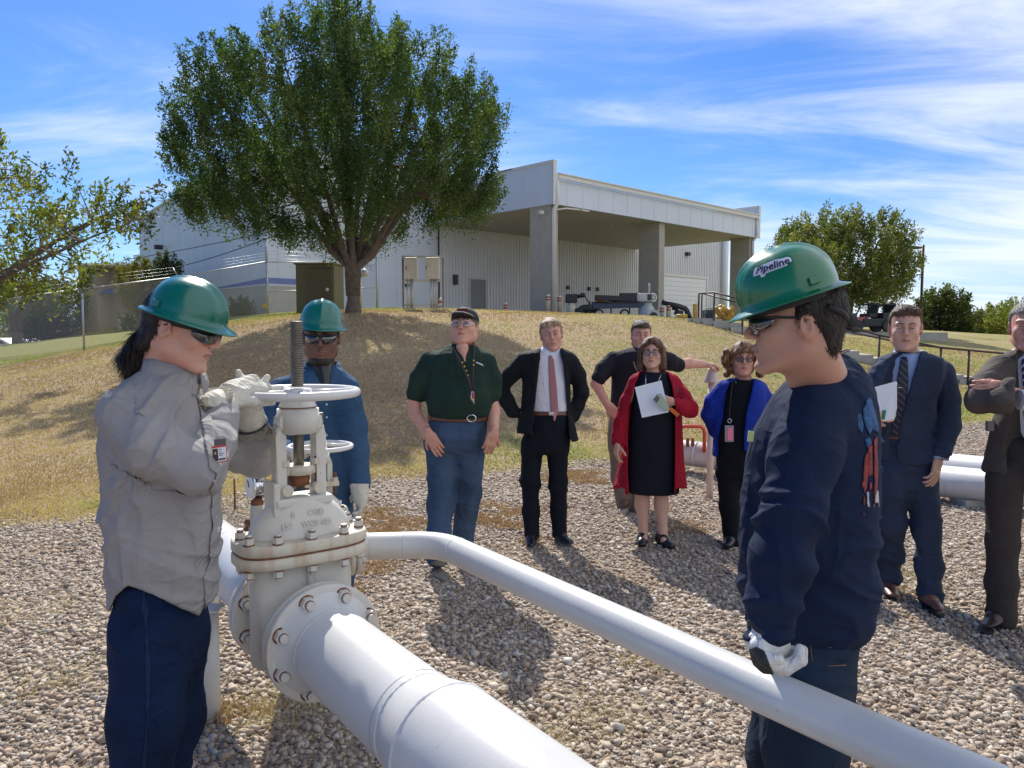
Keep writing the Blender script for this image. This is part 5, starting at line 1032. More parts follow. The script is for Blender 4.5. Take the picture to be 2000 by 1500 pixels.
class Prism:
    """polygon given in frame coordinates, swept away from the viewer between two depths"""
    def __init__(s, poly, y0, y1): s.p = [(float(a), float(b)) for a, b in poly]; s.y0, s.y1 = y0, y1; c = [P(a, b, y) for a, b in s.p for y in (y0, y1)]; s.lo = np.min([_v(q) for q in c], 0); s.hi = np.max([_v(q) for q in c], 0)
    def __call__(s, X, Y, Z):
        px, py = proj(X, Y, Z); px, py = np.broadcast_arrays(px, py); d = np.full(px.shape, 1e9, np.float32); ins = np.zeros(px.shape, bool); n = len(s.p)
        for i in range(n):
            x1, y1 = s.p[i]; x2, y2 = s.p[(i+1) % n]; ex, ey = x2-x1, y2-y1; wx, wy = px-x1, py-y1; h = np.clip((wx*ex+wy*ey)/(ex*ex+ey*ey+1e-9), 0, 1)
            d = np.minimum(d, (wx-ex*h)**2+(wy-ey*h)**2)
            if y1 != y2: c = ((y1 > py) != (y2 > py)) & (px < (x2-x1)*(py-y1)/(y2-y1)+x1); ins ^= c
        d = np.sqrt(d)*(Y/F_PX); return np.maximum(np.where(ins, -d, d), np.maximum(s.y0-Y, Y-s.y1))
class Skin:
    """thin layer lying on the surface of another solid, between offsets a and b"""
    def __init__(s, spec, a, b, lo, hi): s.spec, s.a_, s.b_ = spec, a, b; s.lo, s.hi = lo, hi
    def __call__(s, X, Y, Z): d = evalspec(s.spec, X, Y, Z, s.lo, s.hi); return np.maximum(s.a_-d, d-s.b_)
def smin(a, b, k):
    if k <= 0: return np.minimum(a, b)
    h = np.maximum(k-np.abs(a-b), 0)/k; return np.minimum(a, b)-h*h*k*0.25
def evalspec(spec, X, Y, Z, lo=None, hi=None, full=True):
    shp = np.broadcast_shapes(X.shape, Y.shape, Z.shape); d = np.full(shp, 0.5, np.float32)
    xs, ys, zs = X.ravel(), Y.ravel(), Z.ravel()
    for op, pr, k in spec:
        if op in ('u', 's'):
            m = 0.045+k; i0, i1 = np.searchsorted(xs, (pr.lo[0]-m, pr.hi[0]+m)); j0, j1 = np.searchsorted(ys, (pr.lo[1]-m, pr.hi[1]+m)); k0, k1 = np.searchsorted(zs, (pr.lo[2]-m, pr.hi[2]+m))
            if i1 <= i0 or j1 <= j0 or k1 <= k0: continue
            sl = (slice(i0, i1), slice(j0, j1), slice(k0, k1)); v = pr(X[i0:i1], Y[:, j0:j1], Z[:, :, k0:k1])
            d[sl] = smin(d[sl], v, k) if op == 'u' else -smin(-d[sl], v, k)
        else: d = np.maximum(d, pr(X, Y, Z))
    return d
def mesh_sdf(spec, h, bounds=None, disp=None):
    us = [p_ for o_, p_, k_ in spec if o_ == 'u']; lo = np.min([p_.lo for p_ in us], 0)-h*3; hi = np.max([p_.hi for p_ in us], 0)+h*3
    for o_, p_, k_ in spec:
        if o_ == 'i': lo = np.maximum(lo, p_.lo-h*3); hi = np.minimum(hi, p_.hi+h*3)
    if bounds: lo = np.maximum(lo, bounds[0]); hi = np.minimum(hi, bounds[1])
    xs, ys, zs = [np.arange(a, b+h, h, dtype=np.float32) for a, b in zip(lo, hi)]
    X, Y, Z = xs[:, None, None], ys[None, :, None], zs[None, None, :]; d = evalspec(spec, X, Y, Z)
    if disp is not None: d = d+disp(X, Y, Z)
    return nets(d, lo, h)
def nets(d, lo, h):
    s = d < 0; nx, ny, nz = d.shape
    c = np.zeros((nx-1, ny-1, nz-1), np.int8)
    for a in (0, 1):
        for b in (0, 1):
            for e in (0, 1): c += s[a:nx-1+a, b:ny-1+b, e:nz-1+e]
    act = (c > 0) & (c < 8); I = np.argwhere(act)
    if not len(I): return np.zeros((0, 3)), np.zeros((0, 4), int)
    idx = np.full(act.shape, -1, np.int32); idx[act] = np.arange(len(I)); acc = np.zeros((len(I), 3), np.float32); cnt = np.zeros(len(I), np.float32)
    cr = [(a, b, e) for a in (0, 1) for b in (0, 1) for e in (0, 1)]
    for p_ in cr:
        for ax in range(3):
            if p_[ax]: continue
            q_ = list(p_); q_[ax] = 1; d0 = d[I[:, 0]+p_[0], I[:, 1]+p_[1], I[:, 2]+p_[2]]; d1 = d[I[:, 0]+q_[0], I[:, 1]+q_[1], I[:, 2]+q_[2]]
            m = (d0 < 0) != (d1 < 0); t_ = np.where(m, d0/(d0-d1+1e-12), 0); o_ = np.array(p_, np.float32)[None].repeat(len(I), 0); o_[:, ax] += t_; acc += np.where(m[:, None], o_, 0); cnt += m
    V = (I+acc/cnt[:, None])*h+lo; Fs = []
    for ax in range(3):
        b, e = (ax+1) % 3, (ax+2) % 3; sl0 = [slice(None)]*3; sl1 = [slice(None)]*3; sl0[ax] = slice(0, -1); sl1[ax] = slice(1, None); s0, s1 = s[tuple(sl0)], s[tuple(sl1)]
        E_ = np.argwhere(s0 != s1); E_ = E_[(E_[:, b] > 0) & (E_[:, e] > 0) & (E_[:, b] < d.shape[b]-1) & (E_[:, e] < d.shape[e]-1)]
        if not len(E_): continue
        fl = s0[E_[:, 0], E_[:, 1], E_[:, 2]]; q = []
        for db, de in ((0, 0), (-1, 0), (-1, -1), (0, -1)): r = E_.copy(); r[:, b] += db; r[:, e] += de; q.append(idx[r[:, 0], r[:, 1], r[:, 2]])
        q = np.stack(q, 1); q = np.where(fl[:, None], q, q[:, ::-1]); Fs.append(q)
    Fq = np.concatenate(Fs); Fq = Fq[(Fq >= 0).all(1)]; return V, Fq
def join(parts):
    Vs, Fs, off = [], [], 0
    for V, Fq in parts: Vs.append(V); Fs.append(Fq+off); off += len(V)
    return np.concatenate(Vs), np.concatenate(Fs)
def folds(amp, sc=9.0, dirn=(1, 0, .6), seed=0.0, stretch=3.5):
    """ridged creases running across dirn"""
    dn = _v(dirn); dn = dn/np.linalg.norm(dn)
    def f(X, Y, Z):
        t_ = X*dn[0]+Y*dn[1]+Z*dn[2]; qx, qy, qz = X-dn[0]*t_, Y-dn[1]*t_, Z-dn[2]*t_; k = sc; m = sc/stretch
        Pn = np.stack(np.broadcast_arrays(qx*m+dn[0]*t_*k+seed, qy*m+dn[1]*t_*k+seed*1.7, qz*m+dn[2]*t_*k+31.4), -1)
        w = vnoise(Pn*.5+7)*2.0; r = (1-np.abs(2*vnoise(Pn+w[..., None])-1))**2.6; r2 = (1-np.abs(2*vnoise(Pn*1.9+11+w[..., None])-1))**2.2; g = np.clip(vnoise(Pn*.4+40)*2.2-.6, .12, 1)
        return -(g*amp*1.5*((r-.28)+.45*(r2-.3))).astype(np.float32)
    return f
def obj_sdf(name, spec, h, mat, parent, disp=None, mat_fn=None, bounds=None):
    V, Fq = mesh_sdf(spec, h, bounds, disp) if isinstance(spec[0], tuple) and isinstance(spec[0][0], str) else join([mesh_sdf(*s_) for s_ in spec])
    mi = None
    if mat_fn is not None: mi = mat_fn(V[Fq].mean(1))
    return link(name, mesh_np(name, V, Fq, True, mi), mat, parent)
# ---------------------------------------------------------------- anatomy
def head_frame(face, tilt=0.0):
    """columns: head right-hand side, face direction, up"""
    f = Vector(face).normalized(); r_ = f.cross(Vector((0, 0, 1))).normalized(); u_ = r_.cross(f).normalized()
    M_ = Matrix((r_, f, u_)).transposed(); return M_ @ Matrix.Rotation(tilt, 3, 'Y')
def head_spec(c, M_, k=1.0, fat=0.0, nose=1.0, jaw=1.0, neck_to=None, neck_r=.056, mouth=0.0, beard=False):
    T = lambda x, y, z: Vector(c)+M_ @ (Vector((x, y, z))*k); R3 = lambda a, b_, c_: (a*k, b_*k, c_*k); s = []
    s += [('u', Ell(T(0, -.012, .040), R3(.0765, .097, .083), M_), 0), ('u', Ell(T(0, .030, -.030), R3(.063*jaw+fat*.5, .062, .084), M_), .03*k), ('u', Ell(T(0, -.02, -.02), R3(.066, .07, .07), M_), .02*k)]
    for e in (-1, 1):
        s += [('u', Cap(T(.052*e*jaw, .0, -.062), T(.018*e, .074, -.100), .017*k+fat*.5, .015*k+fat*.4), .03*k), ('u', Ell(T(.040*e, .064, -.022), R3(.022+fat*.4, .024, .024), M_), .02*k),
              ('u', Cap(T(.008*e, .092, .030), T(.046*e, .078, .030), .0095*k, .008*k), .014*k), ('s', Ell(T(.031*e, .102, .008), R3(.0190, .019, .0130), M_), .010*k)]
    s += [('u', Ell(T(0, .083, -.100), R3(.020+fat*.3, .019, .016), M_), .014*k), ('s', Cap(T(-.02, .107, -.081), T(.02, .107, -.081), .009*k), .012*k), ('u', Ell(T(0, .072, -.055), R3(.034, .024, .030), M_), .02*k),
          ('u', Cap(T(0, .095, .022), T(0, .094+.023*nose, -.018), .0075*k, .0100*k), .007*k), ('u', Ell(T(0, .100+.014*nose, -.0225), R3(.0115, .011, .0095), M_), .006*k)]
    for e in (-1, 1): s += [('u', Ell(T(.0115*e, .098+.006*nose, -.026), R3(.0075, .0095, .0072), M_), .005*k), ('s', Ell(T(.0065*e, .101+.008*nose, -.034), R3(.0032, .0045, .0045), M_), .003*k)]
    s += [('u', Cap(T(-.020, .089, -.0555), T(0, .1005, -.0525), .0042*k, .0066*k), .004*k), ('u', Cap(T(.020, .089, -.0555), T(0, .1005, -.0525), .0042*k, .0066*k), .004*k), ('u', Cap(T(-.015, .089, -.067), T(.015, .089, -.067), .0064*k), .004*k), ('u', Ell(T(0, .0955, -.0665), R3(.012, .007, .0064), M_), .003*k)]
    s += [('s', Cap(T(-.022, .102, -.0598), T(.022, .102, -.0598), (.0022+mouth)*k), .003*k)]
    for e in (-1, 1):   # ears
        Me = M_ @ Matrix.Rotation(-.35*e, 3, 'Z') @ Matrix.Rotation(-.18, 3, 'X')
        s += [('u', Ell(T(.0785*e, -.010, -.002), R3(.0085, .020, .033), Me), .006*k), ('s', Ell(T(.088*e, -.006, .002), R3(.008, .011, .020), Me), .005*k), ('u', Ell(T(.076*e, .006, -.012), R3(.006, .006, .010), M_), .004*k)]
    nb = Vector(neck_to) if neck_to else T(0, -.05, -.20)
    s += [('u', Cap(T(0, -.022, -.055), nb, neck_r*k+fat*.5, neck_r*k*1.12+fat*.6), .03*k)]
    return s
def lip_fn(c, M_, k):
    c = np.array(c); Mn = np.array([list(x) for x in M_])
    def f(p_):
        q = (p_-c) @ Mn/k; m = ((q[:, 0]/.0235)**2+((q[:, 2]+.0600)/.0088)**2 < 1) & (q[:, 1] > .082); return m.astype(np.int32)
    return f
FINGERS = ((.036, .098, .78), (.012, .105, .86), (-.012, .100, .80), (-.034, .090, .64))
def hand_spec(w, d, nrm, side=1, k=1.0, curl=(.35, .45, .5, .5), thumb=.5, fat=1.0, spread=.0, curls2=1.0, tdir=None):
    """w wrist, d direction of the fingers, nrm palm normal (the fingers close towards it), side +1: thumb lies on d x nrm side"""
    w = Vector(w); d = Vector(d).normalized(); n = Vector(nrm); n = (n-d*n.dot(d)).normalized(); l = d.cross(n)*side; s = []
    T = lambda a, b_, c_: w+l*a*k+d*b_*k+n*c_*k
    Mh = Matrix((l, d, n)).transposed() if side > 0 else Matrix((l, d, n)).transposed()
    s += [('u', Cap(T(0, -.02, 0), T(0, .03, 0), .025*k*fat, .029*k*fat, (n, .8)), 0), ('u', Box(T(.001, .058, 0), (.038*k*fat, .044*k, .0135*k*fat), Mh, .012*k), .016*k), ('u', Cap(T(.026, .02, .008), T(.034, .055, .012), .015*k*fat, .012*k*fat), .012*k)]
    for i, (x, y, ln) in enumerate(FINGERS):
        c = curl[i]; r_ = .0092*k*fat*(1 if i < 3 else .88); p_ = T(x*1.0, y, 0); ang = c*.9; sp = spread*(x/.03)*.25; dirv = None; L = ln*.095*k
        for j, (fr, cc) in enumerate(((.46, 1.0), (.31, 1.15), (.23, .8))):
            dv = (d*math.cos(ang)+n*math.sin(ang)+l*sp*math.cos(ang)).normalized(); q_ = p_+dv*L*fr; s.append(('u', Cap(p_, q_, r_, r_*.92), .0035*k if j else .006*k)); p_ = q_; r_ *= .92; ang += c*1.25*cc*curls2
    tb = T(.030, .028, .010); td = (l*.75+d*.75+n*(.25+.5*thumb)).normalized() if tdir is None else Vector(tdir).normalized(); r_ = .0125*k*fat
    for fr, b_ in ((.042, 0), (.030, .35), (.025, .35)):
        td = (td+(d*.5-l*.6+n*.4*thumb)*b_*thumb*1.3).normalized(); q_ = tb+td*fr*k; s.append(('u', Cap(tb, q_, r_, r_*.9), .005*k)); tb = q_; r_ *= .9
    return s
def eyes(parent, c, M_, k, iris=(.12, .08, .05), closed=.35, skin=None, brow=None):
    T = lambda x, y, z: Vector(c)+M_ @ (Vector((x, y, z))*k); wm_, im_ = EYEW, simple('iris', iris, .2)
    for e in (-1, 1):
        mb = MB(); mb.sph(T(.031*e, .0815, .0080), .0118*k, 14); ob = mb.build('eye', wm_, parent)
        mb = MB(); mb.cyl(T(.031*e, .0915, .0075), T(.031*e, .0938, .0075), .0062*k, .0052*k, n=12); mb.build('iris', im_, ob)
        if skin is not None:   # lids
            pts = [T(.031*e+x, .0872+.0065*math.cos(x/.016*1.4), .0122-.0035*(x/.016)**2) for x in np.linspace(-.0155, .0155, 7)]; mb = MB(); mb.tube(pts, .0038*k, 6); mb.build('eyelid', skin, parent)
        if brow is not None:
            pts = [T((.012+.034*t_)*e, .101-.014*t_*t_, .0285+.006*math.sin(t_*2.4)) for t_ in np.linspace(0, 1, 6)]; mb = MB(); mb.tube(pts, [.0022*k, .0034*k, .0036*k, .003*k, .0022*k, .001*k], 6); mb.build('eyebrow', brow, parent)
EYEW = simple('eye_white', (.62, .58, .55), .25)
def glasses(parent, c, M_, k, lens_m, frame_m, shape='wrap', name='glasses', w=.030, hgt=.019, up=.006):
    T = lambda x, y, z: Vector(c)+M_ @ (Vector((x, y, z))*k)
    if shape == 'wrap':
        for e in (-1, 1):
            mb = MB(); n = 10; A_, Bq = [], []
            for i in range(n+1):
                t_ = i/n; a = t_*1.02; x = (.006+.0635*math.sin(a*1.35)/math.sin(1.377))*e; y = .117-.052*t_**1.7; top = up+.016-.003*t_; bot = up-(.020*math.sin(math.pi*min(1, .18+t_*.80)))**1-.002
                A_.append(T(x, y, top)); Bq.append(T(x*.98, y-.001, bot))
            for i in range(n): mb.quad([A_[i], A_[i+1], Bq[i+1], Bq[i]], 0, True)
            bmesh.ops.remove_doubles(mb.b, verts=mb.b.verts[:], dist=1e-5); r_ = bmesh.ops.solidify(mb.b, geom=mb.b.faces[:], thickness=.0015*k); mb.build('lens', lens_m, parent)
            mb = MB(); mb.tube([A_[i] for i in range(n+1)]+[T(.077*e, .045, up+.012), T(.080*e, .0, up+.010), T(.078*e, -.03, up-.004)], [.0022*k]*(n-1)+[.0034*k]*3+[.003*k]*2, 6); mb.build('temple', frame_m, parent)
        mb = MB(); mb.tube([T(-.008, .116, up+.012), T(0, .120, up+.013), T(.008, .116, up+.012)], .0028*k, 6); mb.build('bridge', frame_m, parent)
    else:
        for e in (-1, 1):
            n = 24; pts = [T(.033*e+w*.82*math.copysign(abs(math.cos(a))**.75, math.cos(a)), .112-.010*abs(math.cos(a)) if math.cos(a)*e > 0 else .114, up+hgt*math.copysign(abs(math.sin(a))**.75, math.sin(a))) for a in np.linspace(0, 2*math.pi, n, endpoint=False)]
            mb = MB(); mb.tube(pts, .0019*k, 6, closed=True); mb.build('rim', frame_m, parent)
            mb = MB(); f = mb.b.faces.new([mb.b.verts.new(p_) for p_ in pts]); mb.build('lens', lens_m, parent)
            mb = MB(); mb.tube([T(.060*e, .104, up+.004), T(.076*e, .06, up+.006), T(.080*e, 0, up+.006), T(.077*e, -.03, up-.006)], .0018*k, 6); mb.build('temple', frame_m, parent)
        mb = MB(); mb.tube([T(-.009, .114, up+.004), T(0, .118, up+.007), T(.009, .114, up+.004)], .0017*k, 6); mb.build('bridge', frame_m, parent)
def curl_disp(amp, sc=60, zs=.2, seed=0):
    def f(X, Y, Z):
        Pn = np.stack(np.broadcast_arrays(X*sc+seed, Y*sc, Z*sc*zs), -1); w = vnoise(Pn*.35+3)*2.5; return (-amp*(vnoise(Pn+w[..., None])-.5)*2).astype(np.float32)
    return f
# ================================================================ PEOPLE
def rows(rw, Y0, rat=.62, n=2.3, yo=0.0, rnd=.02):
    """stations from the width seen at each height; rat = depth / width"""
    st = []; cs = []
    for r_ in rw:
        py, xl, xr = r_[:3]; k_ = r_[3] if len(r_) > 3 else rat; dy = r_[4] if len(r_) > 4 else yo; Yc = Y0+dy; mid = (xl+xr)/2; p_ = P(mid, py, Yc); al = math.atan((mid-1000)/F_PX); w = (xr-xl)/2/F_PX*Yc*math.cos(al); st.append((p_.z, p_.x, p_.y, w, w*k_)); cs.append((mid-1000)/F_PX)
    c = sum(cs)/len(cs); return Loft(st, (1, -c), n, rnd)
def limb(pts, k=.0, taper=True):
    """chain of (px,py,Y,r)"""
    q = [(P(a, b, y), r) for a, b, y, r in pts]; return [('u', Cap(q[i][0], q[i+1][0], q[i][1], q[i+1][1]), k or .03) for i in range(len(q)-1)]
class Person:
    def __init__(s, x, Y, label):
        s.r = empty('person', (x, Y, 0)); tag(s.r, label, 'person'); s.parts = []; s.core = []
    def head(s, px, py, Y, f, k, skin, tilt=0, h=.0042, neck=None, fat=0, **kw):
        s.c = P(px, py, Y); s.M = head_frame(f, tilt); s.k = k; s.skin = skin; nb = P(*neck) if neck else None; s.parts.append((head_spec(s.c, s.M, k, fat=fat, neck_to=nb, **kw), h)); s.neck = nb or s.c-Vector((0, 0, .2))
    def T(s, x, y, z): return s.c+s.M @ (Vector((x, y, z))*s.k)
    def hand(s, w, d, n, side, h=.004, k=1.0, **kw): s.parts.append((hand_spec(w, d, n, side, k, **kw), h))
    def build(s, core, lipcol=(.40, .17, .14)):
        sp = []
        for ch in core: sp += [('u', Cap(P(*a[:3])+Vector((0, .01, 0)), P(*b[:3])+Vector((0, .01, 0)), a[3]*.52, b[3]*.52), .02) for a, b in zip(ch[:-1], ch[1:])]
        sp.append(('u', Cap(s.neck, P(*core[0][0][:3])+Vector((0, .02, 0)), .045, .04), .03)); s.parts.append((sp, .016))
        lf = lip_fn(s.c, s.M, s.k); return obj_sdf('body', s.parts, 0, [s.skin, simple('lips', lipcol, .4)], s.r, mat_fn=lf)
    def add(s, name, spec, h, mat, disp=None, mat_fn=None, parent=None): return obj_sdf(name, spec, h, mat, parent or s.r, disp, mat_fn)
def shoe(pn, ank, toe, mat, solem, k=1.0, name='shoe', high=.0):
    a = Vector(ank); a.z = 0; d = Vector((toe[0], toe[1], 0)).normalized(); l = Vector((-d.y, d.x, 0)); z = Vector((0, 0, 1)); T = lambda x, y, h_: a+d*x*k+l*y*k+z*h_*k
    sp = [('u', Cap(T(-.045, 0, .05), T(.04, 0, .052), .036*k, .038*k), 0), ('u', Cap(T(.03, 0, .045), T(.145, .003, .030), .038*k, .028*k, (z, .8)), .03), ('u', Cap(T(.09, 0, .035), T(.14, 0, .03), .040*k, .034*k, (z, .62)), .02), ('u', Cap(T(-.03, 0, .06), T(-.025, 0, .10+high), .036*k, .04*k), .02), ('i', Box(T(.03, 0, .25), (.4, .4, .238), None), 0)]
    ob = pn.add(name, sp, .005, mat)
    M_ = Matrix((d, l, z)).transposed(); n = 28; mb = MB(); pts = []
    for i in range(n):
        t_ = 2*math.pi*i/n; x = .045+.128*math.cos(t_); w = .036+.008*math.cos(t_)*1.0; pts.append((x, w*math.sin(t_)*(1 if abs(math.cos(t_)) < .9 else .9)))
    mb.poly([T(x, y, .0) for x, y in pts], .016*k, (0, 0, 1)); mb.build('sole', solem, ob); return ob
def helmet(pn, c, M_, a, b_, h_, mat, brim=.035, k=1.0, tilt=0):
    c = Vector(c); n = 96; T = lambda x, y, z: c+M_ @ Vector((x, y, z)); mb = MB(); rings = []
    def srf(th_, ph, off=0.0):
        cp, sp_ = math.cos(ph), math.sin(ph); x = b_*cp**.80*math.sin(th_); y = a*cp**.80*math.cos(th_); z = h_*sp_**.92
        ridge = .0075*math.exp(-(x/.015)**2)*min(1, sp_*2.2)*(0.5+.5*math.cos(th_*1)**2) + .003*math.exp(-((abs(x)-.045)/.009)**2)*min(1, sp_*1.6)*max(0, math.cos(th_))
        v = Vector((x/b_**2, y/a**2, z/h_**2)).normalized(); return Vector((x, y, z))+v*(ridge+off)
    s_ = [0, .12, .25, .4, .55, .7, .85, 1.0, 1.12, 1.24, 1.35, 1.44, 1.52]
    for ph in s_: rings.append([mb.b.verts.new(c+M_ @ srf(2*math.pi*i/n, ph)) for i in range(n)])
    top = mb.b.verts.new(c+M_ @ srf(0, math.pi/2-.001)); sc = []
    for j, (o1, dz) in enumerate(((.006, -.004), (.018, -.010), (.030, -.0155), (.0315, -.0185), (.029, -.0175), (.015, -.0095), (-.002, -.004))):
        rg = []
        for i in range(n):
            t_ = 2*math.pi*i/n; fr = (max(0, math.cos(t_))**2*.55+.75+.15*max(0, -math.cos(t_))**2)*brim/.030; bb = srf(t_, 0); v = Vector((bb.x, bb.y, 0)).normalized(); rg.append(mb.b.verts.new(c+M_ @ (Vector((bb.x, bb.y, 0))+v*o1*fr+Vector((0, 0, dz*fr*(.9 if True else 1))))))
        sc.append(rg)
    inner = [mb.b.verts.new(c+M_ @ (srf(2*math.pi*i/n, 0)*.975+Vector((0, 0, .03)))) for i in range(n)]; sc.append(inner)
    allr = rings[::-1]+sc
    for A_, Bq in zip(allr[:-1], allr[1:]):
        for i in range(n): f = mb.b.faces.new((A_[i], A_[(i+1) % n], Bq[(i+1) % n], Bq[i])); f.smooth = True
    for i in range(n): f = mb.b.faces.new((rings[-1][i], rings[-1][(i+1) % n], top)); f.smooth = True
    ob = mb.build('hard_hat', mat, pn.r)
    for e in (-1, 1):   # accessory slots
        mb = MB(); q_ = c+M_ @ srf(math.pi/2*e+.5*e, .06, .002); vv = (M_ @ Vector((b_*.0+math.sin(math.pi/2*e+.5*e), math.cos(math.pi/2*e+.5*e), 0))).normalized(); up_ = (M_ @ Vector((0, 0, 1))); up_ = (up_-vv*up_.dot(vv)).normalized(); mb.box(q_+M_ @ Vector((0, 0, .012)), (.015, .009, .004), Matrix((up_.cross(vv), up_, vv)).transposed(), .002); mb.build('slot', mat, ob)
    mb = MB(); rg = [c+M_ @ (Vector((math.sin(t_)*b_*.86, math.cos(t_)*a*.86, -.012))) for t_ in np.linspace(0, 2*math.pi, 40, endpoint=False)]
    R1, R2_ = [mb.b.verts.new(p_) for p_ in rg], [mb.b.verts.new(p_-M_ @ Vector((0, 0, .013))) for p_ in rg]
    for i in range(40): mb.b.faces.new((R1[i], R1[(i+1) % 40], R2_[(i+1) % 40], R2_[i])).smooth = True
    mb.build('headband', STRAP, ob); return ob, srf
STRAP = simple('strap_black', (.02, .02, .022), .7)
hatm, t_, b_n, o_n = nodes('green_hat'); b_n.inputs['Base Color'].default_value = (0.0, .125, .088, 1); b_n.inputs['Roughness'].default_value = .26; b_n.inputs['Coat Weight'].default_value = .5; b_n.inputs['Coat Roughness'].default_value = .08
t_.links.new(ramp(t_, tex(t_, 'Noise', 35, 5, .7).outputs[0], [(.35, (.34,)*3), (.7, (.20,)*3)]), b_n.inputs['Roughness'])
hatm2 = hatm.copy(); hatm2.node_tree.nodes['Principled BSDF'].inputs['Base Color'].default_value = (0.003, .150, .056, 1)
lens_d, t_, b_n, o_n = nodes('dark_lens'); b_n.inputs['Base Color'].default_value = (.015, .015, .02, 1); b_n.inputs['Roughness'].default_value = .04; b_n.inputs['Coat Weight'].default_value = 1; b_n.inputs['Specular IOR Level'].default_value = .9
lens_c, t_, b_n, o_n = nodes('clear_lens'); tr = t_.nodes.new('ShaderNodeBsdfTransparent'); tr.inputs[0].default_value = (.86, .88, .9, 1); mx = t_.nodes.new('ShaderNodeMixShader'); mx.inputs[0].default_value = .22; b_n.inputs['Base Color'].default_value = (.3, .33, .4, 1); b_n.inputs['Roughness'].default_value = .05; t_.links.new(tr.outputs[0], mx.inputs[1]); t_.links.new(b_n.outputs[0], mx.inputs[2]); t_.links.new(mx.outputs[0], o_n.inputs[0])
lens_t = lens_c.copy(); [setattr(n_.inputs[0], 'default_value', .6) for n_ in lens_t.node_tree.nodes if n_.type == 'MIX_SHADER']; lens_t.node_tree.nodes['Principled BSDF'].inputs['Base Color'].default_value = (.10, .05, .07, 1)
SK1 = skinmat('skin_fair', (.60, .37, .27)); SK2 = skinmat('skin_tan', (.46, .265, .185)); SK3 = skinmat('skin_dark', (.145, .078, .052)); SK4 = skinmat('skin_ruddy', (.58, .32, .235)); SK5 = skinmat('skin_pale', (.64, .40, .31)); SK6 = skinmat('skin_shade', (.55, .32, .24))
H_DK = hairmat('hair_dark', (.022, .015, .012)); H_BR = hairmat('hair_brown', (.085, .045, .026)); H_GB = hairmat('hair_ginger_grey', (.36, .22, .13), light=(.60, .47, .36)); H_RD = hairmat('hair_copper', (.17, .075, .032), light=(.42, .24, .12)); H_CH = hairmat('hair_chestnut', (.10, .045, .025), light=(.26, .13, .07)); H_GY = hairmat('hair_grey', (.16, .14, .13), light=(.4, .38, .36))
glove_m = fabric('glove_leather', (.56, .54, .47), .10, .004, 16, 500, .7, (1, 1, 1)); glove_b = simple('glove_black', (.018, .018, .02), .6); gloveW = fabric('glove_white', (.66, .66, .64), .10, .003, 30, 500, .6, (1, 1, 1))
whitem = fabric('shirt_white', (.72, .73, .80), .04, .004, 9, 900); blackm = simple('black_leather', (.012, .012, .013), .32, 0, .2); brownl = simple('brown_leather', (.13, .05, .03), .38, 0, .25, coat=.2); solem = simple('sole_black', (.02, .02, .02), .8); tansole = simple('sole_tan', (.45, .40, .33), .8)
paper_m = simple('paper', (.80, .80, .82), .6, 0, .01)
denim = fabric('jeans_blue', (.050, .085, .150), .28, .006, 8, 700, .9, (1, 1, .5)); denim_d = fabric('jeans_dark', (.006, .018, .055), .3, .006, 8, 700, .9, (1, 1, .5)); denim_s = fabric('jeans_seam', (.012, .028, .07), .1, .002); denim_g = fabric('jeans_indigo', (.018, .032, .058), .3, .006, 8, 700, .9, (1, 1, .5))
UPV = Vector((0, 0, 1))
def strands(V, Fq, M_, n, L, seed=0, flow=(0, -.5, -1)):
    if not len(Fq) or not n: return V, Fq
    g = np.random.default_rng(seed); i = g.integers(0, len(Fq), n); q = V[Fq[i]]; c = q.mean(1)+(q[:, 0]-q[:, 2])*g.uniform(-.5, .5, n)[:, None]; nm = np.cross(q[:, 2]-q[:, 0], q[:, 3]-q[:, 1]); nm /= np.linalg.norm(nm, axis=1)[:, None]+1e-9
    f = np.array((M_ @ Vector(flow)).normalized())[None]+g.normal(0, .25, (n, 3)); f = f-nm*(f*nm).sum(1)[:, None]; f /= np.linalg.norm(f, axis=1)[:, None]+1e-9; s_ = np.cross(f, nm); ln = (L*(.4+g.random(n)))[:, None]; w = (.0006+.0008*g.random(n))[:, None]; k = g.uniform(.0005, .0045, n)[:, None]
    P0, P1, P2 = c-nm*.001, c+f*ln*.5+nm*k, c+f*ln+nm*(k*g.uniform(-.6, 1.4, n)[:, None]); A = np.stack([P0-s_*w, P0+s_*w, P1+s_*w, P1-s_*w, P2+s_*w*.3, P2-s_*w*.3], 1).reshape(-1, 3); b = len(V)+6*np.arange(n)[:, None]
    return np.concatenate([V, A]), np.concatenate([Fq, b+np.array([[0, 1, 2, 3]]), b+np.array([[3, 2, 4, 5]])])
def hair_cap(pn, extra, cuts, h, mat, amp=.004, seed=0, name='hair', base=(.0835, .1045, .089), bc=(0, -.016, .044), sc=70, zs=.25, tuft=2600, tl=.022):
    k, M_ = pn.k, pn.M; sp = [('u', Ell(pn.T(*bc), [x*k for x in base], M_), 0)]+extra+cuts; V, Fq = mesh_sdf(sp, h, None, curl_disp(amp, sc, zs, seed)); V, Fq = strands(V, Fq, M_, tuft, tl, seed); return link(name, mesh_np(name, V, Fq, True), mat, pn.r)
def facecut(pn, low=.055, slope=.0, y0=.02):
    """removes hair from the face: box in front of the ears below the hairline"""
    return ('s', Box(pn.T(0, .10+y0*0, low-.15), (.12*pn.k, (.10-y0)*pn.k, .15*pn.k), pn.M @ Matrix.Rotation(slope, 3, 'X'), .02), .012)
def neckcut(pn, low=-.05): return ('s', Box(pn.T(0, 0, low-.10), (.2, .2, .10*pn.k), pn.M, 0), .01)
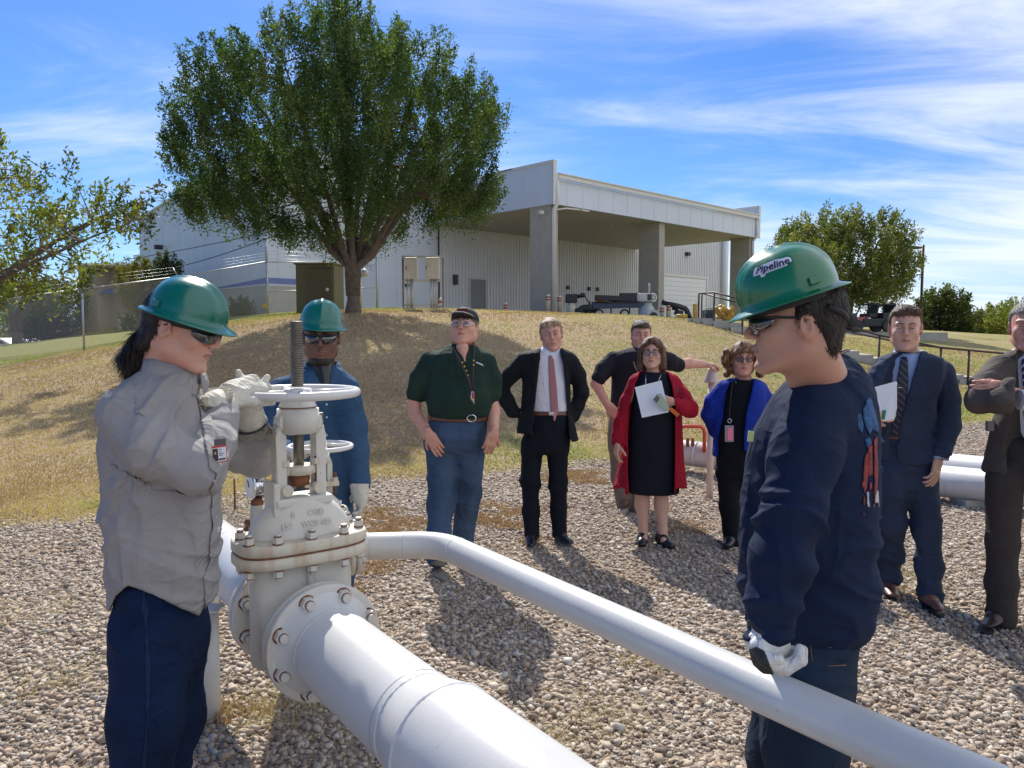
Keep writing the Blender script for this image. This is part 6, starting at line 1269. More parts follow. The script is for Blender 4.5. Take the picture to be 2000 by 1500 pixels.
def collar(pn, mat, c, r_, h_, M_=None, wing=.05, name='collar', front=None, open_=.5):
    """turned-down shirt collar: stand plus falling leaves that part at the front"""
    c = Vector(c); f = Vector(front) if front else pn.M @ Vector((0, 1, 0)); f.z = 0; f.normalize(); l = Vector((f.y, -f.x, 0)); mb = MB(); n = 34; R_ = []
    for i in range(n+1):
        t_ = -math.pi+open_*.5+(2*math.pi-open_)*i/n; d_ = -(f*math.cos(t_)*-1) if False else (f*-math.cos(t_-0)+l*math.sin(t_))  # starts at front, goes round the back
        d_ = f*math.cos(t_+math.pi)*-1 if False else (f*-math.cos(t_)+l*math.sin(t_)); frn = max(0, -math.cos(t_)); 
        base = c+d_*r_*1.0; low = .012+wing*(frn**3); up_ = c+d_*(r_*.93)+UPV*(h_*(1-.55*frn)); R_.append([mb.b.verts.new(base-UPV*.02), mb.b.verts.new(up_), mb.b.verts.new(up_+d_*.006+UPV*.001), mb.b.verts.new(c+d_*(r_*1.22)-UPV*(low)), mb.b.verts.new(c+d_*(r_*1.18)-UPV*(low+.004))])
    for A_, Bq in zip(R_[:-1], R_[1:]):
        for j in range(4): mb.b.faces.new((A_[j], A_[j+1], Bq[j+1], Bq[j])).smooth = True
    bmesh.ops.recalc_face_normals(mb.b, faces=mb.b.faces[:]); bmesh.ops.solidify(mb.b, geom=mb.b.faces[:], thickness=.0025); return mb.build(name, mat, pn.r)
def strap(pn, pts, w, mat, name='lanyard', parent=None): mb = MB(); mb.tube(pts, w, 6); return mb.build(name, mat, parent or pn.r)
def ppoly(pts, Y, th_=.002):
    return [P(a, b, Y if not isinstance(Y, (list, tuple)) else Y[i]) for i, (a, b) in enumerate(pts)]
# ---------------------------------------------------------------- 1 worker turning the wheel
def worker_left():
    sh = fabric('work_shirt_grey', (.30, .29, .29), .10, .006, 7, 900, .9); shd = sh
    p = Person(P(310, 900, 2.35).x, 2.35, 'worker in grey work shirt and green hard hat gripping the handwheel with both gloves')
    p.head(355, 640, 2.33, (.95, -.06, -.27), 1.02, SK6, h=.0030, neck=(322, 735, 2.38), nose=1.0, neck_r=.062)
    p.build([[(310, 800, 2.38, .10), (318, 960, 2.38, .11), (322, 1120, 2.38, .11)], [(250, 800, 2.27, .05), (395, 928, 2.20, .04), (440, 800, 2.47, .03)], [(330, 800, 2.55, .05), (495, 905, 2.80, .04), (484, 830, 2.70, .03)], [(318, 1150, 2.3, .08), (315, 1360, 2.3, .06), (290, 1640, 2.3, .05)], [(325, 1150, 2.48, .08), (340, 1360, 2.48, .06), (315, 1600, 2.48, .05)]])
    tor = rows([(716, 285, 392, 1.1), (730, 262, 396, 1.25), (748, 238, 394, 1.35), (775, 214, 393, 1.4), (810, 200, 400, 1.35), (870, 192, 418, 1.25), (950, 200, 434, 1.15), (1050, 205, 436, 1.1), (1120, 210, 428, 1.1), (1205, 212, 425, 1.1)], 2.38, 1.1, 2.2)
    armR = limb([(243, 808, 2.24, .078), (300, 872, 2.19, .080), (388, 922, 2.20, .067), (416, 868, 2.32, .058), (432, 812, 2.44, .050)]); armL = limb([(345, 800, 2.54, .085), (430, 870, 2.70, .075), (505, 898, 2.80, .062), (497, 868, 2.76, .058), (486, 838, 2.70, .055)])
    hem = Prism([(150, 1330), (150, 1180), (213, 1192), (226, 1164), (250, 1143), (300, 1160), (350, 1188), (388, 1201), (398, 1180), (418, 1165), (460, 1150), (480, 1330)], 1.6, 3.2)
    f1, f2 = folds(.012, 11, (.5, .1, 1), 2.0, 4.2), folds(.010, 21, (1, .3, -.6), 9.0, 3.6)
    S_ = [('u', tor, 0)]+[(o, q_, .028) for o, q_, k in armR+armL]+[('s', hem, .006)]
    p.add('shirt', S_, .0062, sh, lambda X, Y, Z: f1(X, Y, Z)+f2(X, Y, Z))
    lo, hi = tor.lo-.02, tor.hi+.02
    pl = Prism([(378, 752), (396, 750), (410, 800), (420, 870), (432, 950), (432, 1050), (420, 1150), (408, 1196), (402, 1196), (408, 1120), (414, 1050), (413, 950), (404, 870), (392, 800)], 1.8, 2.36)
    for (a, b_, y_) in ((388, 775, 2.12), (402, 845, 2.1), (419, 940, 2.08), (422, 1010, 2.08), (418, 1080, 2.08)):
        q_ = P(a, b_, y_+.01); mb = MB(); mb.sph(q_, (.0045, .003, .0045), 10); mb.build('button', simple('button_grey', (.35, .34, .33), .4), p.r)
    collar(p, sh, P(340, 728, 2.36), .082, .045, wing=.055, front=(1, -.35, 0), open_=.35)
    for wr, el, nm in (((432, 812, 2.44), (418, 868, 2.32), 1), ((486, 838, 2.70), (497, 868, 2.76), 2)):
        a, b_ = P(*wr), P(*el); d_ = (a-b_).normalized(); p.add('cuff', [('u', Cap(b_.lerp(a, .45), a+d_*.012, .060, .056), 0), ('s', Cap(a, a+d_*.08, .046, .05), .004)], .005, sh, folds(.003, 20, (0, 0, 1), 5, 2))
    # belt loop / jeans
    hips = rows([(1120, 222, 420, .95), (1180, 226, 410, .9), (1250, 222, 402, .85), (1300, 226, 392, .8)], 2.38, .9)
    lg = [('u', hips, 0)]+[(o, q_, .06) for o, q_, k in limb([(296, 1250, 2.30, .118), (285, 1400, 2.28, .098), (272, 1560, 2.26, .084), (262, 1700, 2.26, .08)])+limb([(345, 1230, 2.47, .105), (330, 1400, 2.46, .092), (300, 1600, 2.44, .08), (290, 1680, 2.44, .078)])]
    p.add('jeans', lg, .0075, denim_d, folds(.014, 9, (.3, 0, 1), 4, 3))
    p.add('side_seam', [('u', Skin(lg, -.004, .0045, hips.lo-.2-Vector((0, 0, .9)), hips.hi+.2), 0), ('i', Prism([(279, 1150), (283, 1150), (291, 1300), (290, 1400), (282, 1520), (278, 1520), (286, 1400), (287, 1300)], 1.9, 2.30), 0)], .003, denim_s, folds(.014, 9, (.3, 0, 1), 4, 3)); p.add('placket', [('u', Skin(S_, -.004, .0055, tor.lo-.02, tor.hi+.02), 0), ('i', pl, 0)], .0036, sh, lambda X, Y, Z: f1(X, Y, Z)+f2(X, Y, Z))
    for sm_ in ([(262, 742), (265, 741), (268, 800), (300, 850), (297, 852), (264, 802)], [(215, 905), (300, 958), (390, 962), (390, 965), (300, 962), (214, 909)]): p.add('seam', [('u', Skin(S_, -.004, .0042, tor.lo-.02, tor.hi+.02), 0), ('i', Prism(sm_, 1.8, 2.36), 0)], .0036, sh, lambda X, Y, Z: f1(X, Y, Z)+f2(X, Y, Z))
    for x in (P(262, 1700, 2.26), P(290, 1680, 2.44)): shoe(p, (x.x, x.y, 0), (1, -.1, 0), brownl, solem, 1.05)
    # hair, ponytail
    hair_cap(p, [('u', Ell(p.T(0, -.075, -.03), (.055, .04, .07), p.M), .03), ('u', Cap(p.T(.05, -.03, .0), p.T(.045, -.07, -.07), .022, .02), .02)], [facecut(p, .075, 0, -.0), ('s', Cap(p.T(.10, -.006, -.0), p.T(.05, -.006, -.0), .03, .03), .01)], .0045, H_DK, .0025, 3, base=(.080, .102, .085))
    pts = [p.T(0, -.100, -.035), P(274, 672, 2.36), P(257, 700, 2.36), P(252, 733, 2.35)]; pt = [('u', Cap(pts[0], pts[1], .020, .030), 0), ('u', Cap(pts[1], pts[2], .030, .030), .02), ('u', Cap(pts[2], pts[3], .030, .010), .02)]
    V, Fq = mesh_sdf(pt, .004, None, curl_disp(.006, 60, .3, 8)); V, Fq = strands(V, Fq, Matrix.Identity(3), 2600, .05, 5, (.05, 0, -1)); link('ponytail', mesh_np('ponytail', V, Fq, True), H_DK, p.r); mb = MB(); a = p.T(0, -.108, -.040); mb.tube([a+p.M @ Vector((.02*math.cos(t_), 0, .02*math.sin(t_))) for t_ in np.linspace(0, 6.28, 16)[:-1]], .006, 8, closed=True); mb.build('hair_tie', STRAP, p.r)
    eyes(p.r, p.c, p.M, p.k, skin=SK6, brow=H_DK); glasses(p.r, p.c, p.M, p.k, lens_d, STRAP, 'wrap', up=.001)
    hu = Vector((.30, -.02, .95)).normalized(); hf = Vector((.95, -.06, -.30)); hf = (hf-hu*hf.dot(hu)).normalized(); Mh = Matrix((hf.cross(hu), hf, hu)).transposed()
    helmet(p, P(367, 617, 2.33), Mh, .117, .105, .112, hatm, .026)
    # badge
    bq = [P(413, 872, 2.17), P(442, 868, 2.17), P(444, 901, 2.17), P(416, 906, 2.17)]; mb = MB(); mb.poly(bq, .002, (0, 1, 0)); bd = mb.build('badge', simple('badge_red', (.55, .06, .05), .4), p.r)
    def bp(u_, v_, o_=-.001): a = bq[0].lerp(bq[1], u_); b_ = bq[3].lerp(bq[2], u_); return a.lerp(b_, v_)+Vector((0, o_, 0))
    mb = MB(); mb.quad([bp(.03, .12), bp(.97, .12), bp(.97, .93), bp(.03, .93)]); mb.build('card', paper_m, bd)
    mb = MB(); mb.quad([bp(.06, .16, -.002), bp(.42, .16, -.002), bp(.42, .88, -.002), bp(.06, .88, -.002)]); mb.build('photo', simple('photo_dark', (.05, .035, .035), .4), bd)
    mb = MB(); mb.sph(bp(.24, .42, -.0022), (.003, .0008, .0042), 10); mb.build('portrait', simple('portrait_skin', (.55, .38, .3), .5), bd)
    mb = MB()
    for v_, a_, b_ in ((.22, .5, .68), (.36, .5, .62), (.46, .5, .8), (.56, .5, .75)): mb.quad([bp(a_, v_, -.002), bp(b_, v_, -.002), bp(b_, v_+.035, -.002), bp(a_, v_+.035, -.002)])
    mb.quad([bp(.46, .76, -.002), bp(.92, .76, -.002), bp(.92, .86, -.002), bp(.46, .86, -.002)]); mb.build('print', simple('print_ink', (.04, .04, .05), .5), bd)
    mb = MB(); mb.poly([P(418, 858, 2.175), P(441, 856, 2.175), P(441, 868, 2.172), P(418, 871, 2.172)], .0015, (0, 1, 0)); mb.build('badge_clip', simple('clip_brown', (.12, .10, .09), .5), bd)
    # gloves: one over the rim, one gripping from below
    rim = Vz+Vector((-.2, -.03, 1.468))
    w = P(436, 785, 2.50); tgt = P(505, 752, 2.66); d_ = (tgt-w).normalized()
    g1 = hand_spec(w, d_, (.25, .1, -1), -1, 1.12, curl=(.45, .5, .5, .55), fat=1.22, thumb=.35)
    a, b_ = P(412, 800, 2.42), w; g1 += [('u', Cap(a.lerp(b_, .2), b_+d_*.02, .052, .044), .02), ('u', Cap(P(455, 762, 2.55), P(492, 748, 2.62), .034, .030), .03), ('u', Cap(P(470, 742, 2.60), P(466, 727, 2.60), .014, .010), .012), ('u', Cap(P(512, 752, 2.66), P(522, 737, 2.68), .014, .011), .012), ('u', Cap(P(500, 760, 2.60), P(523, 756, 2.66), .018, .014), .012)]
    p.add('glove', g1, .004, glove_m, folds(.0035, 22, (.5, .2, 1), 3, 2.4))
    w2 = P(486, 828, 2.69); tg2 = P(478, 770, 2.66); d2_ = (tg2-w2).normalized()
    g2 = hand_spec(w2, d2_, (.4, .9, 0), 1, 1.10, curl=(.9, .95, 1, 1), fat=1.25, thumb=.9); g2 += [('u', Cap(P(488, 822, 2.68), P(480, 790, 2.64), .054, .048), .02), ('u', Cap(P(470, 772, 2.62), P(505, 785, 2.64), .022, .02), .02)]
    p.add('glove', g2, .004, glove_m, folds(.003, 22, (.2, .2, 1), 13, 2.4))
    mb = MB(); c_ = P(488, 826, 2.68); ax = (P(488, 822, 2.68)-P(480, 790, 2.64)).normalized(); Mx = frame(ax); mb.tube([c_+Mx @ Vector((.058*math.cos(t_), .058*math.sin(t_), 0)) for t_ in np.linspace(0, 6.283, 30)[:-1]], .004, 6, closed=True); mb.build('glove_edge', glove_b, p.r)
    for a_, b2, r0, r1_ in ((P(405, 806, 2.44), P(412, 770, 2.42), .05, .062), (P(488, 828, 2.70), P(492, 846, 2.71), .058, .070)):   # flared gauntlets
        mb = MB(); Mx = axis_M(a_, b2-a_); L = (b2-a_).length; rr = random.Random(3); ra, rb_ = [], []; n = 26
        for i in range(n):
            t_ = 2*math.pi*i/n; wv = 1+.10*math.sin(3*t_+1); ra.append(mb.b.verts.new(Mx @ Vector((r0*math.cos(t_), r0*math.sin(t_), 0)))); rb_.append(mb.b.verts.new(Mx @ Vector((r1_*wv*math.cos(t_), r1_*wv*math.sin(t_), L*(1+.25*math.sin(2*t_))))))
        for i in range(n): mb.b.faces.new((ra[i], ra[(i+1) % n], rb_[(i+1) % n], rb_[i])).smooth = True
        bmesh.ops.solidify(mb.b, geom=mb.b.faces[:], thickness=.003); mb.build('gauntlet', glove_m, p.r)
worker_left()
# ---------------------------------------------------------------- 2 worker behind the valves
def worker_mid():
    Y = 3.9; dn = fabric('denim_shirt', (.035, .080, .155), .2, .005, 10, 700, .9)
    p = Person(P(625, 900, Y).x, Y, 'worker in blue denim shirt, sunglasses and green hard hat standing behind the valves')
    p.head(627, 660, Y, (.20, -.98, -.08), 1.10, SK3, h=.0042, neck=(628, 735, 3.95), fat=.004, jaw=1.08)
    p.hand(P(703, 948, 3.86), (.1, -.05, -1), (-1, -.2, 0), 1, h=.005) if False else None
    p.build([[(625, 800, Y, .10), (620, 900, Y, .12), (622, 990, Y, .12)], [(548, 770, Y, .05), (525, 880, 3.75, .04), (575, 880, 3.33, .03)], [(676, 775, Y, .05), (692, 870, Y, .04), (702, 945, 3.85, .03)], [(600, 1000, Y, .08), (598, 1100, Y, .06), (596, 1230, Y, .05)], [(650, 1000, Y, .08), (652, 1100, Y, .06), (655, 1230, Y, .05)]], (.16, .06, .05))
    tor = rows([(716, 596, 664, .8), (728, 575, 676), (742, 548, 684), (765, 535, 686), (820, 542, 682), (880, 546, 684), (940, 545, 690), (1002, 548, 694)], Y, .62)
    arms = limb([(552, 768, Y, .082), (530, 825, 3.85, .072), (527, 878, 3.72, .062), (555, 884, 3.48, .052), (578, 882, 3.30, .046)])+limb([(672, 768, Y, .085), (686, 830, Y, .075), (693, 880, 3.9, .066), (702, 945, 3.86, .056)])
    hem = Prism([(500, 1060), (500, 985), (560, 1010), (620, 985), (655, 1004), (680, 1000), (700, 965), (740, 960), (740, 1060)], 3.4, 4.4)
    p.add('shirt', [('u', tor, 0)]+[(o, q_, .04) for o, q_, k in arms]+[('s', hem, .01)], .0085, dn, folds(.014, 10, (.4, .2, 1), 2.5, 3))
    p.add('undershirt', [('u', Cap(P(630, 716, 3.86), P(636, 760, 3.80), .05, .02), 0)], .006, blackm)
    collar(p, dn, P(628, 722, 3.92), .088, .04, wing=.075, front=(.25, -1, 0), open_=.9)
    for y_ in (790, 815, 850, 885, 920, 955): mb = MB(); mb.sph(P(638 if y_ < 900 else 640, y_, Y-.137), (.005, .004, .005), 10); mb.build('button', simple('pearl', (.6, .6, .62), .3), p.r)
    lo, hi = tor.lo-.02, tor.hi+.02
    for pol in ([(655, 795), (688, 795), (688, 806), (672, 816), (655, 806)], [(565, 795), (600, 795), (600, 806), (583, 816), (565, 806)]): p.add('pocket', [('u', Skin([('u', tor, 0)], .002, .012, lo, hi), 0), ('i', Prism(pol, 3.6, 3.9), 0)], .005, dn)
    lg = [('u', rows([(975, 560, 692), (1040, 562, 690)], Y, .6), 0)]+[(o, q_, .05) for o, q_, k in limb([(594, 1030, Y, .105), (592, 1110, Y-.02, .085), (590, 1225, Y, .075)])+limb([(655, 1030, Y, .105), (658, 1110, Y-.02, .085), (662, 1225, Y, .075)])]
    p.add('jeans', lg, .01, denim, folds(.006, 8, (.3, 0, 1), 1, 2.5))
    for x in (P(590, 1225, Y), P(662, 1225, Y)): shoe(p, (x.x, x.y, 0), (.1, -1, 0), brownl, solem, 1.1)
    glasses(p.r, p.c, p.M, p.k, lens_d, STRAP, 'wrap', up=.006); eyes(p.r, p.c, p.M, p.k, brow=H_DK)
    p.add('beard', [('u', Ell(p.T(0, .070, -.100), (.040*1.1, .034*1.1, .024*1.1), p.M), 0), ('u', Cap(p.T(-.058, .02, -.07), p.T(-.02, .075, -.105), .017, .018), .02), ('u', Cap(p.T(.058, .02, -.07), p.T(.02, .075, -.105), .017, .018), .02)], .004, H_DK, curl_disp(.002, 120, 1))
    hair_cap(p, [], [facecut(p, .055), neckcut(p, -.04)], .005, H_DK, .001, base=(.079, .099, .085))
    f = Vector((.22, -.97, -.05)).normalized(); r_ = f.cross(UPV).normalized(); Mh = Matrix((r_, f, r_.cross(f))).transposed() @ Matrix.Rotation(R(-3), 3, 'Y')
    helmet(p, P(628, 637, Y-.005), Mh, .122, .107, .134, hatm, .026)
    g = hand_spec(P(702, 950, 3.85), (.06, -.10, -1), (-.9, -.45, 0), 1, 1.05, curl=(.3, .35, .4, .5), fat=1.18, thumb=.3); g.append(('u', Cap(P(702, 948, 3.85), P(704, 972, 3.84), .050, .040), .02)); p.add('glove', g, .0045, glove_m, folds(.003, 22, (.2, .2, 1), 3, 2))
    g = hand_spec(P(577, 884, 3.30), (.25, -.6, .25), (.1, .3, -1), -1, 1.0, curl=(.7, .8, .8, .8), fat=1.18); g.append(('u', Cap(P(576, 884, 3.34), P(590, 880, 3.25), .046, .038), .02)); p.add('glove', g, .0045, glove_m)
    mb = MB(); mb.tube([P(690, 1000, 3.8), P(690, 1060, 3.8)], .002, 6)
worker_mid()
# ---------------------------------------------------------------- 3 man in green polo
def man_polo():
    Y = 5.45; gm = fabric('polo_green', (.016, .036, .027), .18, .005, 8, 900, .85)
    p = Person(P(880, 900, Y).x, Y, 'tall older man in dark green polo and black cap, thumbs in his jeans pockets')
    p.head(907, 641, Y, (-.14, -.95, .24), 1.13, SK4, h=.005, neck=(900, 700, 5.5), fat=.012, jaw=1.1, mouth=.002, neck_r=.066)
    p.parts.append((limb([(810, 768, Y, .047), (810, 805, Y-.02, .046), (836, 848, 5.28, .036)], .02)+hand_spec(P(838, 846, 5.27), (.55, .0, -1), (.1, 1, .1), -1, 1.02, curl=(.15, .2, .25, .3), fat=1.1), .006))
    p.parts.append((limb([(958, 775, Y, .047), (964, 805, Y-.02, .046), (964, 845, 5.28, .036)], .02)+hand_spec(P(964, 843, 5.27), (-.30, .0, -1), (-.3, 1, .1), 1, 1.02, curl=(.3, .35, .35, .4), fat=1.1), .006))
    p.build([[(895, 720, Y, .12), (893, 800, Y, .15), (890, 860, Y, .13)], [(840, 712, Y, .06), (806, 770, Y, .045)], [(948, 715, Y, .06), (960, 775, Y, .045)], [(862, 880, Y, .09), (858, 985, Y, .07), (853, 1085, 5.3, .05)], [(915, 880, Y, .09), (905, 985, 5.55, .07), (897, 1062, 5.68, .05)]], (.42, .16, .14))
    tor = rows([(672, 880, 926, .9), (682, 862, 940, .8), (692, 842, 952, .75), (712, 832, 960, .72), (745, 834, 962, .82), (780, 833, 962, .95, -.02), (806, 836, 958, .92, -.02), (818, 842, 952, .85)], Y, .75)
    sl = limb([(842, 706, Y, .078), (824, 738, Y, .078), (814, 768, Y, .074)])+limb([(948, 708, Y, .078), (957, 740, Y, .076), (960, 768, Y, .072)])
    ends = [('s', Prism([(770, 830), (786, 764), (836, 784), (836, 830)], 5.0, 5.9), .01), ('s', Prism([(962, 830), (940, 778), (990, 776), (990, 830)], 5.25, 5.9), .01)] if False else []
    p.add('polo_shirt', [('u', tor, 0)]+[(o, q_, .04) for o, q_, k in sl], .0095, gm, folds(.013, 8, (.5, .1, 1), 6, 3))
    collar(p, gm, P(902, 682, Y+.03), .098, .035, wing=.06, front=(.0, -1, 0), open_=1.1)
    p.parts = []; p.add('neck_skin', [('u', Cap(P(903, 680, Y-.10), P(908, 706, Y-.145), .045, .012), 0)], .006, SK4)
    h_ = rows([(812, 842, 952, .85), (840, 830, 952, .8), (870, 832, 948, .72), (890, 848, 932, .6)], Y, .8)
    lg = [('u', h_, 0)]+[(o, q_, .05) for o, q_, k in limb([(862, 872, Y, .112), (861, 985, 5.38, .088), (857, 1045, 5.32, .080), (854, 1086, 5.29, .082)])+limb([(920, 872, Y, .108), (912, 985, 5.52, .084), (902, 1072, 5.66, .080)])]
    p.add('jeans', lg, .0095, denim, folds(.014, 9, (.3, 0, 1), 12, 2.6))
    lo, hi = h_.lo-.02, h_.hi+.03; sp = [('u', Skin([('u', rows([(800, 838, 956, .88), (830, 836, 954, .84)], Y, .85), 0)], -.003, .010, lo, hi+.1), 0), ('i', Prism([(800, 807), (900, 813), (990, 809), (990, 821), (900, 825), (800, 819)], 5, 6), 0)]; p.add('belt', sp, .006, brownl)
    mb = MB(); c = P(921, 817, 5.23); mb.tube([c+Vector((.030*math.cos(t_), 0, .024*math.sin(t_))) for t_ in np.linspace(0, 6.283, 20)[:-1]], .004, 6, closed=True); mb.build('buckle', chrome, p.r)
    bootm = simple('boot_tan', (.17, .13, .09), .8, 0, .2)
    shoe(p, (P(853, 1100, 5.28).x, 5.28, 0), (.35, -1, 0), bootm, simple('sole_boot', (.24, .20, .16), .8), 1.25, 'boot', .03); shoe(p, (P(902, 1072, 5.66).x, 5.66, 0), (.2, -1, 0), bootm, tansole, 1.2, 'boot', .03)
    eyes(p.r, p.c, p.M, p.k, skin=SK4, brow=H_GY); glasses(p.r, p.c, p.M, p.k, lens_c, chrome, 'rect', w=.028, hgt=.014, up=.004)
    hair_cap(p, [], [facecut(p, .03), neckcut(p, -.03)], .006, H_GY, .002)
    capm = simple('cap_black', (.015, .018, .018), .8); k = p.k
    cp = p.add('cap', [('u', Ell(p.T(0, -.010, .055), (.088*k, .108*k, .080*k), p.M), 0), ('s', Box(p.T(0, 0, -.025), (.2, .2, .075), p.M), .01), ('u', Cap(p.T(0, .07, .052), p.T(0, .150, .050), .075*k, .055*k, (p.M @ Vector((0, .12, 1)), .10)), .006)], .0055, capm)
    mb = MB(); mb.tube([p.T(.075*math.sin(t_)*1.0, .088+.108*math.cos(t_)**1.0 if math.cos(t_) > 0 else .088, .049+.004*math.cos(t_)) for t_ in np.linspace(-1.5, 1.5, 18)], .0032, 6); mb.build('brim_edge', simple('brim_grey', (.42, .42, .38), .7), cp)
    mb = MB(); q = [p.T(x, .0965-.5*x*x*6+(.0 if z < .08 else -.012), z) for x, z in ((-.034, .072), (0, .072), (.034, .072), (.034, .105), (0, .105), (-.034, .105))]; mb.quad([q[0], q[1], q[4], q[5]]); mb.quad([q[1], q[2], q[3], q[4]]); bmesh.ops.solidify(mb.b, geom=mb.b.faces[:], thickness=-.008); mb.build('patch', simple('patch_maroon', (.16, .035, .035), .7), cp)
    ly = simple('lanyard_maroon', (.05, .015, .03), .6); a = strap(p, [P(884, 672, 5.42), P(890, 690, 5.24), P(902, 715, 5.215), P(915, 740, 5.17), P(922, 765, 5.15)], .006, ly); strap(p, [P(926, 668, 5.42), P(926, 690, 5.26), P(924, 720, 5.21), P(923, 765, 5.15)], .006, ly)
    mb = MB(); [mb.tube([P(921+i, 765, 5.145), P(920+2*i, 780+3*i, 5.14)], .004, 6) for i in range(4)]; mb.build('keys', chrome, p.r); mb = MB(); mb.cyl(P(924, 766, 5.14), P(925, 778, 5.135), .009, n=8); mb.build('key_fob', simple('fob_red', (.4, .04, .04), .5), p.r)
    for u_, v_ in ((903, 708), (907, 716), (911, 724), (914, 733), (925, 704), (925, 713)): mb = MB(); mb.sph(P(u_, v_, 5.205), .006, 8); mb.build('lanyard_dot', simple('dot_yellow', (.55, .42, .08), .6), a)
    mb = MB(); mb.poly([P(929, 706, 5.23), P(942, 711, 5.24), P(945, 715, 5.24), P(931, 709, 5.23)], .004, (0, 1, 0)); mb.build('chest_emblem', simple('emblem_pale', (.55, .6, .7), .6), p.r)
man_polo()
# ---------------------------------------------------------------- suits
def tie_obj(p, base, pol, lo, hi, mat, y0, y1, off=(.003, .014), name='tie', h=.005): return p.add(name, [('u', Skin(base, off[0], off[1], lo, hi), 0), ('i', Prism(pol, y0, y1), 0)], h, mat)
def stripe_mat(name, c1, c2, freq, ang=.8, w=.5, rough=.5):
    m, t, b, o = nodes(name); wv = tex(t, 'Wave', freq, rot=(0, ang, 0)); wv.wave_profile = 'SAW'; wv.bands_direction = 'X'; wv.inputs['Distortion'].default_value = 0; t.links.new(ramp(t, wv.outputs['Fac'], [(0, c1), (w, c1), (w+.04, c2), (1, c2)]), b.inputs['Base Color']); b.inputs['Roughness'].default_value = rough; return m
def man_suit():
    Y = 6.05; sm_ = fabric('suit_charcoal', (.010, .012, .016), .15, .005, 7, 900, .8); tr_ = fabric('trouser_navy', (.007, .009, .016), .15, .004, 7, 900, .8)
    p = Person(P(1068, 900, Y).x, Y, 'man in black suit, white shirt and red striped tie with hands on hips')
    p.head(1077, 655, Y, (-.02, -1, .0), 1.06, SK4, tilt=R(7), h=.005, neck=(1076, 700, 6.08))
    p.build([[(1068, 740, Y, .10), (1068, 800, Y, .11), (1065, 840, Y, .10)], [(1025, 710, Y, .05), (978, 755, 6.1, .04), (1002, 800, 6.12, .03)], [(1112, 712, Y, .05), (1135, 765, 6.1, .04), (1118, 800, 6.12, .03)], [(1040, 860, Y, .08), (1036, 940, Y, .06), (1038, 1040, 5.98, .045)], [(1088, 860, Y, .08), (1091, 940, Y, .06), (1093, 1038, 6.02, .045)]])
    shr = rows([(678, 1058, 1094, .85), (690, 1042, 1104, .7), (705, 1034, 1110, .62), (750, 1034, 1112, .6), (808, 1038, 1112, .62)], Y, .6); SB = [('u', shr, 0)]
    p.add('shirt', SB, .008, whitem, folds(.003, 10, (.3, 0, 1), 3, 2.5)); collar(p, whitem, P(1076, 687, Y+.02), .072, .035, wing=.055, front=(0, -1, 0), open_=.25)
    jk = rows([(681, 1050, 1100, .95), (690, 1024, 1116, .75), (702, 1017, 1119, .68), (750, 1020, 1114, .66), (800, 1018, 1115, .68), (835, 1010, 1124, .72), (862, 1006, 1130, .75)], Y, .7)
    arms = limb([(1026, 704, Y, .072), (998, 732, 6.07, .062), (978, 757, 6.1, .058), (990, 782, 6.1, .052), (1002, 803, 6.08, .050)])+limb([(1112, 706, Y, .072), (1128, 735, 6.08, .062), (1136, 765, 6.12, .058), (1128, 790, 6.12, .054), (1120, 812, 6.1, .052)])
    cut = [('s', Prism([(1058, 668), (1093, 668), (1097, 690), (1104, 740), (1108, 800), (1116, 880), (1120, 900), (1036, 900), (1038, 850), (1043, 800), (1050, 740), (1055, 690)], 5.6, Y-.03), .006), ('s', Prism([(1000, 900), (1000, 848), (1036, 845), (1040, 850), (1112, 850), (1118, 862), (1140, 858), (1145, 900)], 5.6, 6.6), .01)]
    p.add('jacket', [('u', jk, 0)]+[(o, q_, .03) for o, q_, k in arms]+cut, .0085, sm_, folds(.011, 8, (.6, .2, 1), 21, 3))
    lo, hi = shr.lo-.03, shr.hi+.03; jlo, jhi = jk.lo-.03, jk.hi+.03
    for pol in ([(1058, 672), (1054, 690), (1048, 740), (1044, 790), (1040, 760), (1036, 722), (1042, 716), (1037, 706), (1048, 684)], [(1093, 672), (1098, 690), (1103, 740), (1107, 790), (1112, 760), (1114, 722), (1108, 716), (1113, 706), (1103, 684)]): tie_obj(p, [('u', jk, 0)], pol, jlo, jhi, sm_, 5.6, Y-.02, (-.008, .008), 'lapel', .006)
    tie_obj(p, SB, [(1072, 694), (1078, 694), (1082, 704), (1088, 760), (1091, 806), (1083, 824), (1076, 806), (1073, 760), (1071, 704)], lo, hi+.1, stripe_mat('tie_red', (.30, .03, .05), (.50, .42, .44), 18, .75, .68), 5.6, 6.0, (.002, .013))
    tie_obj(p, [('u', rows([(700, 1034, 1110, .62), (850, 1034, 1114, .62)], Y), 0)], [(1083, 800), (1091, 800), (1083, 825), (1077, 806)], lo-.1, hi, stripe_mat('tie_red', (.32, .04, .06), (.62, .56, .58), 18, .75, .62), 5.6, 6.0, (.006, .018), 'tie_tip')
    h_ = rows([(802, 1037, 1113, .62), (830, 1028, 1114, .66), (870, 1020, 1112, .66), (885, 1018, 1110, .6)], Y)
    lg = [('u', h_, 0)]+[(o, q_, .035) for o, q_, k in limb([(1040, 868, Y, .088), (1036, 940, Y-.01, .074), (1037, 1000, Y-.02, .064), (1039, 1044, 5.98, .060)])+limb([(1088, 868, Y, .088), (1090, 940, Y-.01, .072), (1091, 1000, Y, .062), (1093, 1042, 6.02, .058)])]
    p.add('trousers', lg, .0095, tr_, folds(.012, 8, (.2, 0, 1), 17, 2.6))
    p.add('belt', [('u', Skin([('u', h_, 0)], -.003, .009, h_.lo-.03, h_.hi+.03), 0), ('i', Prism([(1030, 803), (1120, 803), (1120, 812), (1030, 812)], 5, 6.6), 0)], .006, brownl)
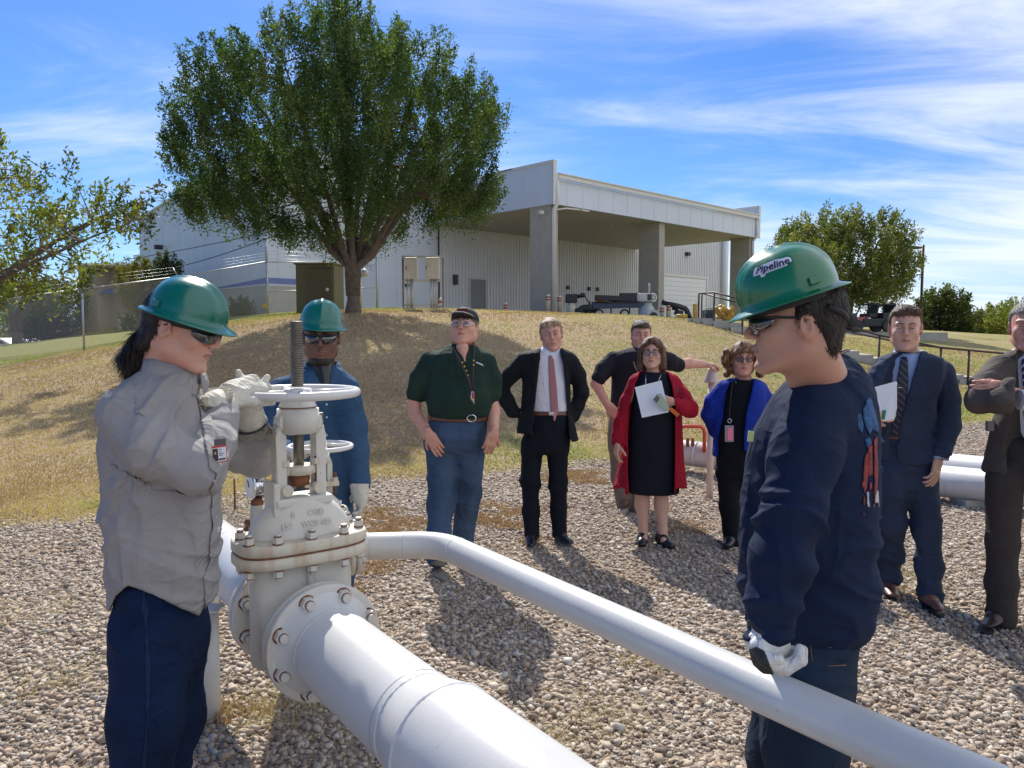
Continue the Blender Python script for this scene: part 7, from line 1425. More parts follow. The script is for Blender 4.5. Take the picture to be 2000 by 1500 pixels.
    mb = MB(); mb.box(P(1077, 808, 5.85), (.018, .006, .013), None, .003); mb.build('buckle', chrome, p.r)
    ts = simple('sole_grey', (.35, .33, .3), .8)
    shoe(p, (P(1039, 1044, 5.98).x, 5.98, 0), (-.08, -1, 0), blackm, ts, 1.1); shoe(p, (P(1093, 1042, 6.02).x, 6.02, 0), (.45, -1, 0), blackm, ts, 1.1)
    mb = MB(); mb.cyl(P(996, 798, 6.07), P(1004, 806, 6.06), .042, .040, n=16); mb.build('shirt_cuff', whitem, p.r)
    eyes(p.r, p.c, p.M, p.k, skin=SK4, brow=H_GB)
    hair_cap(p, [('u', Ell(p.T(.0, .045, .088), (.062, .050, .032), p.M), .02), ('u', Cap(p.T(-.05, .04, .085), p.T(.05, .055, .085), .022, .018), .02)], [facecut(p, .062), neckcut(p, -.045), ('s', Cap(p.T(.12, .002, -.0), p.T(.06, .002, 0), .03, .03), .01), ('s', Cap(p.T(-.12, .002, 0), p.T(-.06, .002, 0), .03, .03), .01)], .005, H_GB, .003, 4)
man_suit()
def man_back():
    Y = 7.3; gp_ = fabric('polo_charcoal', (.018, .018, .024), .15, .005, 8, 900, .85); kh = fabric('khaki', (.20, .155, .115), .12, .006, 7, 900, .9)
    p = Person(P(1240, 900, Y).x, Y, 'man at the back in charcoal polo leaning one arm on the vent post')
    p.head(1252, 656, Y, (-.05, -1, -.02), 1.13, SK4, h=.006, neck=(1249, 700, 7.35), fat=.008, jaw=1.1)
    p.parts.append((limb([(1166, 738, 7.2, .050), (1164, 750, 7.2, .050), (1186, 792, 7.12, .034)], .02)+hand_spec(P(1186, 790, 7.12), (.75, -.2, -.75), (.2, .9, 0), -1, 1.05, curl=(.3, .3, .35, .4), fat=1.1), .007))
    p.parts.append((limb([(1318, 712, 7.35, .052), (1345, 710, 7.45, .050), (1378, 712, 7.55, .034)], .02)+hand_spec(P(1376, 711, 7.55), (1, .05, -.1), (0, .1, -1), -1, 1.0, curl=(.5, .55, .6, .6), fat=1.1), .007))
    p.build([[(1240, 730, Y, .12), (1238, 800, Y, .12), (1232, 850, Y, .11)], [(1195, 705, Y, .05), (1166, 740, 7.2, .045)], [(1290, 700, Y, .05), (1318, 712, 7.35, .045)], [(1212, 850, Y, .09), (1212, 920, Y, .06), (1220, 985, 7.2, .05)], [(1252, 850, Y, .09), (1250, 920, Y, .06), (1250, 995, 7.15, .05)]])
    tor = rows([(679, 1228, 1272, .9), (688, 1204, 1292, .75), (700, 1192, 1300, .66), (745, 1194, 1290, .72), (780, 1192, 1286, .85), (808, 1190, 1284, .85)], Y)
    sl = limb([(1198, 702, Y, .080), (1180, 722, 7.25, .078), (1170, 738, 7.2, .072)])+limb([(1288, 698, Y, .080), (1306, 706, 7.33, .076), (1324, 713, 7.38, .070)])
    p.add('polo_shirt', [('u', tor, 0)]+[(o, q_, .04) for o, q_, k in sl], .0105, gp_, folds(.005, 7, (.5, .1, 1), 31, 3)); collar(p, gp_, P(1249, 690, Y+.02), .085, .035, wing=.05, front=(0, -1, 0), open_=.9)
    lg = [('u', rows([(800, 1190, 1284, .8), (850, 1186, 1278, .75), (880, 1190, 1272, .7)], Y), 0)]+[(o, q_, .04) for o, q_, k in limb([(1210, 870, Y, .105), (1212, 930, Y, .088), (1221, 988, 7.2, .078)])+limb([(1252, 870, Y, .105), (1250, 930, Y, .085), (1250, 998, 7.12, .078)])]
    p.add('trousers', lg, .011, kh, folds(.006, 7, (.3, 0, 1), 3, 2.4))
    for x, y_ in ((1221, 7.2), (1250, 7.12)): shoe(p, (P(x, 1000, y_).x, y_, 0), (-.3 if x < 1230 else .1, -1, 0), simple('shoe_brown', (.16, .07, .045), .5), tansole, 1.2)
    eyes(p.r, p.c, p.M, p.k, skin=SK4, brow=H_BR)
    hair_cap(p, [('u', Ell(p.T(0, .05, .085), (.06, .045, .03), p.M), .02)], [facecut(p, .065), neckcut(p, -.05), ('s', Cap(p.T(.12, .002, -.0), p.T(.06, .002, 0), .03, .03), .01), ('s', Cap(p.T(-.12, .002, 0), p.T(-.06, .002, 0), .03, .03), .01)], .006, H_BR, .003, 7)
    sg = P(1252, 631, Y-.05)
    for e in (-1, 1): mb = MB(); mb.sph(sg+Vector((.036*e, -.03, .0)), (.034, .012, .014), 12); mb.build('sunglasses', lens_c, p.r)
    mb = MB(); mb.tube([sg+Vector((-.075, .02, -.02)), sg+Vector((-.07, -.02, .008)), sg+Vector((0, -.042, .012)), sg+Vector((.07, -.02, .008)), sg+Vector((.075, .02, -.02))], .004, 6); mb.build('sunglasses_frame', chrome, p.r)
    strap(p, [P(1233, 692, 7.2), P(1240, 715, 7.1), P(1250, 735, 7.08), P(1256, 700, 7.12), P(1264, 690, 7.2)], .004, simple('lanyard_tan', (.4, .3, .15), .6)); mb = MB(); mb.tube([P(1372, 704, 7.53), P(1372, 720, 7.53)], .012, 8); mb.build('watch', chrome, p.r)
man_back()
def woman_red():
    Y = 6.1; rd = fabric('cardigan_red', (.33, .010, .028), .15, .006, 11, 900, .85); dk = fabric('dress_black', (.010, .012, .020), .12, .004, 6, 900, .85)
    p = Person(P(1270, 900, Y).x, Y, 'woman in long red cardigan and black dress holding a sheet of paper and a phone')
    p.head(1273, 691, Y, (-.22, -.97, .06), 1.0, SK1, h=.0048, neck=(1276, 728, 6.12), neck_r=.05)
    hA = P(1205, 866, 6.0); hB = P(1316, 786, 5.86)
    p.parts.append((hand_spec(hA, (-.05, -.15, -1), (1, .2, 0), 1, .92, curl=(.35, .4, .4, .45)), .006))
    p.parts.append((hand_spec(hB, (-.75, -.25, .22), (-.2, .9, .1), 1, .92, curl=(.6, .65, .65, .7)), .005))
    for pts in (((1254, 940, Y, .062), (1254, 985, Y, .056), (1256, 1030, 6.05, .034), (1256, 1042, 6.05, .034)), ((1290, 940, Y, .062), (1292, 990, 6.08, .056), (1294, 1038, 6.0, .034), (1294, 1048, 6.0, .034))): p.parts.append((limb(pts, .03)+[('u', Cap(P(pts[-1][0], pts[-1][1], pts[-1][2]), Vector((P(pts[-1][0], 900, pts[-1][2]).x, pts[-1][2]-.10, .05)), .032, .028), .03)], .007))
    p.build([[(1273, 750, Y, .10), (1272, 830, Y, .12), (1272, 940, Y, .12)], [(1245, 752, Y, .05), (1214, 812, Y, .04), (1205, 862, 6.02, .03)], [(1312, 752, Y, .05), (1345, 795, 5.98, .04), (1318, 787, 5.88, .03)]], (.45, .16, .15))
    dr = rows([(727, 1252, 1302, .7), (745, 1240, 1314, .72), (790, 1234, 1318, .85), (830, 1230, 1320, .85), (900, 1224, 1324, .75), (962, 1220, 1328, .68)], Y)
    p.add('dress', [('u', dr, 0)], .009, dk, folds(.004, 6, (1, 0, .1), 2, 5))
    cd = rows([(724, 1250, 1304, .95), (735, 1238, 1316, .9), (755, 1232, 1322, .88), (800, 1226, 1328, .95), (850, 1220, 1332, .9), (900, 1210, 1336, .82), (957, 1199, 1343, .76)], Y)
    arms = limb([(1244, 748, Y, .068), (1226, 785, Y, .062), (1213, 825, 6.07, .056), (1206, 862, 6.03, .050)])+limb([(1312, 748, Y, .068), (1332, 775, 6.03, .062), (1347, 798, 5.96, .060), (1332, 796, 5.9, .052), (1318, 788, 5.87, .046)])
    cut = [('s', Prism([(1254, 712), (1298, 712), (1304, 728), (1312, 750), (1319, 790), (1319, 850), (1317, 990), (1224, 990), (1226, 850), (1230, 790), (1240, 750), (1250, 728)], 5.5, Y+.02), .008), ('s', Prism([(1180, 990), (1180, 952), (1222, 950), (1224, 968), (1318, 968), (1320, 954), (1360, 954), (1360, 990)], 5.5, 6.8), .01)]
    p.add('cardigan', [('u', cd, 0)]+[(o, q_, .03) for o, q_, k in arms]+cut, .0085, rd, folds(.013, 9, (1, .2, .25), 5, 4.5))
    for (x, y_, tx) in ((1256, 6.02, -.25), (1294, 5.97, .3)): shoe(p, (P(x, 1000, y_).x, y_, 0), (tx, -1, 0), blackm, solem, .98, 'loafer', -.07)
    eyes(p.r, p.c, p.M, p.k, skin=SK1, brow=H_BR); glasses(p.r, p.c, p.M, p.k, lens_c, STRAP, 'rect', w=.031, hgt=.021, up=.003)
    k = p.k; hair_cap(p, [('u', Cap(p.T(.075, -.02, .03), p.T(.085, -.02, -.10), .034, .030), .02), ('u', Cap(p.T(-.075, -.02, .03), p.T(-.088, -.015, -.11), .034, .030), .02), ('u', Ell(p.T(0, -.07, -.06), (.08, .05, .10), p.M), .03), ('u', Cap(p.T(.0, .07, .10), p.T(.07, .045, .05), .026, .022), .02), ('u', Cap(p.T(0, .07, .10), p.T(-.07, .045, .05), .026, .022), .02)], [('s', Ell(p.T(0, .105, -.01), (.062, .07, .092), p.M), .015)], .005, H_CH, .0035, 2, base=(.090, .108, .094))
    for e in (-1, 1): mb = MB(); mb.sph(p.T(.083*e, .0, -.042), .006, 8); mb.build('earring', chrome, p.r)
    strap(p, [P(1262, 724, 6.05), P(1261, 745, 5.95), P(1263, 770, 5.93)], .0025, chrome); strap(p, [P(1294, 724, 6.05), P(1286, 745, 5.95), P(1284, 765, 5.93)], .0025, chrome)
    mb = MB(); [mb.quad([P(1320, 757+4*i, 5.86), P(1326, 757+4*i, 5.87), P(1326, 759+4*i, 5.87), P(1320, 759+4*i, 5.86)]) for i in range(3)]; mb.build('pin', simple('pin_dark', (.03, .03, .03), .5), p.r)
    mb = MB(); mb.poly([P(1240, 757, 5.87), P(1292, 743, 5.84), P(1306, 805, 5.76), P(1254, 816, 5.79)], .004, (0, 1, 0)); tag(mb.build('paper_sheet', paper_m), 'white sheet of paper held by the woman in red', 'paper')
    ph = empty('phone', P(1292, 785, 5.75)); tag(ph, 'pale green phone held against the paper by the woman in red', 'phone')
    mb = MB(); mb.poly([P(1275, 781, 5.74), P(1283, 769, 5.75), P(1291, 769, 5.75), P(1308, 795, 5.76), P(1306, 802, 5.76), P(1298, 804, 5.76)], .010, (0, 1, 0)); mb.build('case', simple('case_green', (.30, .40, .30), .5), ph); mb = MB(); mb.poly([P(1277, 780, 5.735), P(1283, 771, 5.74), P(1289, 778, 5.74), P(1283, 787, 5.735)], .004, (0, 1, 0)); mb.build('camera_bump', simple('cam_grey', (.06, .07, .07), .3), ph)
    mb = MB(); mb.poly([P(1306, 800, 5.78), P(1311, 795, 5.78), P(1328, 809, 5.8), P(1323, 815, 5.8)], .012, (0, 1, 0)); tag(mb.build('wallet', simple('orange_wallet', (.62, .13, .03), .6)), 'small orange wallet under the hand of the woman in red', 'wallet')
woman_red()
def woman_blue():
    Y = 6.0; bl_ = fabric('cardigan_blue', (.012, .035, .30), .15, .006, 9, 900, .85); bk = fabric('top_black', (.008, .009, .013), .12, .004, 6, 900, .85)
    p = Person(P(1440, 900, Y).x, Y, 'woman in royal blue cardigan and black clothes with curly hair and a badge')
    p.head(1451, 703, Y, (-.18, -.98, .03), 1.04, SK4, h=.0048, neck=(1452, 742, 6.03), neck_r=.052, fat=.006)
    p.build([[(1445, 770, Y, .10), (1440, 850, Y, .12), (1430, 900, Y, .11)], [(1412, 765, Y, .05), (1388, 805, 6.05, .04), (1398, 840, 6.15, .03)], [(1482, 765, Y, .05), (1505, 805, 6.05, .04), (1500, 840, 6.1, .03)], [(1420, 900, Y, .08), (1422, 985, Y, .06), (1428, 1050, Y, .045)], [(1455, 900, Y, .08), (1458, 985, 6.1, .06), (1462, 1050, 6.1, .045)]], (.50, .12, .14))
    tp = rows([(742, 1428, 1476, .7), (755, 1416, 1484, .75), (800, 1410, 1484, .9), (850, 1402, 1480, .9), (900, 1398, 1476, .8)], Y)
    p.add('top', [('u', tp, 0)], .009, bk, folds(.004, 7, (.3, 0, 1), 2, 3))
    cd = rows([(740, 1424, 1480, .95), (750, 1408, 1492, .9), (775, 1400, 1496, .88), (820, 1396, 1496, .95), (860, 1392, 1492, .95), (892, 1390, 1488, .9)], Y)
    arms = limb([(1414, 762, Y, .070), (1394, 785, 6.03, .066), (1386, 810, 6.06, .060), (1396, 842, 6.12, .052)])+limb([(1482, 762, Y, .070), (1500, 790, 6.03, .066), (1508, 815, 6.05, .060), (1502, 850, 6.08, .052)])
    cut = [('s', Prism([(1432, 728), (1474, 728), (1472, 745), (1462, 790), (1454, 850), (1452, 920), (1398, 920), (1398, 860), (1404, 800), (1420, 755)], 5.4, Y-.02), .008), ('s', Prism([(1370, 930), (1370, 885), (1400, 893), (1456, 880), (1500, 885), (1520, 930)], 5.4, 6.7), .01)]
    p.add('cardigan', [('u', cd, 0)]+[(o, q_, .03) for o, q_, k in arms]+cut, .0085, bl_, folds(.013, 9, (1, .2, .3), 15, 3.5))
    lg = [('u', rows([(880, 1398, 1476, .8), (930, 1398, 1476, .75)], Y), 0)]+[(o, q_, .04) for o, q_, k in limb([(1422, 925, Y, .090), (1425, 990, Y, .075), (1430, 1056, 5.97, .066)])+limb([(1455, 925, Y, .090), (1460, 990, 6.1, .075), (1466, 1048, 6.15, .066)])]
    p.add('trousers', lg, .0095, bk, folds(.005, 7, (.3, 0, 1), 8, 2.4))
    shoe(p, (P(1430, 1000, 5.97).x, 5.97, 0), (-.6, -1, 0), blackm, solem, 1.0); shoe(p, (P(1466, 1000, 6.15).x, 6.15, 0), (.1, -1, 0), blackm, solem, 1.0)
    glasses(p.r, p.c, p.M, p.k, lens_t, H_BR, 'rect', w=.031, hgt=.018, up=.004); eyes(p.r, p.c, p.M, p.k, skin=SK4, brow=H_RD)
    rr = random.Random(4); ex = [('u', Ell(p.T(0, -.06, -.03), (.10, .07, .11), p.M), .03)]
    for e in (-1, 1):
        for i in range(9): ex.append(('u', Ell(p.T((.098+rr.uniform(-.004, .036))*e, rr.uniform(-.05, .045), .06-.021*i), (rr.uniform(.022, .034),)*3), .012))
    for i in range(7): ex.append(('u', Cap(p.T(.01, .05, .118), p.T(-.07+.024*i, .088-.004*abs(i-3), .07-.006*abs(i-2)), .018, .011), .01))
    hair_cap(p, ex, [('s', Ell(p.T(0, .110, -.02), (.058, .07, .082), p.M), .015)], .005, H_RD, .006, 6, base=(.094, .112, .100), sc=55, zs=.6)
    ly = simple('lanyard_black', (.02, .02, .02), .6); a = strap(p, [P(1432, 735, 5.95), P(1428, 770, 5.87), P(1425, 805, 5.83), P(1425, 826, 5.82)], .0035, ly); mb = MB(); mb.poly([P(1416, 831, 5.80), P(1433, 831, 5.80), P(1433, 863, 5.79), P(1416, 863, 5.79)], .004, (0, 1, 0)); bd = mb.build('badge', simple('badge_grey', (.25, .22, .25), .4), p.r)
    mb = MB(); mb.poly([P(1421, 837, 5.797), P(1431, 836, 5.797), P(1431, 860, 5.787), P(1421, 860, 5.787)], .002, (0, -1, 0)); mb.build('badge_insert', simple('badge_pink', (.80, .16, .26), .4), bd); mb = MB(); c = P(1425, 822, 5.81); mb.tube([c+Vector((.014*math.cos(t_), 0, .016*math.sin(t_))) for t_ in np.linspace(0, 6.283, 14)[:-1]], .0025, 6, closed=True); mb.build('ring', chrome, bd)
woman_blue()
def man_navy():
    Y = 4.75; nv = fabric('suit_navy', (.032, .045, .080), .15, .005, 7, 900, .8); bs = fabric('shirt_blue', (.33, .43, .66), .05, .003, 9, 900)
    p = Person(P(1780, 900, Y).x, Y, 'young man in open navy suit, light blue shirt and dark striped tie holding papers')
    p.head(1768, 643, Y, (-.42, -.91, -.03), 1.12, SK1, h=.0042, neck=(1775, 700, 4.8), jaw=1.04)
    p.parts.append((hand_spec(P(1834, 893, 4.6), (-.25, -.1, -1), (-.6, .8, 0), 1, 1.08, curl=(.2, .3, .35, .4), spread=.4), .0045)); p.parts.append((hand_spec(P(1700, 812, 4.5), (.9, -.1, .05), (.1, .9, .2), -1, 1.05, curl=(.6, .6, .7, .7)), .005))
    p.build([[(1775, 740, Y, .11), (1775, 810, Y, .12), (1772, 870, Y, .11)], [(1722, 730, Y, .05), (1694, 800, 4.72, .04), (1702, 812, 4.52, .03)], [(1838, 735, Y, .05), (1851, 815, 4.72, .04), (1836, 888, 4.6, .03)], [(1745, 900, Y, .08), (1740, 1010, Y, .06), (1737, 1115, 4.85, .05)], [(1800, 900, Y, .08), (1810, 1020, 4.7, .06), (1815, 1150, 4.62, .05)]])
    shr = rows([(690, 1752, 1802, .85), (705, 1728, 1826, .7), (730, 1722, 1830, .62), (800, 1726, 1826, .62), (856, 1722, 1822, .65)], Y); SB = [('u', shr, 0)]; p.add('shirt', SB, .008, bs, folds(.003, 10, (.3, 0, 1), 3, 2.5)); collar(p, bs, P(1774, 697, Y+.02), .082, .042, wing=.055, front=(-.42, -.91, 0), open_=.25)
    jk = rows([(688, 1742, 1812, .95), (700, 1716, 1842, .75), (722, 1708, 1846, .66), (790, 1714, 1828, .66), (850, 1714, 1824, .7), (905, 1712, 1842, .74)], Y)
    arms = limb([(1724, 730, Y, .080), (1706, 770, 4.72, .070), (1690, 815, 4.66, .064), (1692, 815, 4.55, .055)])+limb([(1836, 730, Y, .084), (1850, 780, 4.74, .076), (1852, 830, 4.70, .068), (1839, 884, 4.62, .058)])
    cut = [('s', Prism([(1745, 668), (1800, 668), (1796, 690), (1784, 740), (1766, 795), (1756, 850), (1752, 930), (1700, 930), (1716, 880), (1722, 820), (1730, 740), (1742, 690)], 4.2, Y-.03), .006), ('s', Prism([(1690, 950), (1700, 886), (1752, 905), (1790, 908), (1858, 890), (1890, 950)], 4.2, 5.4), .01)]
    p.add('jacket', [('u', jk, 0)]+[(o, q_, .016) for o, q_, k in arms]+cut, .0078, nv, folds(.013, 8, (.6, .2, 1), 41, 3))
    lo, hi = shr.lo-.03, shr.hi+.03; jlo, jhi = jk.lo-.03, jk.hi+.03
    for pol in ([(1745, 678), (1742, 700), (1732, 740), (1724, 790), (1718, 752), (1714, 724), (1722, 718), (1716, 706), (1730, 690)], [(1800, 676), (1797, 694), (1785, 740), (1768, 792), (1800, 752), (1822, 722), (1812, 715), (1822, 702), (1812, 688)]): tie_obj(p, [('u', jk, 0)], pol, jlo, jhi, nv, 4.2, Y-.02, (-.008, .008), 'lapel', .006)
    tm = stripe_mat('tie_navy', (.010, .014, .035), (.14, .12, .16), 11, .75, .82); tie_obj(p, SB, [(1759, 697), (1772, 696), (1773, 706), (1774, 740), (1769, 800), (1762, 855), (1740, 850), (1746, 800), (1752, 740), (1758, 706)], lo, hi+.1, tm, 4.2, 4.72, (.002, .014)); mb = MB(); mb.box(P(1762, 757, 4.53), (.024, .004, .002)); mb.build('tie_clip', chrome, p.r)
    h_ = rows([(848, 1722, 1822, .66), (890, 1718, 1830, .68), (950, 1718, 1828, .62)], Y)
    lg = [('u', h_, 0)]+[(o, q_, .035) for o, q_, k in limb([(1745, 930, Y, .092), (1740, 1020, Y, .080), (1737, 1090, 4.82, .072), (1737, 1125, 4.85, .070)])+limb([(1800, 930, Y, .094), (1812, 1040, 4.68, .078), (1816, 1110, 4.64, .068), (1817, 1166, 4.60, .066)])]
    p.add('trousers', lg, .0085, nv, folds(.014, 8, (.2, 0, 1), 27, 2.6)); p.add('belt', [('u', Skin([('u', h_, 0)], -.003, .009, h_.lo-.03, h_.hi+.03), 0), ('i', Prism([(1715, 846), (1830, 850), (1830, 861), (1715, 857)], 4, 5.4), 0)], .006, brownl)
    shoe(p, (P(1737, 1000, 4.85).x, 4.85, 0), (-.25, -1, 0), brownl, solem, 1.1); shoe(p, (P(1817, 1000, 4.60).x, 4.60, 0), (-.1, -1, 0), brownl, solem, 1.15)
    mb = MB(); mb.cyl(P(1838, 886, 4.61), P(1836, 897, 4.605), .050, .047, n=20); mb.build('shirt_cuff', bs, p.r); mb = MB(); mb.tube([P(1830, 921, 4.535), P(1836, 922, 4.545)], .003, 6); mb.build('ring', simple('gold', (.7, .5, .2), .3, 1), p.r)
    eyes(p.r, p.c, p.M, p.k, skin=SK1, brow=H_BR)
    hair_cap(p, [('u', Cap(p.T(-.05, .055, .095), p.T(.05, .06, .088), .026, .020), .02), ('u', Ell(p.T(0, .02, .10), (.066, .06, .036), p.M), .02)], [facecut(p, .076), neckcut(p, -.045), ('s', Cap(p.T(.12, .002, -.0), p.T(.06, .002, 0), .03, .03), .01), ('s', Cap(p.T(-.12, .002, 0), p.T(-.06, .002, 0), .03, .03), .01)], .0045, H_BR, .003, 4)
    pp_ = empty('papers', P(1730, 790, 4.4)); tag(pp_, 'white papers held at the waist by the young man in navy', 'papers'); 
    for j in range(2): mb = MB(); mb.poly([P(1706, 757, 4.42), P(1750, 745+j, 4.38), P(1750.5, 795, 4.37), P(1746, 816+2*j, 4.37), P(1726, 822, 4.38)] if j == 0 else [P(1707, 758, 4.425), P(1752, 746, 4.385), P(1752, 797, 4.375), P(1747, 819, 4.375), P(1727, 823, 4.385)], .0015, (0, 1, 0)); mb.build('sheet', paper_m, pp_)
    mb = MB(); mb.poly([P(1722, 818, 4.36), P(1724, 802, 4.36), P(1731, 801, 4.36), P(1728, 820, 4.36)], .008, (0, 1, 0)); mb.build('green_folder', simple('folder_green', (.0, .16, .10), .5), pp_)
man_navy()
def man_brown():
    Y = 4.35; bn = fabric('suit_brown', (.080, .066, .057), .15, .005, 7, 900, .8)
    p = Person(P(1990, 900, Y).x, Y, 'man in dark brown suit with folded arms at the right edge')
    p.head(2008, 640, Y, (-.55, -.83, .0), 1.12, SK4, h=.0045, neck=(2015, 700, 4.4), jaw=1.05)
    p.parts.append((hand_spec(P(1962, 758, 4.13), (-.9, .05, .02), (.15, .9, -.1), -1, .95, curl=(.35, .4, .4, .45), thumb=1.0, tdir=(-.6, .6, .2)), .0045))
    p.build([[(2005, 740, Y, .11), (2005, 820, Y, .12), (2005, 870, Y, .11)], [(1950, 720, Y, .05), (1912, 778, 4.2, .04), (2000, 780, 4.1, .03)], [(2065, 720, Y, .05), (2095, 785, 4.25, .04), (1955, 756, 4.12, .03)], [(1965, 930, Y, .08), (1958, 1060, Y, .06), (1955, 1195, 4.3, .05)], [(2045, 930, Y, .08), (2055, 1060, Y, .06), (2060, 1195, 4.3, .05)]])
    shr = rows([(690, 1985, 2048, .85), (705, 1962, 2070, .7), (740, 1958, 2078, .62), (870, 1962, 2078, .62)], Y); p.add('shirt', [('u', shr, 0)], .008, whitem); collar(p, whitem, P(2012, 696, Y+.02), .085, .042, wing=.055, front=(-.5, -.85, 0), open_=.25)
    jk = rows([(684, 1972, 2050, .95), (696, 1952, 2078, .78), (715, 1942, 2088, .68), (780, 1948, 2084, .68), (830, 1934, 2090, .72), (880, 1922, 2098, .75), (925, 1914, 2100, .78)], Y)
    arms = limb([(1955, 722, Y, .084), (1925, 755, 4.26, .078), (1912, 782, 4.18, .072), (1950, 783, 4.1, .066), (2005, 782, 4.08, .058)])+limb([(2068, 722, Y, .084), (2090, 760, 4.28, .076), (2098, 790, 4.2, .07), (2040, 770, 4.12, .06), (1975, 757, 4.10, .055)])
    cut = [('s', Prism([(1988, 668), (2045, 668), (2040, 700), (2020, 770), (2010, 830), (2030, 950), (1958, 950), (1966, 860), (1980, 770), (1988, 700)], 3.9, Y-.03), .006), ('s', Prism([(1890, 960), (1905, 918), (1950, 925), (1962, 930), (2110, 925), (2130, 960)], 3.8, 5), .01)]
    p.add('jacket', [('u', jk, 0)]+[(o, q_, .016) for o, q_, k in arms]+cut, .0078, bn, folds(.014, 8, (.6, .2, 1), 51, 3))
    jlo, jhi = jk.lo-.03, jk.hi+.03; tie_obj(p, [('u', jk, 0)], [(1988, 676), (1986, 700), (1984, 745), (1978, 755), (1966, 728), (1972, 722), (1964, 712), (1974, 690)], jlo, jhi, bn, 3.9, Y-.02, (-.008, .009), 'lapel', .006)
    lo, hi = shr.lo-.03, shr.hi+.03; tm = stripe_mat('tie_white_stripe', (.012, .014, .04), (.5, .5, .58), 14, -.5, .68); tie_obj(p, [('u', shr, 0)], [(1996, 700), (2006, 700), (2008, 740), (2004, 800), (1996, 855), (1986, 866), (1966, 850), (1980, 800), (1992, 740)], lo, hi+.1, tm, 3.9, 4.3, (.002, .014))
    h_ = rows([(855, 1945, 2085, .62), (900, 1932, 2090, .66), (950, 1928, 2092, .6)], Y); lg = [('u', h_, 0)]+[(o, q_, .035) for o, q_, k in limb([(1962, 935, Y, .098), (1958, 1060, Y-.02, .082), (1957, 1140, 4.3, .076), (1956, 1208, 4.28, .074)])+limb([(2045, 935, Y, .098), (2055, 1060, Y, .082), (2060, 1140, 4.35, .074), (2062, 1200, 4.38, .072)])]
    p.add('trousers', lg, .0085, fabric('trouser_brown', (.050, .041, .036), .15, .004, 7, 900, .8), folds(.014, 8, (.2, 0, 1), 33, 2.6))
    shoe(p, (P(1956, 1000, 4.28).x, 4.28, 0), (-.85, -.75, 0), simple('shoe_dark', (.035, .02, .018), .35), solem, 1.15); shoe(p, (P(2062, 1000, 4.38).x, 4.38, 0), (-.1, -1, 0), blackm, solem, 1.15)
    mb = MB(); mb.cyl(P(1990, 781, 4.085), P(2010, 781, 4.08), .053, .052, n=20); mb.build('shirt_cuff', whitem, p.r); eyes(p.r, p.c, p.M, p.k, skin=SK4, brow=H_GY)
    mb = MB(); mb.box(P(1933, 832, 4.08), (.018, .012, .026), None, .004); mb.build('phone_holster', simple('holster', (.10, .09, .085), .4), p.r)
    hair_cap(p, [], [facecut(p, .07), neckcut(p, -.045), ('s', Cap(p.T(.12, .002, -.0), p.T(.06, .002, 0), .03, .03), .01), ('s', Cap(p.T(-.12, .002, 0), p.T(-.06, .002, 0), .03, .03), .01)], .0045, H_GY, .002, 4)
man_brown()
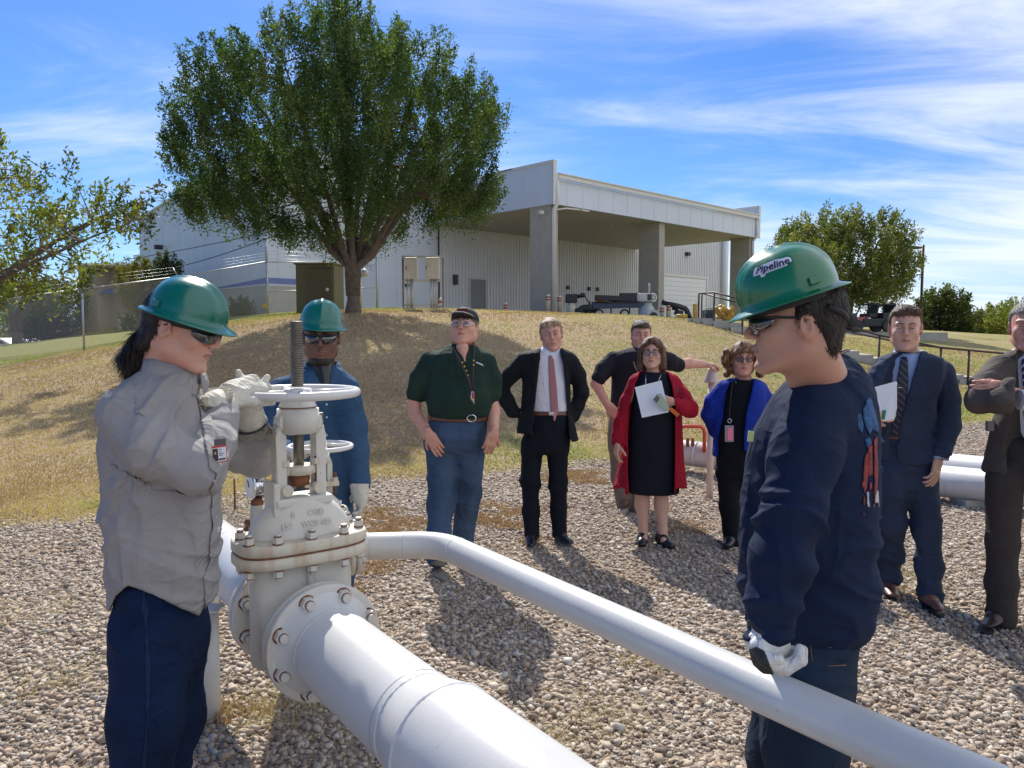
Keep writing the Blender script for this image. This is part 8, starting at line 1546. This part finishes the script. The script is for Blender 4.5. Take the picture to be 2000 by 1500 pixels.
# ---------------------------------------------------------------- worker on the right
def worker_right():
    Y = 1.98; nv = fabric('tee_navy', (.009, .018, .048), .15, .005, 7, 900, .85)
    p = Person(P(1575, 900, Y).x, Y, 'worker in navy long sleeve shirt with one gloved hand on the slim pipe')
    p.head(1556, 636, 1.92, (-.985, .16, -.02), 1.0, SK2, h=.0028, neck=(1600, 750, 1.98), fat=.006, neck_r=.064)
    p.build([[(1590, 800, Y, .10), (1585, 1000, Y, .12), (1580, 1200, Y, .11)], [(1596, 835, 1.93, .04), (1548, 1010, 1.79, .04), (1503, 1200, 1.78, .032)], [(1600, 820, 2.16, .05), (1560, 1000, 2.2, .04), (1500, 1150, 2.2, .03)], [(1565, 1280, 1.95, .08), (1560, 1450, 1.95, .06), (1570, 1800, 1.95, .05)], [(1570, 1280, 2.1, .08), (1560, 1450, 2.12, .06), (1540, 1750, 2.12, .05)]], (.36, .17, .14))
    tor = rows([(698, 1618, 1660, 1.0), (712, 1585, 1672, 1.1), (728, 1556, 1684, 1.25), (748, 1532, 1696, 1.3), (775, 1508, 1706, 1.25), (815, 1484, 1714, 1.12), (850, 1466, 1718, 1.02), (900, 1454, 1718, .96), (960, 1446, 1718, .90), (1050, 1440, 1716, .88), (1150, 1440, 1717, .88), (1200, 1450, 1710, .88), (1236, 1462, 1694, .85)], 2.02, 1.0, 2.2)
    arm = limb([(1592, 815, 1.90, .080), (1572, 890, 1.84, .078), (1548, 1000, 1.79, .069), (1528, 1090, 1.76, .062), (1512, 1165, 1.76, .052), (1502, 1222, 1.76, .046)])+limb([(1600, 820, 2.18, .08), (1540, 980, 2.26, .065), (1480, 1120, 2.24, .05)])
    S_ = [('u', tor, 0)]+[(o, q_, .035) for o, q_, k in arm]; f1, f2 = folds(.018, 9, (.9, .1, .4), 2.0, 4.5), folds(.011, 17, (.2, .3, 1), 9.0, 3.5)
    p.add('long_sleeve_shirt', S_+[('u', Cap(P(1506, 1205, 1.76), P(1500, 1230, 1.76), .050, .044), .01), ('s', Cap(P(1505, 1228, 1.76), P(1496, 1260, 1.76), .034, .04), .004)], .0058, nv, lambda X, Y, Z: f1(X, Y, Z)+f2(X, Y, Z))
    mb = MB(); nc = P(1598, 727, 1.99); fx = Vector((-.95, .3, 0)).normalized(); lx = Vector((fx.y, -fx.x, 0)); mb.b.free()
    mb = MB(); mb.tube([nc+fx*.074*math.cos(t_)+lx*.072*math.sin(t_)+UPV*(.030-.030*math.cos(t_)) for t_ in np.linspace(0, 6.283, 40)[:-1]], .0022, 6, closed=True); mb.build('neck_cord', simple('cord', (.10, .05, .04), .6), p.r)
    lo, hi = tor.lo-.03, tor.hi+.03; blue = simple('print_blue', (.02, .08, .20), .8, 0, .5, 90); red = simple('print_red', (.24, .04, .04), .8, 0, .4, 90); wh = simple('print_white', (.50, .51, .54), .8)
    rr = random.Random(11)
    def pr(pol, m, nm): p.add(nm, [('u', Skin([('u', tor, 0)], -.006, .0040, lo, hi), 0), ('i', Prism(pol, 1.6, 2.02), 0)], .0034, m, lambda X, Y, Z: f1(X, Y, Z)+f2(X, Y, Z))
    for q_ in ([(1684, 800), (1697, 772), (1704, 780), (1714, 812), (1716, 846), (1704, 838), (1699, 850), (1690, 832)], [(1672, 812), (1680, 806), (1686, 830), (1684, 846), (1676, 836)], [(1690, 858), (1698, 854), (1702, 866), (1694, 872)]): pr(q_, blue, 'back_print')
    for q_ in ([(1707, 858), (1713, 852), (1714, 920), (1712, 985), (1706, 990), (1708, 930)], [(1696, 872), (1703, 870), (1703, 926), (1696, 930)], [(1690, 890), (1695, 884), (1694, 930), (1690, 965), (1685, 950)], [(1698, 945), (1702, 940), (1702, 952), (1699, 958)], [(1686, 968), (1690, 972), (1688, 1012), (1685, 1000)]): pr(q_, red, 'back_print')
    pr([(1692, 962), (1697, 960), (1699, 990), (1694, 992)], wh, 'back_letter'); pr([(1705, 992), (1710, 958), (1715, 958), (1719, 992), (1715, 992), (1714, 983), (1710, 983), (1709, 992)], wh, 'back_letter')
    mb = MB(); mb.poly([P(1462, 841, 1.955), P(1474, 843, 1.945), P(1471, 863, 1.945), P(1460, 862, 1.955)], .003, (0, 1, 0)); mb.build('pocket_label', simple('label_lime', (.62, .68, .25), .6), p.r)
    # jeans
    h_ = rows([(1225, 1462, 1688, .85), (1270, 1462, 1676, .82), (1330, 1466, 1660, .8), (1380, 1472, 1656, .8)], 2.02); lg = [('u', h_, 0)]+[(o, q_, .05) for o, q_, k in limb([(1575, 1330, 1.97, .118), (1572, 1450, 1.95, .100), (1572, 1600, 1.95, .090), (1578, 1850, 1.95, .08)])+limb([(1555, 1340, 2.12, .112), (1535, 1470, 2.12, .098), (1520, 1600, 2.12, .088), (1515, 1750, 2.12, .08)])]
    p.add('jeans', lg, .0072, denim_g, folds(.014, 9, (.3, 0, 1), 4, 3)); hl, hh = h_.lo-.03, h_.hi+.03
    p.add('back_pocket', [('u', Skin([('u', h_, 0)], -.006, .010, hl, hh), 0), ('i', Prism([(1581, 1254), (1662, 1256), (1660, 1288), (1654, 1302), (1620, 1304), (1586, 1298)], 1.6, 2.0), 0)], .004, denim_g)
    st = simple('stitch', (.24, .13, .05), .8)
    def surf(px, py, Y0=1.7):
        # march from the eye to the hip surface
        y = 1.6
        while y < 2.1:
            q_ = P(px, py, y); X_, Y_, Z_ = [np.array([[[v]]], np.float32) for v in q_]
            if h_(X_, Y_, Z_)[0, 0, 0] < .019: return q_
            y += .002
        return P(px, py, 1.9)
    for pth in ([(1583, 1257), (1612, 1262), (1622, 1265), (1636, 1258), (1660, 1258)], [(1583, 1260), (1587, 1296), (1620, 1301), (1653, 1299)]): mb = MB(); mb.tube([surf(a, b_) for a, b_ in pth], .0012, 5); mb.build('stitching', st, p.r)
    for x in (P(1578, 1850, 1.95), P(1515, 1750, 2.12)): shoe(p, (x.x, x.y, 0), (-1, .3, 0), brownl, solem, 1.1)
    # hair, eyewear, hat
    hair_cap(p, [('u', Ell(p.T(0, -.062, -.02), (.068, .045, .072), p.M), .03), ('u', Cap(p.T(-.076, -.0, .04), p.T(-.074, .018, -.002), .014, .008), .01), ('u', Cap(p.T(.076, -.0, .04), p.T(.074, .018, -.002), .014, .008), .01)], [facecut(p, .066, 0, .02), ('s', Cap(p.T(.11, .006, -.012), p.T(.055, .006, -.012), .028, .026), .008), ('s', Cap(p.T(-.11, .006, -.012), p.T(-.055, .006, -.012), .028, .026), .008), ('s', Box(p.T(0, .03, -.16), (.2, .10, .095), p.M, .02), .01), neckcut(p, -.085)], .0036, H_DK, .0018, 9, base=(.0815, .1035, .086))
    eyes(p.r, p.c, p.M, p.k, skin=SK2, brow=H_DK); glasses(p.r, p.c, p.M, p.k, lens_d, STRAP, 'wrap', up=.008)
    hu = Vector((-.31, .04, .95)).normalized(); hf = Vector((-.95, .27, -.32)); hf = (hf-hu*hf.dot(hu)).normalized(); Mh = Matrix((hf.cross(hu), hf, hu)).transposed(); HC = P(1540, 579, 1.92)
    ob, srf = helmet(p, HC, Mh, .121, .107, .122, hatm2, .027)
    # label on the left side of the hat
    def onhat(s_, t_, off):
        # the label sits on the wearer's left; s_ runs from back to front
        th_ = -math.pi/2+.20-s_/.118; return HC+Mh @ srf(th_, .72+t_/.125, off)
    def wrap(me, off, parent, mat, nm):
        for v in me.vertices: v.co = onhat(v.co.x, v.co.y, off+v.co.z)
        me.materials.clear(); return link(nm, me, mat, parent)
    def sticker(poly, off, mat, nm, th_=.0006):
        b = bmesh.new(); f = b.faces.new([b.verts.new((x, y, 0)) for x, y in poly]); bmesh.ops.triangulate(b, faces=b.faces[:]); bmesh.ops.subdivide_edges(b, edges=b.edges[:], cuts=5, use_grid_fill=True); me = bpy.data.meshes.new(nm); b.to_mesh(me); b.free(); return wrap(me, off, ob, mat, nm)
    flip = 1
    kk = 1.2; sticker([(a_*kk, b_*kk) for a_, b_ in [(-.052, -.004), (-.050, .008), (-.044, .011), (-.030, .012), (-.006, .015), (.010, .016), (.022, .013), (.040, .012), (.046, .006), (.044, -.004), (.032, -.008), (.030, -.012), (-.018, -.014), (-.022, -.020), (-.030, -.020), (-.032, -.012), (-.050, -.012)]], .0008, simple('decal_white', (.72, .70, .76), .35), 'decal')
    me = text_mesh('lettering', 'Pipeline', .0318, Matrix.Translation((-.003, .000, 0)), None, None, ext=.0001, bold=True, shear=.12); wrap(me, .0018, ob, simple('ink_navy', (.015, .015, .06), .4), 'lettering')
    me = text_mesh('small_lettering', 'PIPELINERS', .0062, Matrix.Translation((.004, -.0105, 0)), None, None, ext=.0001) if False else None
    mb_ = [(-.030+.0066*i) for i in range(10)]
    b = bmesh.new()
    for x in mb_: f = b.faces.new([b.verts.new(v) for v in ((x, -.0142, 0), (x+.0042, -.0142, 0), (x+.0042, -.0106, 0), (x, -.0106, 0))])
    me = bpy.data.meshes.new('fine_print'); b.to_mesh(me); b.free(); wrap(me, .0016, ob, simple('ink_grey', (.35, .34, .42), .5), 'fine_print')
    # ratchet band behind the head
    mb = MB(); mb.tube([p.T(-.078, -.055, .045), p.T(-.066, -.090, .030), p.T(-.04, -.108, .016), p.T(0, -.118, .010), p.T(.04, -.108, .016), p.T(.066, -.09, .030)], .0075, 8); mb.build('nape_strap', STRAP, ob); mb = MB(); mb.cyl(p.T(0, -.112, .010), p.T(0, -.138, .010), .018, n=20); mb.build('ratchet_knob', STRAP, ob)
    # glove on the pipe
    w = P(1500, 1232, 1.76); g = [('u', Cap(w+Vector((0, 0, .020)), P(1504, 1258, 1.755), .045, .043, (Vector((.2, 1, 0)), .85)), 0), ('u', Cap(P(1486, 1258, 1.74), P(1497, 1294, 1.74), .031, .027), .02), ('u', Cap(P(1518, 1258, 1.78), P(1518, 1290, 1.78), .029, .024), .02)]
    for k_, (dx, dy, yy, ln) in enumerate(((0, 0, 1.705, 1.0), (2, 3, 1.727, 1.06), (1, 5, 1.750, 1.0), (-3, 5, 1.772, .85))):
        a_ = P(1502+dx, 1290+dy, yy); b_ = P(1502+dx+32*ln, 1302+dy, yy+.004); c_ = P(1502+dx+58*ln, 1288+dy*.6, yy+.006); d_ = P(1502+dx+60*ln, 1268+dy*.5, yy+.008); g += [('u', Cap(a_, b_, .0165, .0150), .006), ('u', Cap(b_, c_, .0146, .0134), .003), ('u', Cap(c_, d_, .0132, .0116), .003)]
    g += [('u', Cap(P(1482, 1262, 1.715), P(1494, 1286, 1.695), .017, .015), .008), ('u', Cap(P(1494, 1286, 1.695), P(1520, 1288, 1.690), .0145, .0125), .004)]
    p.add('glove', g, .0036, gloveW, folds(.0028, 26, (.3, .2, 1), 3, 2.2))
    gs = [q_ for q_ in g if q_[0] == 'u']; glo = np.min([q_[1].lo for q_ in gs], 0)-.02; ghi = np.max([q_[1].hi for q_ in gs], 0)+.02
    p.add('glove_panel', [('u', Skin(g, -.004, .0035, glo, ghi), 0), ('i', Prism([(1462, 1268), (1478, 1262), (1494, 1272), (1504, 1298), (1512, 1318), (1490, 1316), (1470, 1298)], 1.6, 1.78), 0)], .0032, glove_b); p.add('glove_trim', [('u', Skin(g, -.004, .0045, glo, ghi), 0), ('i', Prism([(1455, 1214), (1468, 1208), (1480, 1222), (1505, 1240), (1540, 1222), (1545, 1232), (1508, 1250), (1478, 1236)], 1.6, 1.9), 0)], .0032, glove_b)
worker_right()
